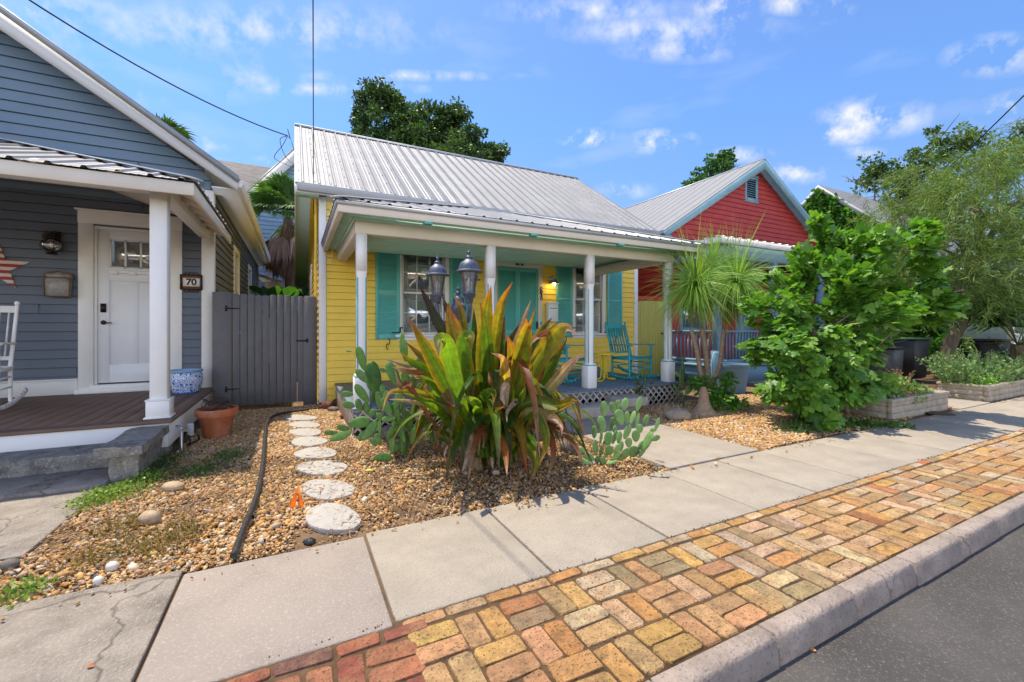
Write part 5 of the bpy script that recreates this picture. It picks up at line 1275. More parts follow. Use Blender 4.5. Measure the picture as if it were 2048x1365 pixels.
def blob_points(blobs, dens, rs=NR, shell=.55):
    """points mostly near the surface of many blobs: (center, (rx,ry,rz))"""
    Ps, Ns = [], []
    for c_, r_ in blobs:
        n = max(4, int(dens * (r_[0] * r_[1] * r_[2]) ** (2 / 3) * 12))
        d = nrm(rs.normal(size=(n, 3))); q = rs.uniform(shell, 1, n)[:, None]
        Ps.append(np.array(c_) + d * q * np.array(r_)); Ns.append(d)
    return np.concatenate(Ps), np.concatenate(Ns)
def subblobs(blobs, n, f=(.22, .42), rs=NR, flat=1.0):
    out_ = []
    for c_, r_ in blobs:
        for i in range(n):
            d = nrm(rs.normal(size=3)); q = rs.uniform(.35, .95); k = rs.uniform(*f)
            out_.append((np.array(c_) + d * q * np.array(r_), np.array([r_[0] * k, r_[1] * k, r_[2] * k * flat])))
    return out_
def pxblob(px, py, t, rx, ry, rt=None):
    p = PT(px, py, t); k = t / FPX; h = rx * k
    return (np.array(p), np.array([h, (rt or h), ry * k]))
def leafmat(name, trans=.35, rough=.5, tcol=(1.1, 1.25, .6)): return mat(name, (1, 1, 1), rough, var=.2, vs=9, attr=True, trans=trans, spec=.4, tcol=tcol)
def palette(n, cols, rs=NR, jit=.18):
    c_ = np.array(cols)[rs.randint(0, len(cols), n)]; return c_ * rs.uniform(1 - jit, 1 + jit, (n, 1))
barkm = mat('bark', (.16, .12, .085), .95, var=.35, vs=9, bump=1.0, bs=30, stretch=(1, 1, .35))
def branches(m, base, ends, r0, rs, levels=2, tw=.5, r1=.02):
    base = Vector(base)
    for e in ends:
        e = Vector(e); mid = base.lerp(e, .5) + Vector((rs.uniform(-1, 1), rs.uniform(-1, 1), rs.uniform(-.2, .8))) * (e - base).length * .10
        pts = catmull([base, mid, e], 8); k = len(pts); m.tube(pts, [max(.003, r0 + (r1 - r0) * (i / (k - 1)) ** .8) for i in range(k)], 7)
        if levels > 0:
            for q in range(3):
                i = rs.randint(3, k - 1); d = (e - base).length * rs.uniform(.2, .4)
                e2 = pts[i] + Vector((rs.normal(), rs.normal(), rs.uniform(.1, 1.2))).normalized() * d
                branches(m, pts[i], [e2], max(r1, r0 * .45), rs, levels - 1, tw, r1 * .5)

# ---------- fig bush
rs = np.random.RandomState(3)
fb = PG(1610, 838)
fig = thing('fig_tree', 'large leafy fig bush with big lobed leaves beside the sidewalk', 'tree', tuple(fb))
TF = 6.25
B = [pxblob(1640, 470, TF + .5, 42, 50, .4), pxblob(1700, 520, TF + .1, 85, 70, .6), pxblob(1790, 500, TF + .4, 70, 55, .5), pxblob(1830, 590, TF + .4, 65, 60, .5), pxblob(1720, 610, TF - .3, 95, 80, .55),
     pxblob(1590, 560, TF + .3, 50, 55, .45), pxblob(1555, 640, TF, 62, 60, .5), pxblob(1600, 690, TF - .45, 85, 60, .5), pxblob(1530, 700, TF - .1, 45, 35, .4), pxblob(1690, 720, TF - .1, 75, 60, .5),
     pxblob(1610, 770, TF - .55, 90, 50, .5), pxblob(1560, 790, TF - .3, 50, 30, .4), pxblob(1690, 790, TF - .4, 45, 30, .4), pxblob(1640, 810, TF - .6, 60, 28, .35), pxblob(1865, 610, TF + .3, 38, 32, .3), pxblob(1660, 640, TF + .5, 120, 120, .5), pxblob(1665, 745, TF - .1, 80, 50, .5)]
sb = subblobs(B, 11, (.28, .5), rs)
P, N = blob_points(sb, 78, rs, .3); P = P[P[:, 2] > .03]; N = N[:len(P)]
N = nrm(P - np.array([(b[0]) for b in B]).mean(0)); n = len(P)
m = MB(); cf = palette(n, [(.10, .225, .03), (.12, .27, .035), (.075, .18, .025), (.20, .36, .045), (.15, .30, .035)], rs)
m.inst(T_FIG[0], T_FIG[1], leafmats(P, N + np.array([SY * -.6, CY * -.6, .25]), .135, .4, rs, 1.3), cf); m.build('crown', leafmat('leaf_fig', .35, .42, (1.3, 1.5, .5)), fig)
m = MB()
for b in B: branches(m, fb + Vector((rs.uniform(-.12, .12), rs.uniform(-.1, .1), -.02)), [Vector(b[0]) * .85 + fb * .15], .03, rs, 1, r1=.009)
m.build('trunk', mat('fig_bark', (.11, .095, .07), .9, var=.3, vs=12, bump=.6, bs=40), fig, smooth=60)

# ---------- ponytail palm
pb = PG(1402, 828); TP = 7.15
pony = thing('ponytail_palm', 'ponytail palm with swollen foot, three slim trunks and fountains of thin leaves', 'palm', tuple(pb))
pbark = mat('pony_bark', (.34, .24, .15), .9, var=.3, vs=14, bump=.9, bs=40, stretch=(1, 1, 3))
m = MB(); m.lathe(pb + Vector((.06, 0, 0)), [(.20, -.03), (.185, .02), (.135, .07), (.095, .13), (.075, .22), (.065, .32), (.03, .40)], 18)
def pt_(x, y, dt=0): return PT(1330 + x / 4.55, 560 + y / 4.55, TP + dt)
m.tube(catmull([pt_(390, 980), pt_(330, 860), pt_(290, 650), pt_(240, 460)], 14), [.06, .055, .05, .045, .043, .041, .039, .038, .037, .036, .035, .035, .035, .034, .034], 12)
m.tube(catmull([pt_(395, 980, .06), pt_(385, 800, .1), pt_(365, 620, .12), pt_(335, 440, .15)], 14), [.06, .058, .056, .053, .05, .048, .046, .045, .044, .043, .042, .042, .042, .041, .041], 12)
m.tube(catmull([pt_(400, 990, .02), pt_(440, 930), pt_(500, 760), pt_(535, 450)], 14), [.06, .056, .05, .046, .043, .041, .039, .038, .037, .036, .035, .035, .035, .034, .034], 12)
m.build('trunk', pbark, pony, smooth=60)
def fountain(m, c_, n, L_, rs, col, w=.012, up=.5, droop=1.0, seg=7):
    c_ = Vector(c_)
    for i in range(n):
        a = rs.uniform(0, 2 * math.pi); el = rs.uniform(-.9, 1.45); l = L_ * rs.uniform(.6, 1.15)
        d = Vector((math.cos(a) * math.cos(el), math.sin(a) * math.cos(el), math.sin(el)))
        pts = []; p = c_ + d * .03; v = d.copy(); st_ = l / seg
        stiff = rs.uniform(.10, .42) * droop * (0.35 if el > 1.0 else 1)
        for k in range(seg + 1):
            pts.append(p.copy()); p = p + v * st_; v = (v + Vector((0, 0, -stiff))).normalized()
        kk = rs.uniform(.7, 1.3); tipc = (.30, .24, .08) if rs.rand() < .35 else tuple(col)
        vs = []; cs = []
        for k, q in enumerate(pts):
            dd = (pts[min(k + 1, seg)] - pts[max(k - 1, 0)]).normalized(); sd = dd.cross(Vector((-SY, -CY, .4))).normalized()
            wk = w * (1 - .85 * (k / seg) ** 1.5) / 2; vs += [q - sd * wk, q + sd * wk]; t = (k / seg) ** 2
            cs += [tuple((col[z] * (1 - t) + tipc[z] * t) * kk for z in range(3))] * 2
        b = len(m.v); m.v.extend([tuple(x) for x in vs]); m.c.extend(cs); m.f.extend([(b + 2 * k, b + 2 * k + 1, b + 2 * k + 3, b + 2 * k + 2) for k in range(seg)])
rs = np.random.RandomState(8); m = MB()
fountain(m, PT(1390, 575, TP), 360, .72, rs, (.26, .46, .06), .015, droop=.9); fountain(m, PT(1390, 575, TP), 170, 1.12, rs, (.28, .44, .08), .013, droop=.5); fountain(m, PT(1474, 566, TP - .2), 360, .72, rs, (.24, .43, .07), .015, droop=.9); fountain(m, PT(1465, 568, TP + .12), 170, 1.12, rs, (.26, .42, .08), .013, droop=.5); fountain(m, PT(1425, 540, TP + .35), 160, .75, rs, (.24, .46, .06), .015, droop=.7)
# skirts hanging against the trunks
for (px_, py_, n_) in ((1390, 590, 110), (1464, 590, 110)):
    for i in range(n_):
        c_ = PT(px_, py_, TP + .05); a = rs.uniform(0, 6.28); r = rs.uniform(.06, .2); L_ = rs.uniform(.35, .65); kk = rs.uniform(.6, 1.2)
        d = Vector((math.cos(a), math.sin(a), 0)); pts = [c_, c_ + d * r * .7 + Vector((0, 0, .02)), c_ + d * r + Vector((0, 0, -L_ * .45)), c_ + d * r * .9 + Vector((0, 0, -L_))]
        blade(m, pts, .013, [tuple(q * kk for q in c2) for c2 in ((.18, .36, .04), (.2, .38, .05), (.2, .38, .05), (.45, .33, .14))], seg=6, fold=0)
m.build('foliage', leafmat('leaf_pony', .4, .45, (1.2, 1.2, .6)), pony)
# shrub at its foot
def bush(name, label, cat, blobs, nsub, dens, size, cols, tmpl=T_LEAF, trunk=None, group=None, sub=(.3, .5), droop=.1, shell=.4, mname='leaf_shrub', seed=1, base=None, minz=.01):
    rs = np.random.RandomState(seed); o = base if base is not None else Vector(blobs[0][0]) * 1.0
    th = thing(name, label, cat, (o[0], o[1], 0), group)
    P, N = blob_points(subblobs(blobs, nsub, sub, rs), dens * 5, rs, shell); k = P[:, 2] > minz; P, N = P[k], N[k]
    N = nrm(N + nrm(P - np.mean([b[0] for b in blobs], axis=0)))
    m = MB(); m.inst(tmpl[0], tmpl[1], leafmats(P, N, size, droop, rs), palette(len(P), cols, rs)); m.build('foliage', leafmat(mname), th)
    m = MB(); bb = Vector((o[0], o[1], 0))
    for b in blobs: branches(m, bb, [b[0]], .02 if trunk is None else trunk, rs, 1, r1=.006)
    m.build('stem', barkm, th, smooth=60)
    return th
GB = [(.09, .26, .02), (.12, .32, .03), (.07, .2, .02)]
bush('shrub', 'bright green small leaved shrub against the foot of the ponytail palm', 'shrub', [pxblob(1435, 770, 6.9, 32, 32, .25), pxblob(1400, 775, 6.95, 24, 22, .2), pxblob(1450, 800, 6.8, 26, 22, .2), pxblob(1480, 805, 6.7, 22, 10, .2), pxblob(1440, 808, 6.6, 34, 24, .25)], 9, 60, .06, GB, seed=4)

# ---------- right-hand trees
LIM = [(.11, .21, .035), (.17, .28, .05), (.08, .15, .03), (.19, .23, .055)]
rs = np.random.RandomState(12)
tb = PG(1885, 752); tb = PT(1885, 752, 1.3 * FPX / 97.)
ft = thing('feathery_tree', 'airy tree with fine drooping olive green foliage leaning over the raised planters', 'tree', tuple(Vector((tb.x, tb.y, 0))))
TT = 11.0
m = MB(); t1 = catmull([PT(1885, 765, TT), PT(1895, 700, TT), PT(1935, 620, TT), PT(1955, 540, TT), PT(1962, 480, TT - .1), PT(1950, 380, TT)], 16)
m.tube(t1, [.19, .18, .17, .16, .15, .14, .13, .125, .12, .11, .10, .09, .08, .07, .06, .05, .04], 10)
ends = []
for (px_, py_, dt) in ((1830, 440, -.3), (1800, 530, 0), (1850, 400, .3), (1890, 350, .3), (1900, 380, -.8), (2030, 400, -.6), (2040, 480, -1.2), (2100, 520, -1), (1990, 320, .4), (1850, 490, -1), (1900, 560, -1), (1840, 600, .5), (2050, 600, -.5), (1960, 420, -1.2), (2120, 380, 0), (1990, 330, -.5), (2050, 330, -.3), (1930, 450, -.5), (1990, 560, -1.4)):
    e = PT(px_, py_, TT + dt * 1.3); i = rs.randint(7, 15); branches(m, t1[i], [e], .055, rs, 1, r1=.012); ends.append(e)
m.build('trunk', barkm, ft, smooth=60)
P = []; D = []
for e in ends:
    for k in range(30):
        c_ = np.array(e) + rs.normal(scale=(.5, .5, .40)); d = nrm(np.append(rs.normal(size=2), rs.uniform(-.9, .35))); L_ = rs.uniform(.5, 1.2)
        q = rs.uniform(0, 1, 78)[:, None]; pp = c_ + d * q * L_ + np.array([0, 0, -1]) * (q ** 2) * L_ * .35 + rs.normal(scale=.05, size=(78, 3))
        P.append(pp); D.append(np.repeat(d[None] + np.array([0, 0, -.3]), 78, 0))
P = np.concatenate(P); D = np.concatenate(D); m = MB()
kk = np.random.RandomState(3).uniform(.75, 1.25, (len(P) // 78, 1)).repeat(78, 0)
m.inst(*T_NEEDLE, leafmats(P, D, .16, .1, rs), palette(len(P), LIM, rs) * kk); m.build('crown', leafmat('leaf_feather', .4, .5, (1.2, 1.15, .6)), ft)
OAKC = [(.045, .10, .02), (.065, .13, .025), (.035, .075, .017), (.09, .16, .03)]
def tree(label, blobs, nsub, dens, size, cols, trunkpx, seed, mname='leaf_oak', sub=(.2, .38), gap=None, tw=.25, shell=.5, name='broadleaf_tree', flat=1.0):
    rs = np.random.RandomState(seed); base = Vector((blobs[0][0][0], blobs[0][0][1], 0)) if trunkpx is None else Vector(trunkpx)
    th = thing(name, label, 'tree', tuple(base)); sb_ = subblobs(blobs, nsub, sub, rs, flat)
    P, N = blob_points(sb_, dens, rs, shell); m = MB(); m.inst(*T_DIA, leafmats(P, N, size, .1, rs), palette(len(P), cols, rs, .25))
    m.build('crown', leafmat(mname, .25), th)
    m = MB(); c0 = Vector(blobs[0][0]); fork = base.lerp(c0, .45)
    m.tube(catmull([base, base.lerp(fork, .5) + Vector((.05, 0, 0)), fork], 6), [tw, tw * .95, tw * .9, tw * .85, tw * .8, tw * .78, tw * .75], 10)
    for b in blobs: branches(m, fork, [Vector(b[0]) * .9 + fork * .1], tw * .5, rs, 2, r1=.012)
    m.build('trunk', barkm, th, smooth=60); return th
tree('big dark green oak rising behind the yellow cottage roof', [pxblob(790, 270, 24, 65, 70), pxblob(760, 195, 24, 50, 32), pxblob(850, 260, 24, 70, 50), pxblob(905, 230, 24, 40, 28), pxblob(930, 300, 24, 60, 40), pxblob(985, 310, 24, 32, 28), pxblob(725, 240, 24, 25, 60), pxblob(830, 340, 24, 140, 60)],
     44, 70, .19, OAKC, None, 5, sub=(.16, .32), shell=.3)
tree('round green tree top showing behind the red cottage roof', [pxblob(1430, 345, 26, 36, 30), pxblob(1395, 375, 26, 30, 20), pxblob(1450, 318, 26, 22, 18), pxblob(1420, 420, 26, 60, 40)], 30, 60, .24, [(.05, .14, .02), (.07, .18, .03), (.04, .10, .02)], None, 6, sub=(.16, .32), shell=.3)
tree('spreading dark oak with bare twigs behind the feathery tree', [pxblob(1800, 340, 19, 70, 32), pxblob(1760, 360, 19, 45, 30), pxblob(1745, 330, 19, 28, 22), pxblob(1880, 300, 19, 50, 32), pxblob(1930, 290, 19, 55, 38), pxblob(1865, 262, 19, 14, 10), pxblob(1850, 370, 19, 100, 40), pxblob(2010, 330, 19, 60, 50), pxblob(2040, 270, 19, 20, 30), pxblob(1830, 430, 19, 90, 40)],
     34, 60, .16, OAKC + [(.12, .17, .03)], None, 7, sub=(.12, .26), shell=.25)
rs = np.random.RandomState(44)
far = [('tall dark evergreen mass at the far right behind the porch', 2000, 560, 26, 120, 90, 31), ('rounded tree at the far end of the street row', 2180, 520, 30, 180, 160, 32), ('distant oak closing the street beyond the planters', 2500, 480, 40, 300, 220, 33)]
for lb_, px_, py_, t, rx, ry, sd_ in far:
    tree(lb_, [pxblob(px_, py_, t, rx, ry), pxblob(px_ - rx * .5, py_ + ry * .4, t, rx * .6, ry * .7), pxblob(px_ + rx * .5, py_ + ry * .4, t, rx * .6, ry * .7)], 26, 8, .34, OAKC, None, sd_, sub=(.2, .36))
# hedges closing the back gardens
def hedge(label, x0, x1, y, h, seed, th_=.8, dens=60, cols=None):
    rs = np.random.RandomState(seed); n = int((x1 - x0) * h * dens); P = np.stack([rs.uniform(x0, x1, n), y + rs.uniform(-th_ / 2, th_ / 2, n), rs.uniform(0, h, n)], 1)
    P[:, 2] *= 1 + .12 * np.sin(P[:, 0] * 3); N = np.tile([0, -1., .4], (n, 1)); t = thing('hedge', label, 'hedge', ((x0 + x1) / 2, y, 0))
    m = MB(); m.inst(*T_LEAF, leafmats(P, N, .2, .1, rs), palette(n, cols or OAKC, rs)); m.build('foliage', leafmat('leaf_hedge'), t)
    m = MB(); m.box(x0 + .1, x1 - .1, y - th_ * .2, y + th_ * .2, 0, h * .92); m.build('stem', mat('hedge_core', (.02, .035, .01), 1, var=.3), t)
hedge('dark hedge behind the side passage gate', -3.5, 3, 19.2, 1.9, 51)
hedge('low dark hedge beyond the red cottage side yard', 16.8, 40, 16, 2.4, 53, dens=14)
# vine on the gable of the far house
rs = np.random.RandomState(9); n = 16000
yy = rs.uniform(VEY, 2 * VRY - VEY, n); zz = rs.uniform(1.0, VRZ, n); k = zz < VRZ - .16 - np.abs(yy - VRY) * vs_ + .22 * np.sin(yy * 5) * .3; yy, zz = yy[k], zz[k]
P = np.stack([VX + .13 - rs.uniform(0, .28, len(yy)) ** 1.0, yy, zz], 1); N = np.tile([-1., -.2, .1], (len(P), 1))
vt = thing('climbing_vine', 'dense bright green vine covering the whole gable of the far cottage', 'vine', (VX, VRY, 0))
m = MB(); m.inst(*T_LEAF, leafmats(P, N, .24, .5, rs), palette(len(P), [(.09, .24, .03), (.14, .33, .04), (.07, .17, .02), (.05, .13, .02)], rs, .3)); m.build('foliage', leafmat('leaf_vine'), vt)
m = MB()
for i in range(14):
    y0 = VRY + rs.uniform(-3, 3); m.tube([(VX + .1, y0, .0), (VX + .08, y0 + rs.uniform(-.3, .3), 1.5), (VX + .1, y0 + rs.uniform(-.5, .5), 3.2)], .02, 5)
m.build('stem', barkm, vt)

# ---------- fan palms
def fanpalm(root, c_, n, R_, rs, cols, dead=0, Ld=1.0):
    c_ = Vector(c_); m = MB(); st = MB(); dm = MB()
    for i in range(n + dead):
        isd = i >= n; a = rs.uniform(0, 6.283); el = rs.uniform(-.4, 1.35) if not isd else rs.uniform(-1.4, -.9)
        d = Vector((math.cos(a) * math.cos(el), math.sin(a) * math.cos(el), math.sin(el))); L_ = R_ * rs.uniform(.45, .65) * (Ld if isd else 1)
        hub = c_ + d * L_; sd = d.cross(Vector((0, 0, 1))).normalized(); up = sd.cross(d).normalized()
        (dm if isd else st).tube([c_, c_ + d * L_ * .5 + Vector((0, 0, .05)), hub], .012, 5, **({'col': (.25, .16, .09)} if isd else {}))
        col = cols[rs.randint(len(cols))] if not isd else ((.24, .15, .10), (.33, .22, .16), (.2, .12, .08))[rs.randint(3)]
        ns = 26
        for j in range(ns):
            b = (j / (ns - 1) - .5) * (3.6 if not isd else 1.2); dd = (d * math.cos(b) + sd * math.sin(b)).normalized(); l = R_ * .55 * (1 - .25 * abs(b) / 1.8) * rs.uniform(.85, 1.1)
            p1 = hub + dd * l * .55 + up * .04; p2 = hub + dd * l + Vector((0, 0, -l * (.28 if not isd else .5)))
            w_ = .028 * R_; s2 = dd.cross(up).normalized(); kk = rs.uniform(.7, 1.25); cc = tuple(q * kk for q in col)
            (m if not isd else dm).add([hub - s2 * w_ * .3, hub + s2 * w_ * .3, p1 + s2 * w_, p2, p1 - s2 * w_], [(0, 1, 2, 4), (4, 2, 3)], cc)
    m.build('frond', leafmat('leaf_palm', .3), root); st.build('frond_stalk', mat('palm_stalk', (.18, .22, .06), .6), root)
    if dead: dm.build('dead_frond', drym, root)
rs = np.random.RandomState(14)
pc = PT(576, 440, 15.5); sp1 = thing('fan_palm', 'fan palm with a skirt of dead brown fronds behind the plank gate', 'palm', (pc.x, pc.y, 0))
m = MB(); m.tube([(pc.x, pc.y, 0), (pc.x + .1, pc.y, 2), tuple(pc)], [.2, .18, .16], 12); m.build('trunk', barkm, sp1, smooth=60)
fanpalm(sp1, pc, 36, 1.6, rs, [(.12, .24, .05), (.16, .28, .06), (.08, .17, .04)], 46, 1.0)
pc = PT(325, 312, 17); sp2 = thing('fan_palm', 'fan palm whose top just clears the grey house roof', 'palm', (pc.x, pc.y, 0))
m = MB(); m.tube([(pc.x, pc.y, 0), (pc.x, pc.y, 3), tuple(pc)], [.2, .18, .16], 12); m.build('trunk', barkm, sp2, smooth=60)
fanpalm(sp2, pc, 30, 1.55, rs, [(.07, .13, .03), (.14, .13, .04)], 8, 1)
pc = PT(2035, 690, 10.2); sp3 = thing('fan_palm', 'low spiky fan palm at the right edge behind the rosemary', 'palm', (pc.x, pc.y, 0))
m = MB(); m.tube([(pc.x, pc.y, 0), (pc.x, pc.y, .4), tuple(pc)], [.16, .15, .12], 12); m.build('trunk', barkm, sp3, smooth=60)
fanpalm(sp3, pc, 16, 1.5, rs, [(.06, .15, .04), (.08, .18, .05)], 5, .6)
bush('shrub', 'bright green rounded shrub behind the rosemary at the tree foot', 'shrub', [pxblob(1880, 700, 12, 38, 28, .4), pxblob(1925, 695, 12, 30, 24, .4), pxblob(1960, 720, 12, 25, 25, .4)], 8, 40, .09, [(.10, .27, .03), (.13, .33, .04), (.08, .2, .03)], seed=41)
bush('shrub', 'dark shrub between the red cottage porch and the bin', 'shrub', [pxblob(1740, 660, 9.5, 60, 45, .5)], 10, 24, .12, OAKC, seed=42)
# banana-like dark leaf behind the gate
pc = PT(555, 585, 13)
bn = thing('banana_plant', 'broad dark green arching leaf just above the plank gate', 'plant', (pc.x, pc.y, 0)); m = MB()
for i in range(7):
    a = i * .9; d = Vector((math.cos(a), math.sin(a), 0)); b0 = Vector((pc.x, pc.y, .4)); blade(m, [b0, b0 + d * .3 + Vector((0, 0, 1.6)), b0 + d * .9 + Vector((0, 0, 2.0)), b0 + d * 1.4 + Vector((0, 0, 1.5))], .5, ((.03, .12, .02), (.04, .15, .03), (.04, .15, .03), (.05, .15, .03)), seg=10, face=(0, 0, 1))
m.build('foliage', leafm, bn, smooth=180); m = MB(); m.tube([(pc.x, pc.y, 0), (pc.x, pc.y, .8)], [.12, .08], 10); m.build('stem', barkm, bn)
# ================================================================== things
# ---------- stepping stones
stm = mat('stepping_stone', (.42, .39, .345), .85, var=.2, vs=7, bump=.9, bs=25, dirt=.7, dirtcol=(.22, .19, .16), ds=6, crack=3.5, bd=.02)
SLAB = [('nearest stepping stone in the gravel by the sidewalk', 665, 1030, 55, 27, -4), ('second round stepping stone beside the orange flag', 655, 975, 50, 21, 0), ('third stepping stone counting from the sidewalk', 645, 933, 48, 15, 3),
        ('fourth stepping stone, mid way to the gate', 632, 904, 42, 11, 0), ('fifth stepping stone, level with the prickly pear', 618, 881, 38, 9, 0), ('sixth stepping stone, third short of the gate', 611, 863, 35, 7, 0),
        ('seventh stepping stone, second short of the gate', 609, 848, 32, 6, 0), ('last stepping stone, close to the plank gate', 600, 834, 33, 5.5, 0)]
for i, (lb_, px_, py_, rx, ry, an) in enumerate(SLAB):
    c_ = PG(px_, py_, .012); r_ = random.Random(60 + i); k = (CH - .012) / (py_ - HYP)
    a0 = PG(px_, py_ - ry, .012); a1 = PG(px_, py_ + ry, .012); dl = (a1 - a0).length / 2; dw = rx * k
    f_ = (a1 - a0).normalized(); s_ = Vector((CY, -SY, 0)); poly = []
    for j in range(22):
        a = j * 2 * math.pi / 22; q_ = 1 + r_.uniform(-.03, .03) + .07 * math.sin(a * 2 + i) + .05 * math.sin(a * 3 + 2 * i); p = c_ + s_ * math.cos(a) * dw * q_ + f_ * math.sin(a) * dl * q_; poly.append((p.x, p.y))
    m = MB(); m.prismZ(poly, -.03, .0075 + r_.uniform(-.002, .002))
    tag(m.build('stepping_stone', stm, None, org=(c_.x, c_.y, 0), bevel=.006, seg=2), lb_, 'paving stone', 'stepping stones leading to the plank gate')
# ---------- black drain hose
m = MB(); pts = [PG(x_, y_, .03) for x_, y_ in ((467, 1112), (490, 1050), (510, 1002), (520, 965), (526, 925), (529, 890), (531, 862), (534, 846), (548, 832), (580, 824), (618, 819))]
C_ = catmull(pts, 150); rr = [.018 + (.002 if i % 2 else 0) for i in range(len(C_))]
m.tube(C_, rr, 12); tag(m.build('drain_hose', mat('black_plastic', (.022, .021, .022), .55, var=.3, vs=30, dirt=.5, dirtcol=(.12, .09, .06), ds=14), None, org=tuple(pts[0]), smooth=60), 'long black corrugated drain hose snaking across the gravel', 'hose')
# ---------- marker flag
b_ = PG(597, 1018); ff = thing('marker_flag', 'small bright orange plastic marker flag folded beside a stepping stone', 'flag', tuple(b_))
rt = Vector((CY, -SY, 0)); k = 3.55 / FPX
m = MB(); m.tube([b_, b_ + Vector((0, 0, .17))], .0015, 5); m.build('wire_stake', black, ff)
orm = mat('orange_vinyl', (.85, .22, .02), .5, var=.05, trans=.3)
m = MB(); t_ = b_ + Vector((0, 0, .175)); fw = Vector((-SY, -CY, 0))
m.prism([(0, 0), (1, 0), (1, 1)], lambda a, b: tuple(t_ + rt * (-.05 * a * b + .0) + Vector((0, 0, -.155 * a)) + fw * .02 * a + rt * -.012 * a), lambda a, b: tuple(t_ + rt * (-.05 * a * b + .001) + Vector((0, 0, -.155 * a)) + fw * (.02 * a + .001) + rt * -.012 * a))
m.prism([(0, 0), (1, 0), (1, 1)], lambda a, b: tuple(t_ + rt * (.055 * a * b) + Vector((0, 0, -.15 * a)) + fw * .03 * b), lambda a, b: tuple(t_ + rt * (.055 * a * b) + Vector((0, 0, -.15 * a)) + fw * (.03 * b + .001)))
m.build('flag_sheet', orm, ff)
# ---------- rocks
rockm = mat('river_rock', (.42, .30, .19), .8, var=.25, vs=10, bump=.7, bs=30, dirt=.4, dirtcol=(.2, .13, .08), ds=6)
logm = mat('weathered_rock', (.33, .27, .21), .95, var=.4, vs=10, bump=1, bs=22, dirt=.8, dirtcol=(.08, .06, .045), ds=9, bd=.03)
darkr = mat('dark_rock', (.15, .13, .11), .9, var=.4, vs=14, bump=1, bs=30, dirt=.6, dirtcol=(.4, .35, .28), ds=7)
def rock(label, px_, py_, wpx, hpx, mt_, dpt=.7, jit=.08, cat='rock', name='rock'):
    b0 = PG(px_, py_); t = CH * FPX / (py_ - HYP); k = t / FPX; s_ = Vector((CY, -SY, 0)); f_ = Vector((SY, CY, 0))
    m = MB(); m.ell(b0 + Vector((0, 0, hpx * k * .3)) + f_ * wpx * k * .3, (s_ * wpx * k / 2, f_ * wpx * k / 2 * dpt, Vector((0, 0, hpx * k * .6))), 16, 10, jit=jit)
    return tag(m.build(name, mt_, None, org=tuple(b0), smooth=180), label, cat)
rock('rounded brown river rock in the middle of the left gravel', 289, 1050, 42, 26, rockm)
rock('flat oval tan rock near the weeds below the porch block', 336, 983, 42, 16, rockm)
rock('white pebble stone near the lower sidewalk edge', 191, 1168, 20, 13, mat('white_rock', (.6, .55, .48), .8, var=.2), .8)
rock('pale stone lying just inside the lower left gravel edge', 218, 1142, 24, 16, MATS['white_rock'], .8)
rock('grey stone on the dark soil at the left picture edge', 8, 1140, 34, 18, darkr)
rock('rough weathered lump of stone in front of the ponytail palm', 1362, 842, 56, 24, logm, .5, .16)
rock('grey pitted rock between the lily clump and the small prickly pear', 1137, 904, 36, 22, darkr, .7, .14)
rock('dark rock half hidden under the large prickly pear', 775, 878, 40, 26, darkr, .7, .12)
rock('small black stone at the sidewalk edge below the stepping stones', 616, 1092, 26, 12, black, .7, .14)
brk = mat('old_brick', (.17, .055, .035), .9, var=.35, vs=14, bump=.8, bs=40, dirt=.5, dirtcol=(.3, .25, .2), ds=7)
for lb_, px_, py_, w_, h_, d_ in (('broken red brick stone at the corner board foot', 650, 818, 22, 16, 1), ('dark red rounded rock beside the porch lattice', 672, 812, 24, 14, 1), ('lowest reddish stone of the pile beside the porch', 690, 838, 24, 13, 1), ('small grey stone in the pile by the corner', 664, 822, 22, 8, 0)):
    rock(lb_, px_, py_, w_, h_, brk if d_ else darkr, .8, .12)
# ---------- terracotta pot
pc = PG(415, 878) + Vector((SY * .16, CY * .16, 0)); tp = thing('flower_pot', 'terracotta flower pot topped by a twig wreath beside the grey house porch', 'flower pot', tuple(pc))
terr = mat('terracotta', (.42, .125, .05), .8, var=.18, vs=8, bump=.3, bs=40, dirt=.45, dirtcol=(.5, .33, .22), ds=6)
m = MB(); m.lathe(pc, [(.125, -.02), (.13, .0), (.185, .24), (.19, .245), (.21, .245), (.222, .32), (.218, .33), (.20, .33), (.19, .27), (.12, .26)], 28); m.build('pot_body', terr, tp, smooth=40)
m = MB(); m.lathe(pc, [(.188, .255), (.05, .275), (.0, .28)], 20, cap=False); m.build('potting_soil', soil, tp)
m = MB(); r_ = random.Random(5)
for i in range(26):
    a = r_.uniform(0, 6.28); rr_ = r_.uniform(.10, .17); h = r_.uniform(.30, .40); tl_ = r_.uniform(-.6, .6)
    m.tube([pc + Vector((rr_ * math.cos(a + t * 1.3), rr_ * .8 * math.sin(a + t * 1.3), h + .06 * math.sin(t * 2 + tl_))) for t in np.linspace(0, r_.uniform(1, 3), 9)], .0035, 4)
m.build('twig_wreath', mat('twig', (.07, .045, .03), .9, var=.3), tp)
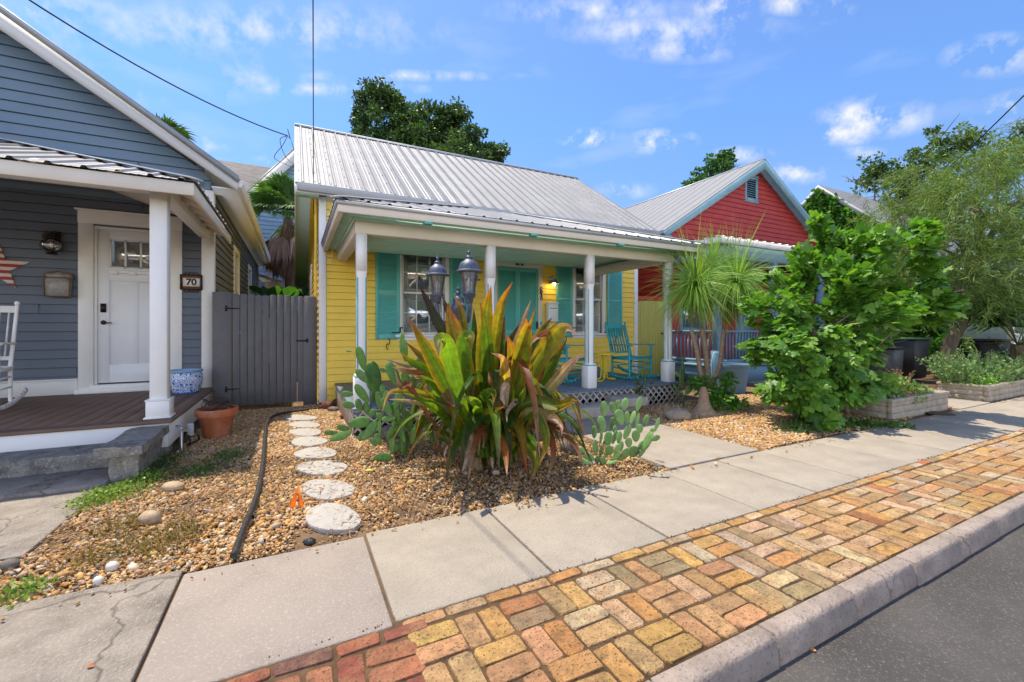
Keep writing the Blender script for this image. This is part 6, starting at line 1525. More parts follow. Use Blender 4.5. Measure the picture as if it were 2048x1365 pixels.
# ---------- blue and white jar on the porch
pc = Vector((-1.43, 7.78, lzf + .001)); jr = thing('porcelain_jar', 'blue and white porcelain planter pot with scroll flowers on the grey house porch', 'planter pot', tuple(pc))
jm = bpy.data.materials.new('porcelain'); jm.use_nodes = True; nt = jm.node_tree; L = nt.links; pr = nt.nodes['Principled BSDF']
tcn = _n(nt, 'ShaderNodeTexCoord'); vo = _n(nt, 'ShaderNodeTexVoronoi', feature='F1'); vo.inputs['Scale'].default_value = 17; wv = _n(nt, 'ShaderNodeTexWave'); wv.wave_type = 'RINGS'; wv.inputs['Scale'].default_value = 15; wv.inputs['Distortion'].default_value = 22; wv.inputs['Detail'].default_value = 1
L.new(tcn.outputs['Object'], vo.inputs['Vector']); L.new(tcn.outputs['Object'], wv.inputs['Vector'])
r1_ = _n(nt, 'ShaderNodeMath', operation='LESS_THAN'); L.new(vo.outputs['Distance'], r1_.inputs[0]); r1_.inputs[1].default_value = .30
r2_ = _n(nt, 'ShaderNodeMath', operation='GREATER_THAN'); L.new(wv.outputs['Fac'], r2_.inputs[0]); r2_.inputs[1].default_value = .62
r3_ = _n(nt, 'ShaderNodeMath', operation='MAXIMUM'); L.new(r1_.outputs[0], r3_.inputs[0]); L.new(r2_.outputs[0], r3_.inputs[1])
mx = _n(nt, 'ShaderNodeMix', data_type='RGBA'); L.new(r3_.outputs[0], mx.inputs[0]); mx.inputs[6].default_value = (.62, .66, .72, 1); mx.inputs[7].default_value = (.04, .13, .42, 1); L.new(mx.outputs[2], pr.inputs['Base Color']); pr.inputs['Roughness'].default_value = .15
m = MB(); m.lathe(pc, [(.15, 0), (.155, .02), (.19, .10), (.205, .19), (.20, .26), (.185, .30)], 32); m.build('pot_body', jm, jr, smooth=50)
m = MB(); m.lathe(pc, [(.185, .3005), (.205, .31), (.21, .33), (.20, .34), (.18, .335), (.17, .30)], 32, cap=False); m.build('rim', mat('blue_glaze', (.22, .36, .5), .2, var=.1), jr, smooth=50)
m = MB(); m.lathe(pc, [(.151, -.0005), (.158, .018), (.156, .022)], 32); m.build('foot', mat('deep_blue_glaze', (.05, .16, .42), .2, var=0), jr)
# ---------- steps and cheek block of the grey house
oldc = mat('old_step_concrete', (.24, .22, .19), .95, var=.3, vs=7, bump=1, bs=24, dirt=.9, dirtcol=(.06, .055, .05), ds=5, speck=.5, speckcol=(.5, .46, .4), ss=30, bd=.03)
m = MB(); m.box(-7, -1.385, 5.15, 5.56, -.05, .165)
tag(m.build('concrete_step', oldc, None, org=(-2.5, 5.3, 0), bevel=.012, seg=2), 'rough dark concrete step below the grey house porch', 'step')
m = MB(); m.box(-7, -1.385, 4.63, 5.149, -.05, .028)
tag(m.build('concrete_step', conco, None, org=(-2.5, 4.9, 0), bevel=.01), 'low worn concrete slab at the foot of the grey house step', 'step')
m = MB(); r_ = random.Random(3)
nx, ny, nz = 5, 8, 4; X0_, X1_, Y0_, Y1_, Z1_ = -1.38, -1.19, 4.70, 5.42, .225
def bump_(x, y, z): return (x + r_.uniform(-.012, .012), y + r_.uniform(-.014, .014), z + r_.uniform(-.008, .008))
grid = {}
for i in range(nx + 1):
    for j in range(ny + 1):
        for k in range(nz + 1):
            if i in (0, nx) or j in (0, ny) or k in (0, nz): grid[i, j, k] = bump_(X0_ + (X1_ - X0_) * i / nx, Y0_ + (Y1_ - Y0_) * j / ny, -.03 + (Z1_ + .03) * k / nz)
ids = {k: i for i, k in enumerate(grid)}; fs = []
for i in range(nx):
    for j in range(ny):
        fs.append((ids[i, j, nz], ids[i + 1, j, nz], ids[i + 1, j + 1, nz], ids[i, j + 1, nz]))
for i in range(nx):
    for k in range(nz):
        for jj in (0, ny): fs.append((ids[i, jj, k], ids[i + 1, jj, k], ids[i + 1, jj, k + 1], ids[i, jj, k + 1]))
for j in range(ny):
    for k in range(nz):
        for ii in (0, nx): fs.append((ids[ii, j, k], ids[ii, j + 1, k], ids[ii, j + 1, k + 1], ids[ii, j, k + 1]))
m.add(list(grid.values()), fs)
r2c = random.Random(4); gx = np.linspace(-1.45, -1.155, 5); gy = np.linspace(4.64, 5.50, 8)
for zz in (.226, .30):
    pass
V1 = [(x + r2c.uniform(-.012, .012), y + r2c.uniform(-.012, .012), .226) for y in gy for x in gx]; V2 = [(x + r2c.uniform(-.012, .012), y + r2c.uniform(-.012, .012), .30 + r2c.uniform(-.007, .007)) for y in gy for x in gx]
nn_ = len(V1); F_ = [(nn_ + j * 5 + i, nn_ + j * 5 + i + 1, nn_ + j * 5 + i + 6, nn_ + j * 5 + i + 5) for j in range(7) for i in range(4)] + [(j * 5 + i, j * 5 + i + 1, j * 5 + i + 6, j * 5 + i + 5) for j in range(7) for i in range(4)]
for i in range(4): F_ += [(i, i + 1, nn_ + i + 1, nn_ + i), (35 + i, 36 + i, nn_ + 36 + i, nn_ + 35 + i)]
for j in range(7): F_ += [(j * 5, j * 5 + 5, nn_ + j * 5 + 5, nn_ + j * 5), (j * 5 + 4, j * 5 + 9, nn_ + j * 5 + 9, nn_ + j * 5 + 4)]
m.add(V1 + V2, F_)
tag(m.build('stone_block', oldc, None, org=(-1.3, 5.1, 0), smooth=40), 'rock faced concrete block with a slab cap flanking the grey house step', 'block')
# ---------- steps of the yellow house
ag = mat('aggregate_concrete', (.40, .36, .31), .9, var=.15, vs=6, bump=1, bs=60, speck=.6, speckcol=(.16, .13, .11), ss=45, bd=.02)
m = MB(); m.box(3.15, 4.42, 4.97, 5.29, -.03, .15)
tag(m.build('concrete_step', ag, None, org=(3.7, 5.1, 0), bevel=.035, seg=3), 'wide speckled concrete step before the yellow house porch', 'step')
p_ = [(4.28, 4.92), (4.82, 4.88), (4.88, 5.30), (4.30, 5.30)]
m = MB(); m.prismZ(p_, .10, .235)
m.box(4.4, 4.75, 5.02, 5.25, -.03, .0995)
tag(m.build('concrete_block', ag, None, org=(4.5, 5.1, 0), bevel=.02, seg=3), 'short raised concrete block at the right end of the porch step', 'block')
# ---------- lamp post with three lanterns
lpm = mat('lamp_iron', (.085, .10, .135), .45, var=.4, vs=18, metal=.35, bump=.3, bs=60, dirt=.5, dirtcol=(.22, .22, .24), ds=12)
lg = glassmat('lantern_glass', (.82, .84, .84), .22)
lb0 = PT(917, 640, 4.62); lb0.z = 0; lamp = thing('lamp_post', 'blue gray iron lamp post with three glass coach lanterns behind the lily clump', 'lamp post', tuple(lb0))
m = MB(); m.lathe(lb0, [(.14, -.02), (.14, .06), (.09, .12), (.06, .3), (.045, .35), (.04, 1.2), (.05, 1.22), (.04, 1.25), (.036, 1.35), (.055, 1.40), (.06, 1.46), (.075, 1.50), (.075, 1.52), (.06, 1.56), (.065, 1.585), (.06, 1.61), (.03, 1.635), (.02, 1.65), (.032, 1.67), (.022, 1.69), (.012, 1.70), (.022, 1.715), (.014, 1.73), (.004, 1.755)], 18)
m.build('post', lpm, lamp, smooth=40)
for (px_, py_, dt, hs_) in ((875, 590, -.08, 1.0), (938, 588, -.28, 1.08), (941, 592, .42, .92)):
    c_ = PT(px_, py_, 4.62 + dt)      # foot of the lantern cage
    d = Vector((c_.x - lb0.x, c_.y - lb0.y, 0)); k = hs_
    m = MB(); hub = Vector((lb0.x, lb0.y, 1.47))
    m.tube(catmull([hub, hub + d * .25 + Vector((0, 0, .02)), hub + d * .5 + Vector((0, 0, -.10)), hub + d * .85 + Vector((0, 0, -.10)), hub + d * 1.02 + Vector((0, 0, .03)), c_ + Vector((0, 0, -.05))], 16), [.017] * 17, 8)
    m.tube([hub + d * .3 + Vector((.03 * math.sin(t), 0, .04 + .035 * math.cos(t))) + d * .1 * math.sin(t) for t in np.linspace(0, 5, 10)], .009, 6)
    arm = m.build('arm', lpm, lamp, smooth=60)
    m = MB(); m.lathe(c_, [(.012, -.10 * k), (.03 * k, -.085 * k), (.038 * k, -.04 * k), (.062 * k, -.01), (.066 * k, .005), (.06 * k, .02)], 16)
    for q in range(6):
        a = q * math.pi / 3 + .3; m.tube([c_ + Vector((r_ * k * math.cos(a), r_ * k * math.sin(a), z_ * k)) for r_, z_ in ((.056, .01), (.066, .08), (.085, .20))], .0055, 5)
    m.lathe(c_, [(.078 * k, .195 * k), (.125 * k, .20 * k), (.128 * k, .212 * k), (.10 * k, .225 * k), (.095 * k, .26 * k), (.075 * k, .295 * k), (.045 * k, .315 * k), (.03 * k, .33 * k), (.036 * k, .345 * k), (.02 * k, .355 * k), (.012 * k, .375 * k), (.02 * k, .388 * k), (.012 * k, .40 * k), (.003, .425 * k)], 20)
    lan = m.build('lantern', lpm, lamp, smooth=40)
    m = MB(); m.lathe(c_, [(.053 * k, .015), (.063 * k, .08 * k), (.081 * k, .195 * k)], 6 * 3, cap=False); m.build('glass', lg, lan, smooth=180)
    m = MB(); m.lathe(c_, [(.012, .02), (.012, .07 * k), (.018, .075 * k), (.022, .10 * k), (.014, .135 * k), (.003, .15 * k)], 10); m.build('bulb', mat('bulb_glass', (.8, .8, .75), .3), lan, smooth=60)
# ---------- rocking chairs
def rocking_chair(label, paint, W_=.56, H_=1.06, cushion=False, name='rocking_chair', group='rocking chairs on the porches'):
    """faces -y, origin on the floor under the seat"""
    t = thing(name, label, 'rocking chair', (0, 0, 0), group); w = W_ / 2; h = H_ / 1.06; V_ = Vector
    lean = .17
    for sx in (-1, 1):
        m = MB(); m.tube([V_((sx * w * .88, .24, .07)), V_((sx * w * .88, .24, .40 * h)), V_((sx * w * .90, .24 + lean * .55, .75 * h)), V_((sx * w * .90, .24 + lean, 1.0 * h))], [.019, .021, .019, .017], 8)
        m.lathe(V_((sx * w * .90, .24 + lean, 1.0 * h)), [(.012, -.01), (.018, .012), (.026, .03), (.022, .05), (.006, .062)], 10); m.build('back_post', paint, t, smooth=50)
        m = MB(); m.tube([V_((sx * w, -.22, .07)), V_((sx * w, -.22, .62 * h))], [.019, .021], 8); m.build('front_leg', paint, t, smooth=50)
        m = MB(); pts = [V_((sx * w * .96, y_, .012 + .32 * (y_ + .02) ** 2)) for y_ in np.linspace(-.42, .62, 15)]
        for a, b in zip(pts[:-1], pts[1:]): m.bar(a + V_((0, 0, .022)), b + V_((0, 0, .022)), .026, .048)
        m.build('rocker', paint, t)
        m = MB(); pts = [V_((sx * (w + .01), -.29, .625 * h)), V_((sx * (w + .01), -.15, .64 * h)), V_((sx * (w + .005), .10, .625 * h)), V_((sx * w * .93, .29, .63 * h))]
        for (a, b, wa) in zip(pts[:-1], pts[1:], (.075, .06, .045)): m.bar(a, b, wa, .02)
        m.build('arm', paint, t, bevel=.004)
        m = MB()
        for z_ in (.20, .30): m.tube([V_((sx * w * .97, -.22, z_ * h)), V_((sx * w * .9, .24, z_ * h))], .011, 6)
        m.build('side_stretcher', paint, t)
    m = MB()
    for i in range(9):
        y_ = -.25 + i * .058; z_ = (.415 - .018 * math.sin(i / 8 * math.pi) - .02 * i / 8) * h; m.box(-w * .98, w * .98, y_ - .024, y_ + .024, z_, z_ + .014)
    m.box(-w, w, -.235, -.205, .37 * h, .412 * h)
    for sx in (-1, 1): m.bar(V_((sx * w * .95, -.22, .385 * h)), V_((sx * w * .9, .24, .375 * h)), .022, .045)
    m.build('seat', paint, t, bevel=.003)
    m = MB()
    for z_ in (.18, .28): m.tube([V_((-w, -.22, z_ * h)), V_((w, -.22, z_ * h))], .011, 6)
    m.tube([V_((-w * .9, .24, .24 * h)), V_((w * .9, .24, .24 * h))], .011, 6); m.build('stretcher', paint, t)
    m = MB(); yb = lambda z_: .24 + lean * max(0, (z_ - .40) / .6)
    for z0_, z1_ in ((.93, 1.0), (.46, .50)): m.hexa([(-w * .87, yb(z0_) - .01, z0_ * h), (w * .87, yb(z0_) - .01, z0_ * h), (w * .87, yb(z0_) + .012, z0_ * h), (-w * .87, yb(z0_) + .012, z0_ * h), (-w * .87, yb(z1_) - .01, z1_ * h), (w * .87, yb(z1_) - .01, z1_ * h), (w * .87, yb(z1_) + .012, z1_ * h), (-w * .87, yb(z1_) + .012, z1_ * h)])
    m.build('back_rail', paint, t, bevel=.004)
    for i in range(7):
        m = MB(); x_ = -w * .72 + i * w * .24; m.bar(V_((x_, yb(.5), .5 * h)), V_((x_, yb(.93), .93 * h)), .012, .030, up=(0, 1, 0)); m.build('back_slat', paint, t)
    if cushion:
        cm = mat('navy_cushion', (.02, .06, .18), .9, var=.2, vs=6)
        m = MB(); m.ell(V_((0, .17, .62 * h)), (V_((.20, 0, 0)), V_((0, .05, .015)), V_((0, -.04, .19))), 14, 10, shape=lambda a, b, c: (math.copysign(abs(a) ** .6, a), b, math.copysign(abs(c) ** .6, c)))
        cu = m.build('cushion', cm, t, smooth=180)
        m = MB(); m.tube([V_((sx_ * .2, .13 + .04 * sz_ * -1, .62 * h + sz_ * .18)) for sx_, sz_ in ((-1, -1), (1, -1), (1, 1), (-1, 1), (-1, -1))], .011, 6); m.build('piping', mat('striped_piping', (.6, .58, .55), .8), cu)
    return t
turq = mat('turquoise_paint', (.03, .34, .37), .45, var=.1, vs=6, dirt=.2, dirtcol=(.05, .25, .3), ds=4)
ch1 = rocking_chair('turquoise slatted rocking chair beside the window at the right end of the porch', turq)
ch1.location = (5.60, 6.12, zf); ch1.rotation_euler = (0, 0, R(4))
ch2 = copy_tree(ch1); ch2['label'] = 'turquoise rocking chair half hidden behind the lily leaves and porch post'; ch2.location = (4.27, 6.25, zf); ch2.rotation_euler = (0, 0, R(14))
ch3 = rocking_chair('white rocking chair with a navy cushion cut by the left picture edge', white, .66, 1.30, True)
ch3.location = (-3.33, 7.08, lzf); ch3.rotation_euler = (0, 0, R(6)); ch3['group'] = 'rocking chairs on the porches'
# ---------- yellow table
tc0 = Vector((4.98, 6.15, zf)); tb_ = thing('side_table', 'small round bright yellow metal table between the turquoise rocking chairs', 'table', tuple(tc0)); ym = mat('yellow_enamel', (.75, .55, .02), .35, var=.03)
m = MB(); m.lathe(tc0, [(.205, .465), (.215, .47), (.215, .49), (.205, .495), (.19, .482), (.0, .482)], 28); m.build('table_top', ym, tb_, smooth=40)
for a in (.3, .3 + math.pi):
    d = Vector((math.cos(a), math.sin(a), 0)); pp = Vector((-math.sin(a), math.cos(a), 0))
    m = MB(); m.tube(catmull([tc0 + pp * .04 + d * .02 + Vector((0, 0, .465)), tc0 + pp * .04 + d * .03 + Vector((0, 0, .12)), tc0 + pp * .045 + d * .07 + Vector((0, 0, .03)), tc0 + pp * .10 + d * .22 + Vector((0, 0, .013)), tc0 + d * .26 + Vector((0, 0, .013)), tc0 - pp * .10 + d * .22 + Vector((0, 0, .013)), tc0 - pp * .045 + d * .07 + Vector((0, 0, .03)), tc0 - pp * .04 + d * .03 + Vector((0, 0, .12)), tc0 - pp * .04 + d * .02 + Vector((0, 0, .465))], 40), .012, 8); m.build('leg', ym, tb_, smooth=60)
# ---------- wall things of the yellow house
pl_ = Vector((4.93, YW, 2.28)); wl_ = thing('porch_light', 'brushed metal porch lamp with a lit bulb right of the yellow house door', 'wall lamp', tuple(pl_))
nick = mat('brushed_nickel', (.45, .45, .44), .35, metal=.9, var=.05)
m = MB(); m.lathe(pl_ + Vector((0, -.02, .06)), [(.055, 0), (.055, .02), (.03, .035)], 16, M=Matrix(((1, 0, 0), (0, 0, -1), (0, 1, 0)))); m.tube(catmull([pl_ + Vector((0, -.04, .06)), pl_ + Vector((0, -.10, .14)), pl_ + Vector((0, -.16, .10)), pl_ + Vector((0, -.16, .03))], 10), .011, 8); m.build('bracket', nick, wl_, smooth=50)
m = MB(); m.lathe(pl_ + Vector((0, -.16, 0)), [(.11, -.05), (.105, -.035), (.07, .01), (.035, .04), (.02, .045)], 20, cap=False); m.lathe(pl_ + Vector((0, -.16, 0)), [(.107, -.05), (.100, -.035), (.067, .007), (.03, .035)], 20, cap=False); m.build('lamp_shade', nick, wl_, smooth=50)
em = bpy.data.materials.new('lit_bulb'); em.use_nodes = True; em.node_tree.nodes['Principled BSDF'].inputs['Emission Color'].default_value = (1, .66, .28, 1); em.node_tree.nodes['Principled BSDF'].inputs['Emission Strength'].default_value = 14
m = MB(); m.ell(pl_ + Vector((0, -.16, -.055)), (Vector((.034, 0, 0)), Vector((0, .034, 0)), Vector((0, 0, .042))), 14, 10); m.build('bulb', em, wl_, smooth=180)
pl2 = bpy.data.lights.new('bulb_glow', 'POINT'); pl2.energy = .35; pl2.color = (1, .66, .3); pl2.shadow_soft_size = .035; po = bpy.data.objects.new('bulb_glow', pl2); COL.objects.link(po); po.location = pl_ + Vector((0, -.17, -.12)); po.parent = None
m = MB(); m.fbox(FF, 4.80, 5.045, .026, .15, 1.42, 1.80); m.fbox(FF, 4.79, 5.055, .026, .165, 1.8001, 1.835)
wb = thing('letter_box', 'plain white wall letter box under the yellow house porch lamp', 'mailbox', (4.92, YW, 1.42)); m.build('box_body', mat('white_enamel', (.78, .78, .78), .4, var=.02), wb, bevel=.006)
m = MB(); m.fbox(FF, 4.83, 5.015, .1505, .153, 1.70, 1.712); m.build('slot', dark, wb)
# curled iron ornament on the door casing
oc = FF.P(4.685, .045, 2.02); m = MB()
for s_ in (1, -1):
    m.tube([oc + Vector((.028 * math.cos(t) * s_, 0, s_ * (.10 + .035 * math.sin(t)))) for t in np.linspace(0, 5.4, 14)], .008, 6)
    m.tube([oc + Vector((s_ * .0, 0, 0)), oc + Vector((.035 * s_, -.005, .04)), oc + Vector((-.01 * s_, 0, .07 * s_))], .010, 6)
m.tube([oc + Vector((0, 0, -.09)), oc + Vector((.015, 0, -.03)), oc + Vector((-.015, 0, .03)), oc + Vector((0, 0, .09))], .012, 6)
tag(m.build('iron_scroll', black, None, org=tuple(oc), smooth=60), 'small curled black iron ornament on the right door casing', 'ornament')
# little black lantern leaning on the sill
sc_ = FF.P(6.43, .06, 1.17); sl2 = thing('tin_lantern', 'small black tin lantern on the right window sill of the yellow house', 'lantern', tuple(sc_))
m = MB()
for dx, dy in ((-1, -1), (1, -1), (1, 1), (-1, 1)): m.bar(sc_ + Vector((dx * .035, dy * .03, 0)), sc_ + Vector((dx * .035, dy * .03, .13)), .008, .008)
m.box(sc_.x - .045, sc_.x + .045, sc_.y - .04, sc_.y + .04, sc_.z, sc_.z + .012); m.lathe(sc_ + Vector((0, 0, .13)), [(.058, 0), (.056, .01), (.02, .04), (.008, .05)], 4); m.tube([sc_ + Vector((.02 * math.cos(t), 0, .19 + .02 * math.sin(t))) for t in np.linspace(0, 6.28, 9)], .003, 4); m.build('cage', black, sl2)
m = MB(); m.lathe(sc_, [(.015, .012), (.015, .07), (.0, .072)], 10); m.build('candle', mat('candle_wax', (.7, .66, .55), .5), sl2)
# ---------- services beside the grey porch
sv = thing('hose_bib', 'grey standpipe with a tap beside the grey porch corner', 'pipe', (-1.06, 5.60, 0))
m = MB(); m.tube([(-1.07, 5.62, -.02), (-1.07, 5.62, .24), (-1.12, 5.66, .25)], .016, 8); m.tube([(-1.07, 5.62, .22), (-1.02, 5.56, .215)], .013, 8); m.build('pipe', nick, sv, smooth=60)
m = MB(); m.box(-1.04, -.98, 5.70, 5.73, .12, .26); m.build('outlet_cover', mat('grey_plastic', (.35, .36, .33), .6), sv, bevel=.008)
m = MB(); m.tube(catmull([(-1.03, 5.71, .14), (-1.0, 5.66, .05), (-1.05, 5.78, .02), (-.97, 5.9, .03), (-.95, 5.75, .12)], 20), .010, 6); m.build('coiled_cable', black, sv, smooth=60)
# ---------- planters
plm = mat('planter_block', (.42, .35, .26), .9, var=.2, vs=7, bump=1, bs=30, dirt=.6, dirtcol=(.2, .16, .11), ds=4, bd=.02)
def planter(label, x0, x1, y0, y1, h):
    t = thing('raised_planter', label, 'planter', ((x0 + x1) / 2, (y0 + y1) / 2, 0)); th = .07
    for (a, b, c_, d) in ((x0, x1, y0, y0 + th), (x0, x1, y1 - th, y1), (x0, x0 + th, y0 + th, y1 - th), (x1 - th, x1, y0 + th, y1 - th)):
        m = MB(); z = -.03; i = 0
        while z < h - .05:
            n_ = max(1, int(((b - a) if (b - a) > (d - c_) else (d - c_)) / .32))
            for q in range(n_):
                if b - a > d - c_: m.box(a + (b - a) * q / n_ + .002, a + (b - a) * (q + 1) / n_ - .002, c_, d, z + .002, z + .098)
                else: m.box(a, b, c_ + (d - c_) * q / n_ + .002, c_ + (d - c_) * (q + 1) / n_ - .002, z + .002, z + .098)
            z += .1; i += 1
        m.build('block_wall', plm, t, bevel=.004)
    m = MB(); z = h - .03
    m.box(x0 - .015, x1 + .015, y0 - .015, y0 + th + .01, z, z + .045); m.box(x0 - .015, x1 + .015, y1 - th - .01, y1 + .015, z, z + .045); m.box(x0 - .015, x0 + th + .01, y0 + th + .011, y1 - th - .011, z, z + .045); m.box(x1 - th - .01, x1 + .015, y0 + th + .011, y1 - th - .011, z, z + .045)
    m.build('coping', plm, t, bevel=.006)
    m = MB(); m.box(x0 + th, x1 - th, y0 + th, y1 - th, -.02, h - .04); m.build('planting_soil', soil, t)
    return t
planter('low concrete block planter with pale herbs, the nearer of the two', 7.52, 9.35, 2.96, 3.55, .26)
planter('low concrete block planter holding rosemary, farther up the sidewalk', 10.9, 13.9, 2.93, 3.6, .25)
HB = [(.22, .38, .08), (.30, .44, .10), (.16, .30, .06), (.34, .42, .16)]
bush('herb_clump', 'light green herbs spilling over the nearer planter', 'plant', [(np.array((7.95, 3.25, .30)), np.array((.32, .22, .09))), (np.array((8.5, 3.22, .33)), np.array((.36, .24, .12))), (np.array((9.0, 3.2, .28)), np.array((.25, .22, .08))), (np.array((8.3, 2.97, .24)), np.array((.22, .08, .07)))], 10, 60, .055, HB, seed=61, mname='leaf_herb', trunk=.006)
rs = np.random.RandomState(62)
def spikes(name, label, cat, c_, rad, n, h, cols, w=.006, lean=.35, seed=1, nl=26, ls=.03, base=0.2):
    rs = np.random.RandomState(seed); t = thing(name, label, cat, (c_[0], c_[1], base)); m = MB(); st = MB(); P, N = [], []
    for i in range(n):
        a = rs.uniform(0, 6.28); r_ = rs.uniform(0, 1) ** .5; b0 = Vector((c_[0] + math.cos(a) * rad[0] * r_, c_[1] + math.sin(a) * rad[1] * r_, base)); l = h * rs.uniform(.6, 1.15)
        d = Vector((math.cos(a) * lean * r_ + rs.uniform(-.15, .15), math.sin(a) * lean * r_ + rs.uniform(-.15, .15), 1)).normalized()
        pts = [b0, b0 + d * l * .5 + Vector((0, 0, -.02)), b0 + d * l + Vector((rs.uniform(-.05, .05), rs.uniform(-.05, .05), 0))]; st.tube(pts, w * .4, 4)
        for q in np.linspace(.1, 1, nl):
            P.append(np.array(b0 + d * l * q)); N.append(np.append(rs.normal(size=2) * .8, .75))
    P = np.array(P); N = nrm(np.array(N)); m.inst(*T_DIA, leafmats(P, N, ls, 0, rs, .6), palette(len(P), cols, rs)); m.build('foliage', leafmat('leaf_herb'), t); st.build('stem', barkm, t); return t
spikes('dried_plant', 'reddish brown dried seed spikes at the back of the nearer planter', 'plant', (8.75, 3.42), (.30, .10), 34, .38, [(.34, .17, .08), (.25, .12, .06), (.2, .22, .06)], seed=63, ls=.035, base=.2, lean=.15)
spikes('rosemary', 'large rosemary bush with upright stems filling the farther planter', 'plant', (12.0, 3.35), (1.15, .35), 210, .62, [(.16, .28, .09), (.20, .33, .11), (.12, .22, .07)], seed=64, ls=.055, nl=30, base=.2, lean=.9)
bush('herb_clump', 'bright low herbs at the front of the rosemary planter', 'plant', [(np.array((11.3, 3.15, .30)), np.array((.35, .2, .12))), (np.array((12.0, 3.1, .28)), np.array((.4, .18, .1)))], 9, 50, .06, [(.18, .38, .05), (.24, .44, .07)], seed=65, mname='leaf_herb', trunk=.006)
# ---------- bins
def cart(label, x, y, w, d, h, body, lid):
    t = thing('waste_cart', label, 'bin', (x, y, 0)); m = MB()
    b_, p_ = .86, 1.0
    m.hexa([(x - w / 2 * b_, y - d / 2 * b_, .06), (x + w / 2 * b_, y - d / 2 * b_, .06), (x + w / 2 * b_, y + d / 2 * b_, .06), (x - w / 2 * b_, y + d / 2 * b_, .06), (x - w / 2, y - d / 2, h), (x + w / 2, y - d / 2, h), (x + w / 2, y + d / 2, h), (x - w / 2, y + d / 2, h)])
    m.build('bin_body', body, t, bevel=.03); m = MB(); m.box(x - w / 2 - .03, x + w / 2 + .03, y - d / 2 - .04, y + d / 2 + .03, h + .001, h + .05); m.bar((x - w / 2, y + d / 2 + .06, h), (x + w / 2, y + d / 2 + .06, h), .03, .03); m.build('lid', lid, t, bevel=.015)
    for sx in (-1, 1):
        m = MB(); m.lathe((x + sx * w * .42, y + d * .42, .12), [(.12, -.03), (.12, .03)], 16, M=Matrix(((0, 0, 1), (0, 1, 0), (-1, 0, 0)))); m.build('wheel', black, t)
    return t
bk = mat('black_bin_plastic', (.012, .013, .013), .5, var=.2); gl_ = mat('green_bin_lid', (.03, .09, .04), .45, var=.1)
cart('black wheeled bin with a green lid beyond the first planter', 13.45, 5.1, .8, .8, 1.0, bk, gl_)
cart('black wheeled bin partly behind the rosemary', 16.0, 4.4, .8, .8, .95, bk, mat('dark_purple_lid', (.06, .05, .07), .5))
cart('dark grey bin squeezed against the blue porch end', 12.3, 5.0, .45, .6, .8, mat('grey_bin', (.08, .085, .09), .5), bk)
# ---------- blue tub and bench panel by the red house porch
tb2 = Vector((7.95, 5.75, 0)); tu = thing('blue_planter_tub', 'slate blue round sided wooden tub beside the red house porch', 'planter', tuple(tb2))
m = MB(); m.lathe(tb2, [(.24, -.02), (.28, .3), (.285, .31), (.29, .5), (.33, .51), (.33, .56), (.29, .56), (.27, .45)], 22); m.build('tub', bporch, tu, smooth=35)
pn = MB(); pn.prism([(0, 0), (.28, 0), (.26, .45), (.34, .72), (.30, .80), (.10, .80), (.02, .6)], lambda a, b: (7.45 + a * .5, 5.85 - a * .2, b), lambda a, b: (7.47 + a * .5, 5.89 - a * .2, b))
tag(pn.build('bench_end', mat('sky_blue_paint', (.25, .46, .62), .5, var=.05), None, org=(7.5, 5.85, 0), bevel=.006), 'curved light blue bench end standing behind the ponytail palm', 'bench')
m = MB(); m.box(11.55, 11.63, 5.2, 5.3, 0, .95); m.box(11.4, 12.1, 5.2, 5.28, .9, .97)
for i in range(5): m.box(11.68 + i * .09, 11.72 + i * .09, 5.22, 5.26, .12, .9)
m.box(11.4, 12.1, 5.2, 5.28, .06, .12)
tag(m.build('stair_rail', mat('sky_blue_paint', (.25, .46, .62), .5), None, org=(11.7, 5.25, 0)), 'bright blue slatted railing showing right of the fig bush', 'railing')
# ---------- weeds
def weeds(label, blobs, seed, cols, size=.03, dens=260, h=.05):
    rs = np.random.RandomState(seed); P = []
    for (px_, py_, rx, ry) in blobs:
        c_ = PG(px_, py_); k = CH / (py_ - HYP); rxx = rx * k; ryy = abs(PG(px_, py_ - ry).y - PG(px_, py_ + ry).y) / 2 + .02; n = int(dens * rxx * ryy * 40)
        q = rs.normal(scale=.45, size=(n, 2)); P.append(np.stack([c_.x + q[:, 0] * rxx * CY + q[:, 1] * ryy * .3, c_.y + q[:, 1] * ryy - q[:, 0] * rxx * SY, np.abs(rs.normal(scale=h * .5, size=n)) * np.exp(-(q ** 2).sum(1))], 1))
    P = np.concatenate(P); N = nrm(np.stack([rs.normal(size=len(P)), rs.normal(size=len(P)), np.full(len(P), .9)], 1))
    m = MB(); m.inst(*T_DIA, leafmats(P, N, size, 0, rs, .8), palette(len(P), cols, rs)); return tag(m.build('weeds', leafmat('leaf_weed')), kind='stuff')
WC = [(.20, .30, .04), (.26, .35, .06), (.14, .24, .03)]; WG = [(.07, .14, .02), (.10, .18, .03), (.06, .10, .02)]
weeds('w', [(235, 985, 60, 14), (195, 1000, 40, 16), (290, 960, 40, 14)], 71, WC, .028, 300)
weeds('w', [(320, 930, 50, 20), (395, 945, 45, 12), (455, 915, 40, 14), (300, 905, 30, 16)], 72, WG, .026, 170)
weeds('w', [(35, 1190, 45, 16), (75, 1180, 25, 10)], 73, WC, .028, 260)
weeds('w', [(300, 1090, 120, 25), (260, 1050, 60, 18), (370, 1060, 60, 20), (180, 1120, 60, 18)], 74, [(.22, .14, .05), (.28, .18, .06), (.18, .16, .04)], .026, 150, .035)
weeds('w', [(1640, 850, 90, 14), (1720, 850, 70, 16), (1790, 855, 40, 10), (1600, 862, 60, 10)], 75, [(.06, .13, .02), (.10, .19, .03)], .045, 90, .08)
weeds('w', [(560, 806, 40, 5)], 76, WC, .04, 60, .04)
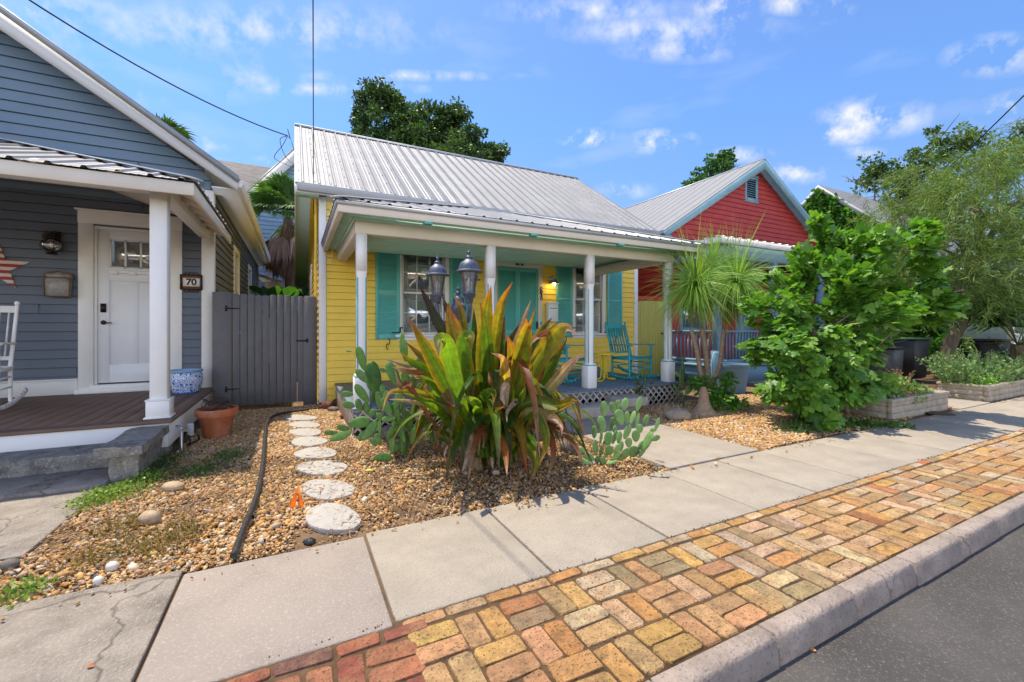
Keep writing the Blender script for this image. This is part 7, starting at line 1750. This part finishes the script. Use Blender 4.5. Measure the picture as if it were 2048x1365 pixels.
weeds('w', [(1060, 1010, 40, 8), (950, 960, 60, 8), (870, 935, 50, 8)], 77, [(.22, .13, .05), (.3, .2, .08)], .028, 60, .02)
# small plants along the lattice
for lb_, px_, py_, h_, sd_, cols in (('spiky dark seedling before the lattice right of the steps', 1292, 812, 24, 81, WG), ('small leafy plant low against the lattice corner', 1335, 800, 16, 82, WG)):
    c_ = PG(px_, py_); t = CH * FPX / (py_ - HYP); spikes('small_plant', lb_, 'plant', (c_.x, c_.y), (.10, .08), 12, h_ * t / FPX * 2.2, cols, seed=sd_, ls=.07, nl=12, base=-.01, lean=.5)
sc2 = PG(1290, 812); m = MB(); m.tube([sc2, sc2 + Vector((0, 0, .5)), sc2 + Vector((.01, 0, .62))], [.02, .016, .012], 7)
tag(m.build('cactus_stem', padm if False else mat('cactus_green', (.06, .14, .03), .5), None, org=tuple(sc2), smooth=60), 'single upright cactus stem before the porch lattice', 'cactus')
# fallen leaves
for lb_, px_, py_, l_, w_, cl_ in (('yellow green fallen leaf lying on the gravel under the prickly pear', 737, 941, .085, .04, (.42, .48, .05)), ('orange fallen leaf on the old concrete at the bottom left', 181, 1333, .03, .018, (.4, .13, .03)), ('small orange leaf on the asphalt', 1627, 1301, .025, .02, (.55, .22, .06))):
    z_ = .02 if py_ < 1100 else (.004 if px_ < 1000 else -.105); p = PG(px_, py_, z_); m = MB(); s_ = Vector((CY, -SY, 0)); f_ = Vector((SY, CY, 0)); V0 = []
    m.add([p - s_ * l_ / 2, p + f_ * w_ / 2 + Vector((0, 0, .008)), p + s_ * l_ / 2, p - f_ * w_ / 2 + Vector((0, 0, .003)), p + Vector((0, 0, .001))], [(0, 4, 1), (1, 4, 2), (2, 4, 3), (3, 4, 0)], cl_)
    tag(m.build('fallen_leaf', MATS['litter'], None, org=tuple(p)), lb_, 'leaf')
# manhole
mc = PG(1880, 827, .006); m = MB(); m.lathe(mc, [(.17, -.01), (.17, .004), (.155, .005), (.0, .006)], 26); tag(m.build('utility_cover', mat('rusty_iron', (.10, .065, .045), .7, var=.4, vs=20, metal=.3), None, org=tuple(mc)), 'round rusty iron cover set in the sidewalk beyond the fig bush', 'manhole cover')
# grit on the road
n = 500; x = NR.uniform(1.2, 7, n); y = NR.uniform(.2, 1.05, n); m = MB(); r = NR.uniform(.001, .003, n)[:, None]; q = nrm(NR.normal(size=(n, 3))); q2 = nrm(np.cross(q, NR.normal(size=(n, 3))))
m.inst(ICV, ICF, mats_from(np.stack([x, y, np.full(n, -.109)], 1), q * r, q2 * r, np.cross(q, q2) * r), palette(n, [(.24, .22, .19), (.17, .15, .13), (.30, .28, .25)])); tag(m.build('road_grit', MATS['litter']), kind='stuff')
# ---------- overhead wires
def wire(label, pts, r, extra=(), name='overhead_wire'):
    m = MB(); m.tube(pts, r, 6, cap=False)
    for e in extra: m.tube(e, r * .6, 5, cap=False)
    return tag(m.build(name, black, None, org=tuple(pts[0])), label, 'wire')
def sag(a, b, s_, n=16): return [Vector(a).lerp(Vector(b), i / n) + Vector((0, 0, -s_ * 4 * (i / n) * (1 - i / n))) for i in range(n + 1)]
A_ = PT(575, 272, 10.0); B_ = PT(-420, -330, 4.4)
an = Vector((-.02, 10.1, EZ + slope * (10.1 - EYY) - .1)); loop1 = catmull([A_, PT(566, 290, 10), PT(549, 312, 10), PT(556, 322, 10), PT(588, 336, 9.9)], 16); loop2 = catmull([A_, PT(560, 280, 10), PT(570, 312, 10), PT(590, 332, 9.9)], 12)
wire('thin black service wire sagging across the upper left sky to the yellow house', sag(A_, B_, .35), .012, (loop1, loop2, [A_, PT(580, 278, 9.95), PT(575, 258, 9.9), PT(588, 300, 9.85)]))
a_ = PT(628, 428, 7.4); wire('single black wire dropping straight down the sky to the yellow house corner', [a_] + sag(PT(627, 395, 7.2), PT(625, -500, 3.0), .10), .006)
wire('black cable running up out of the right edge over the feathery tree', sag(PT(1755, 462, 17), PT(2150, 90, 7.5), .12), .014)
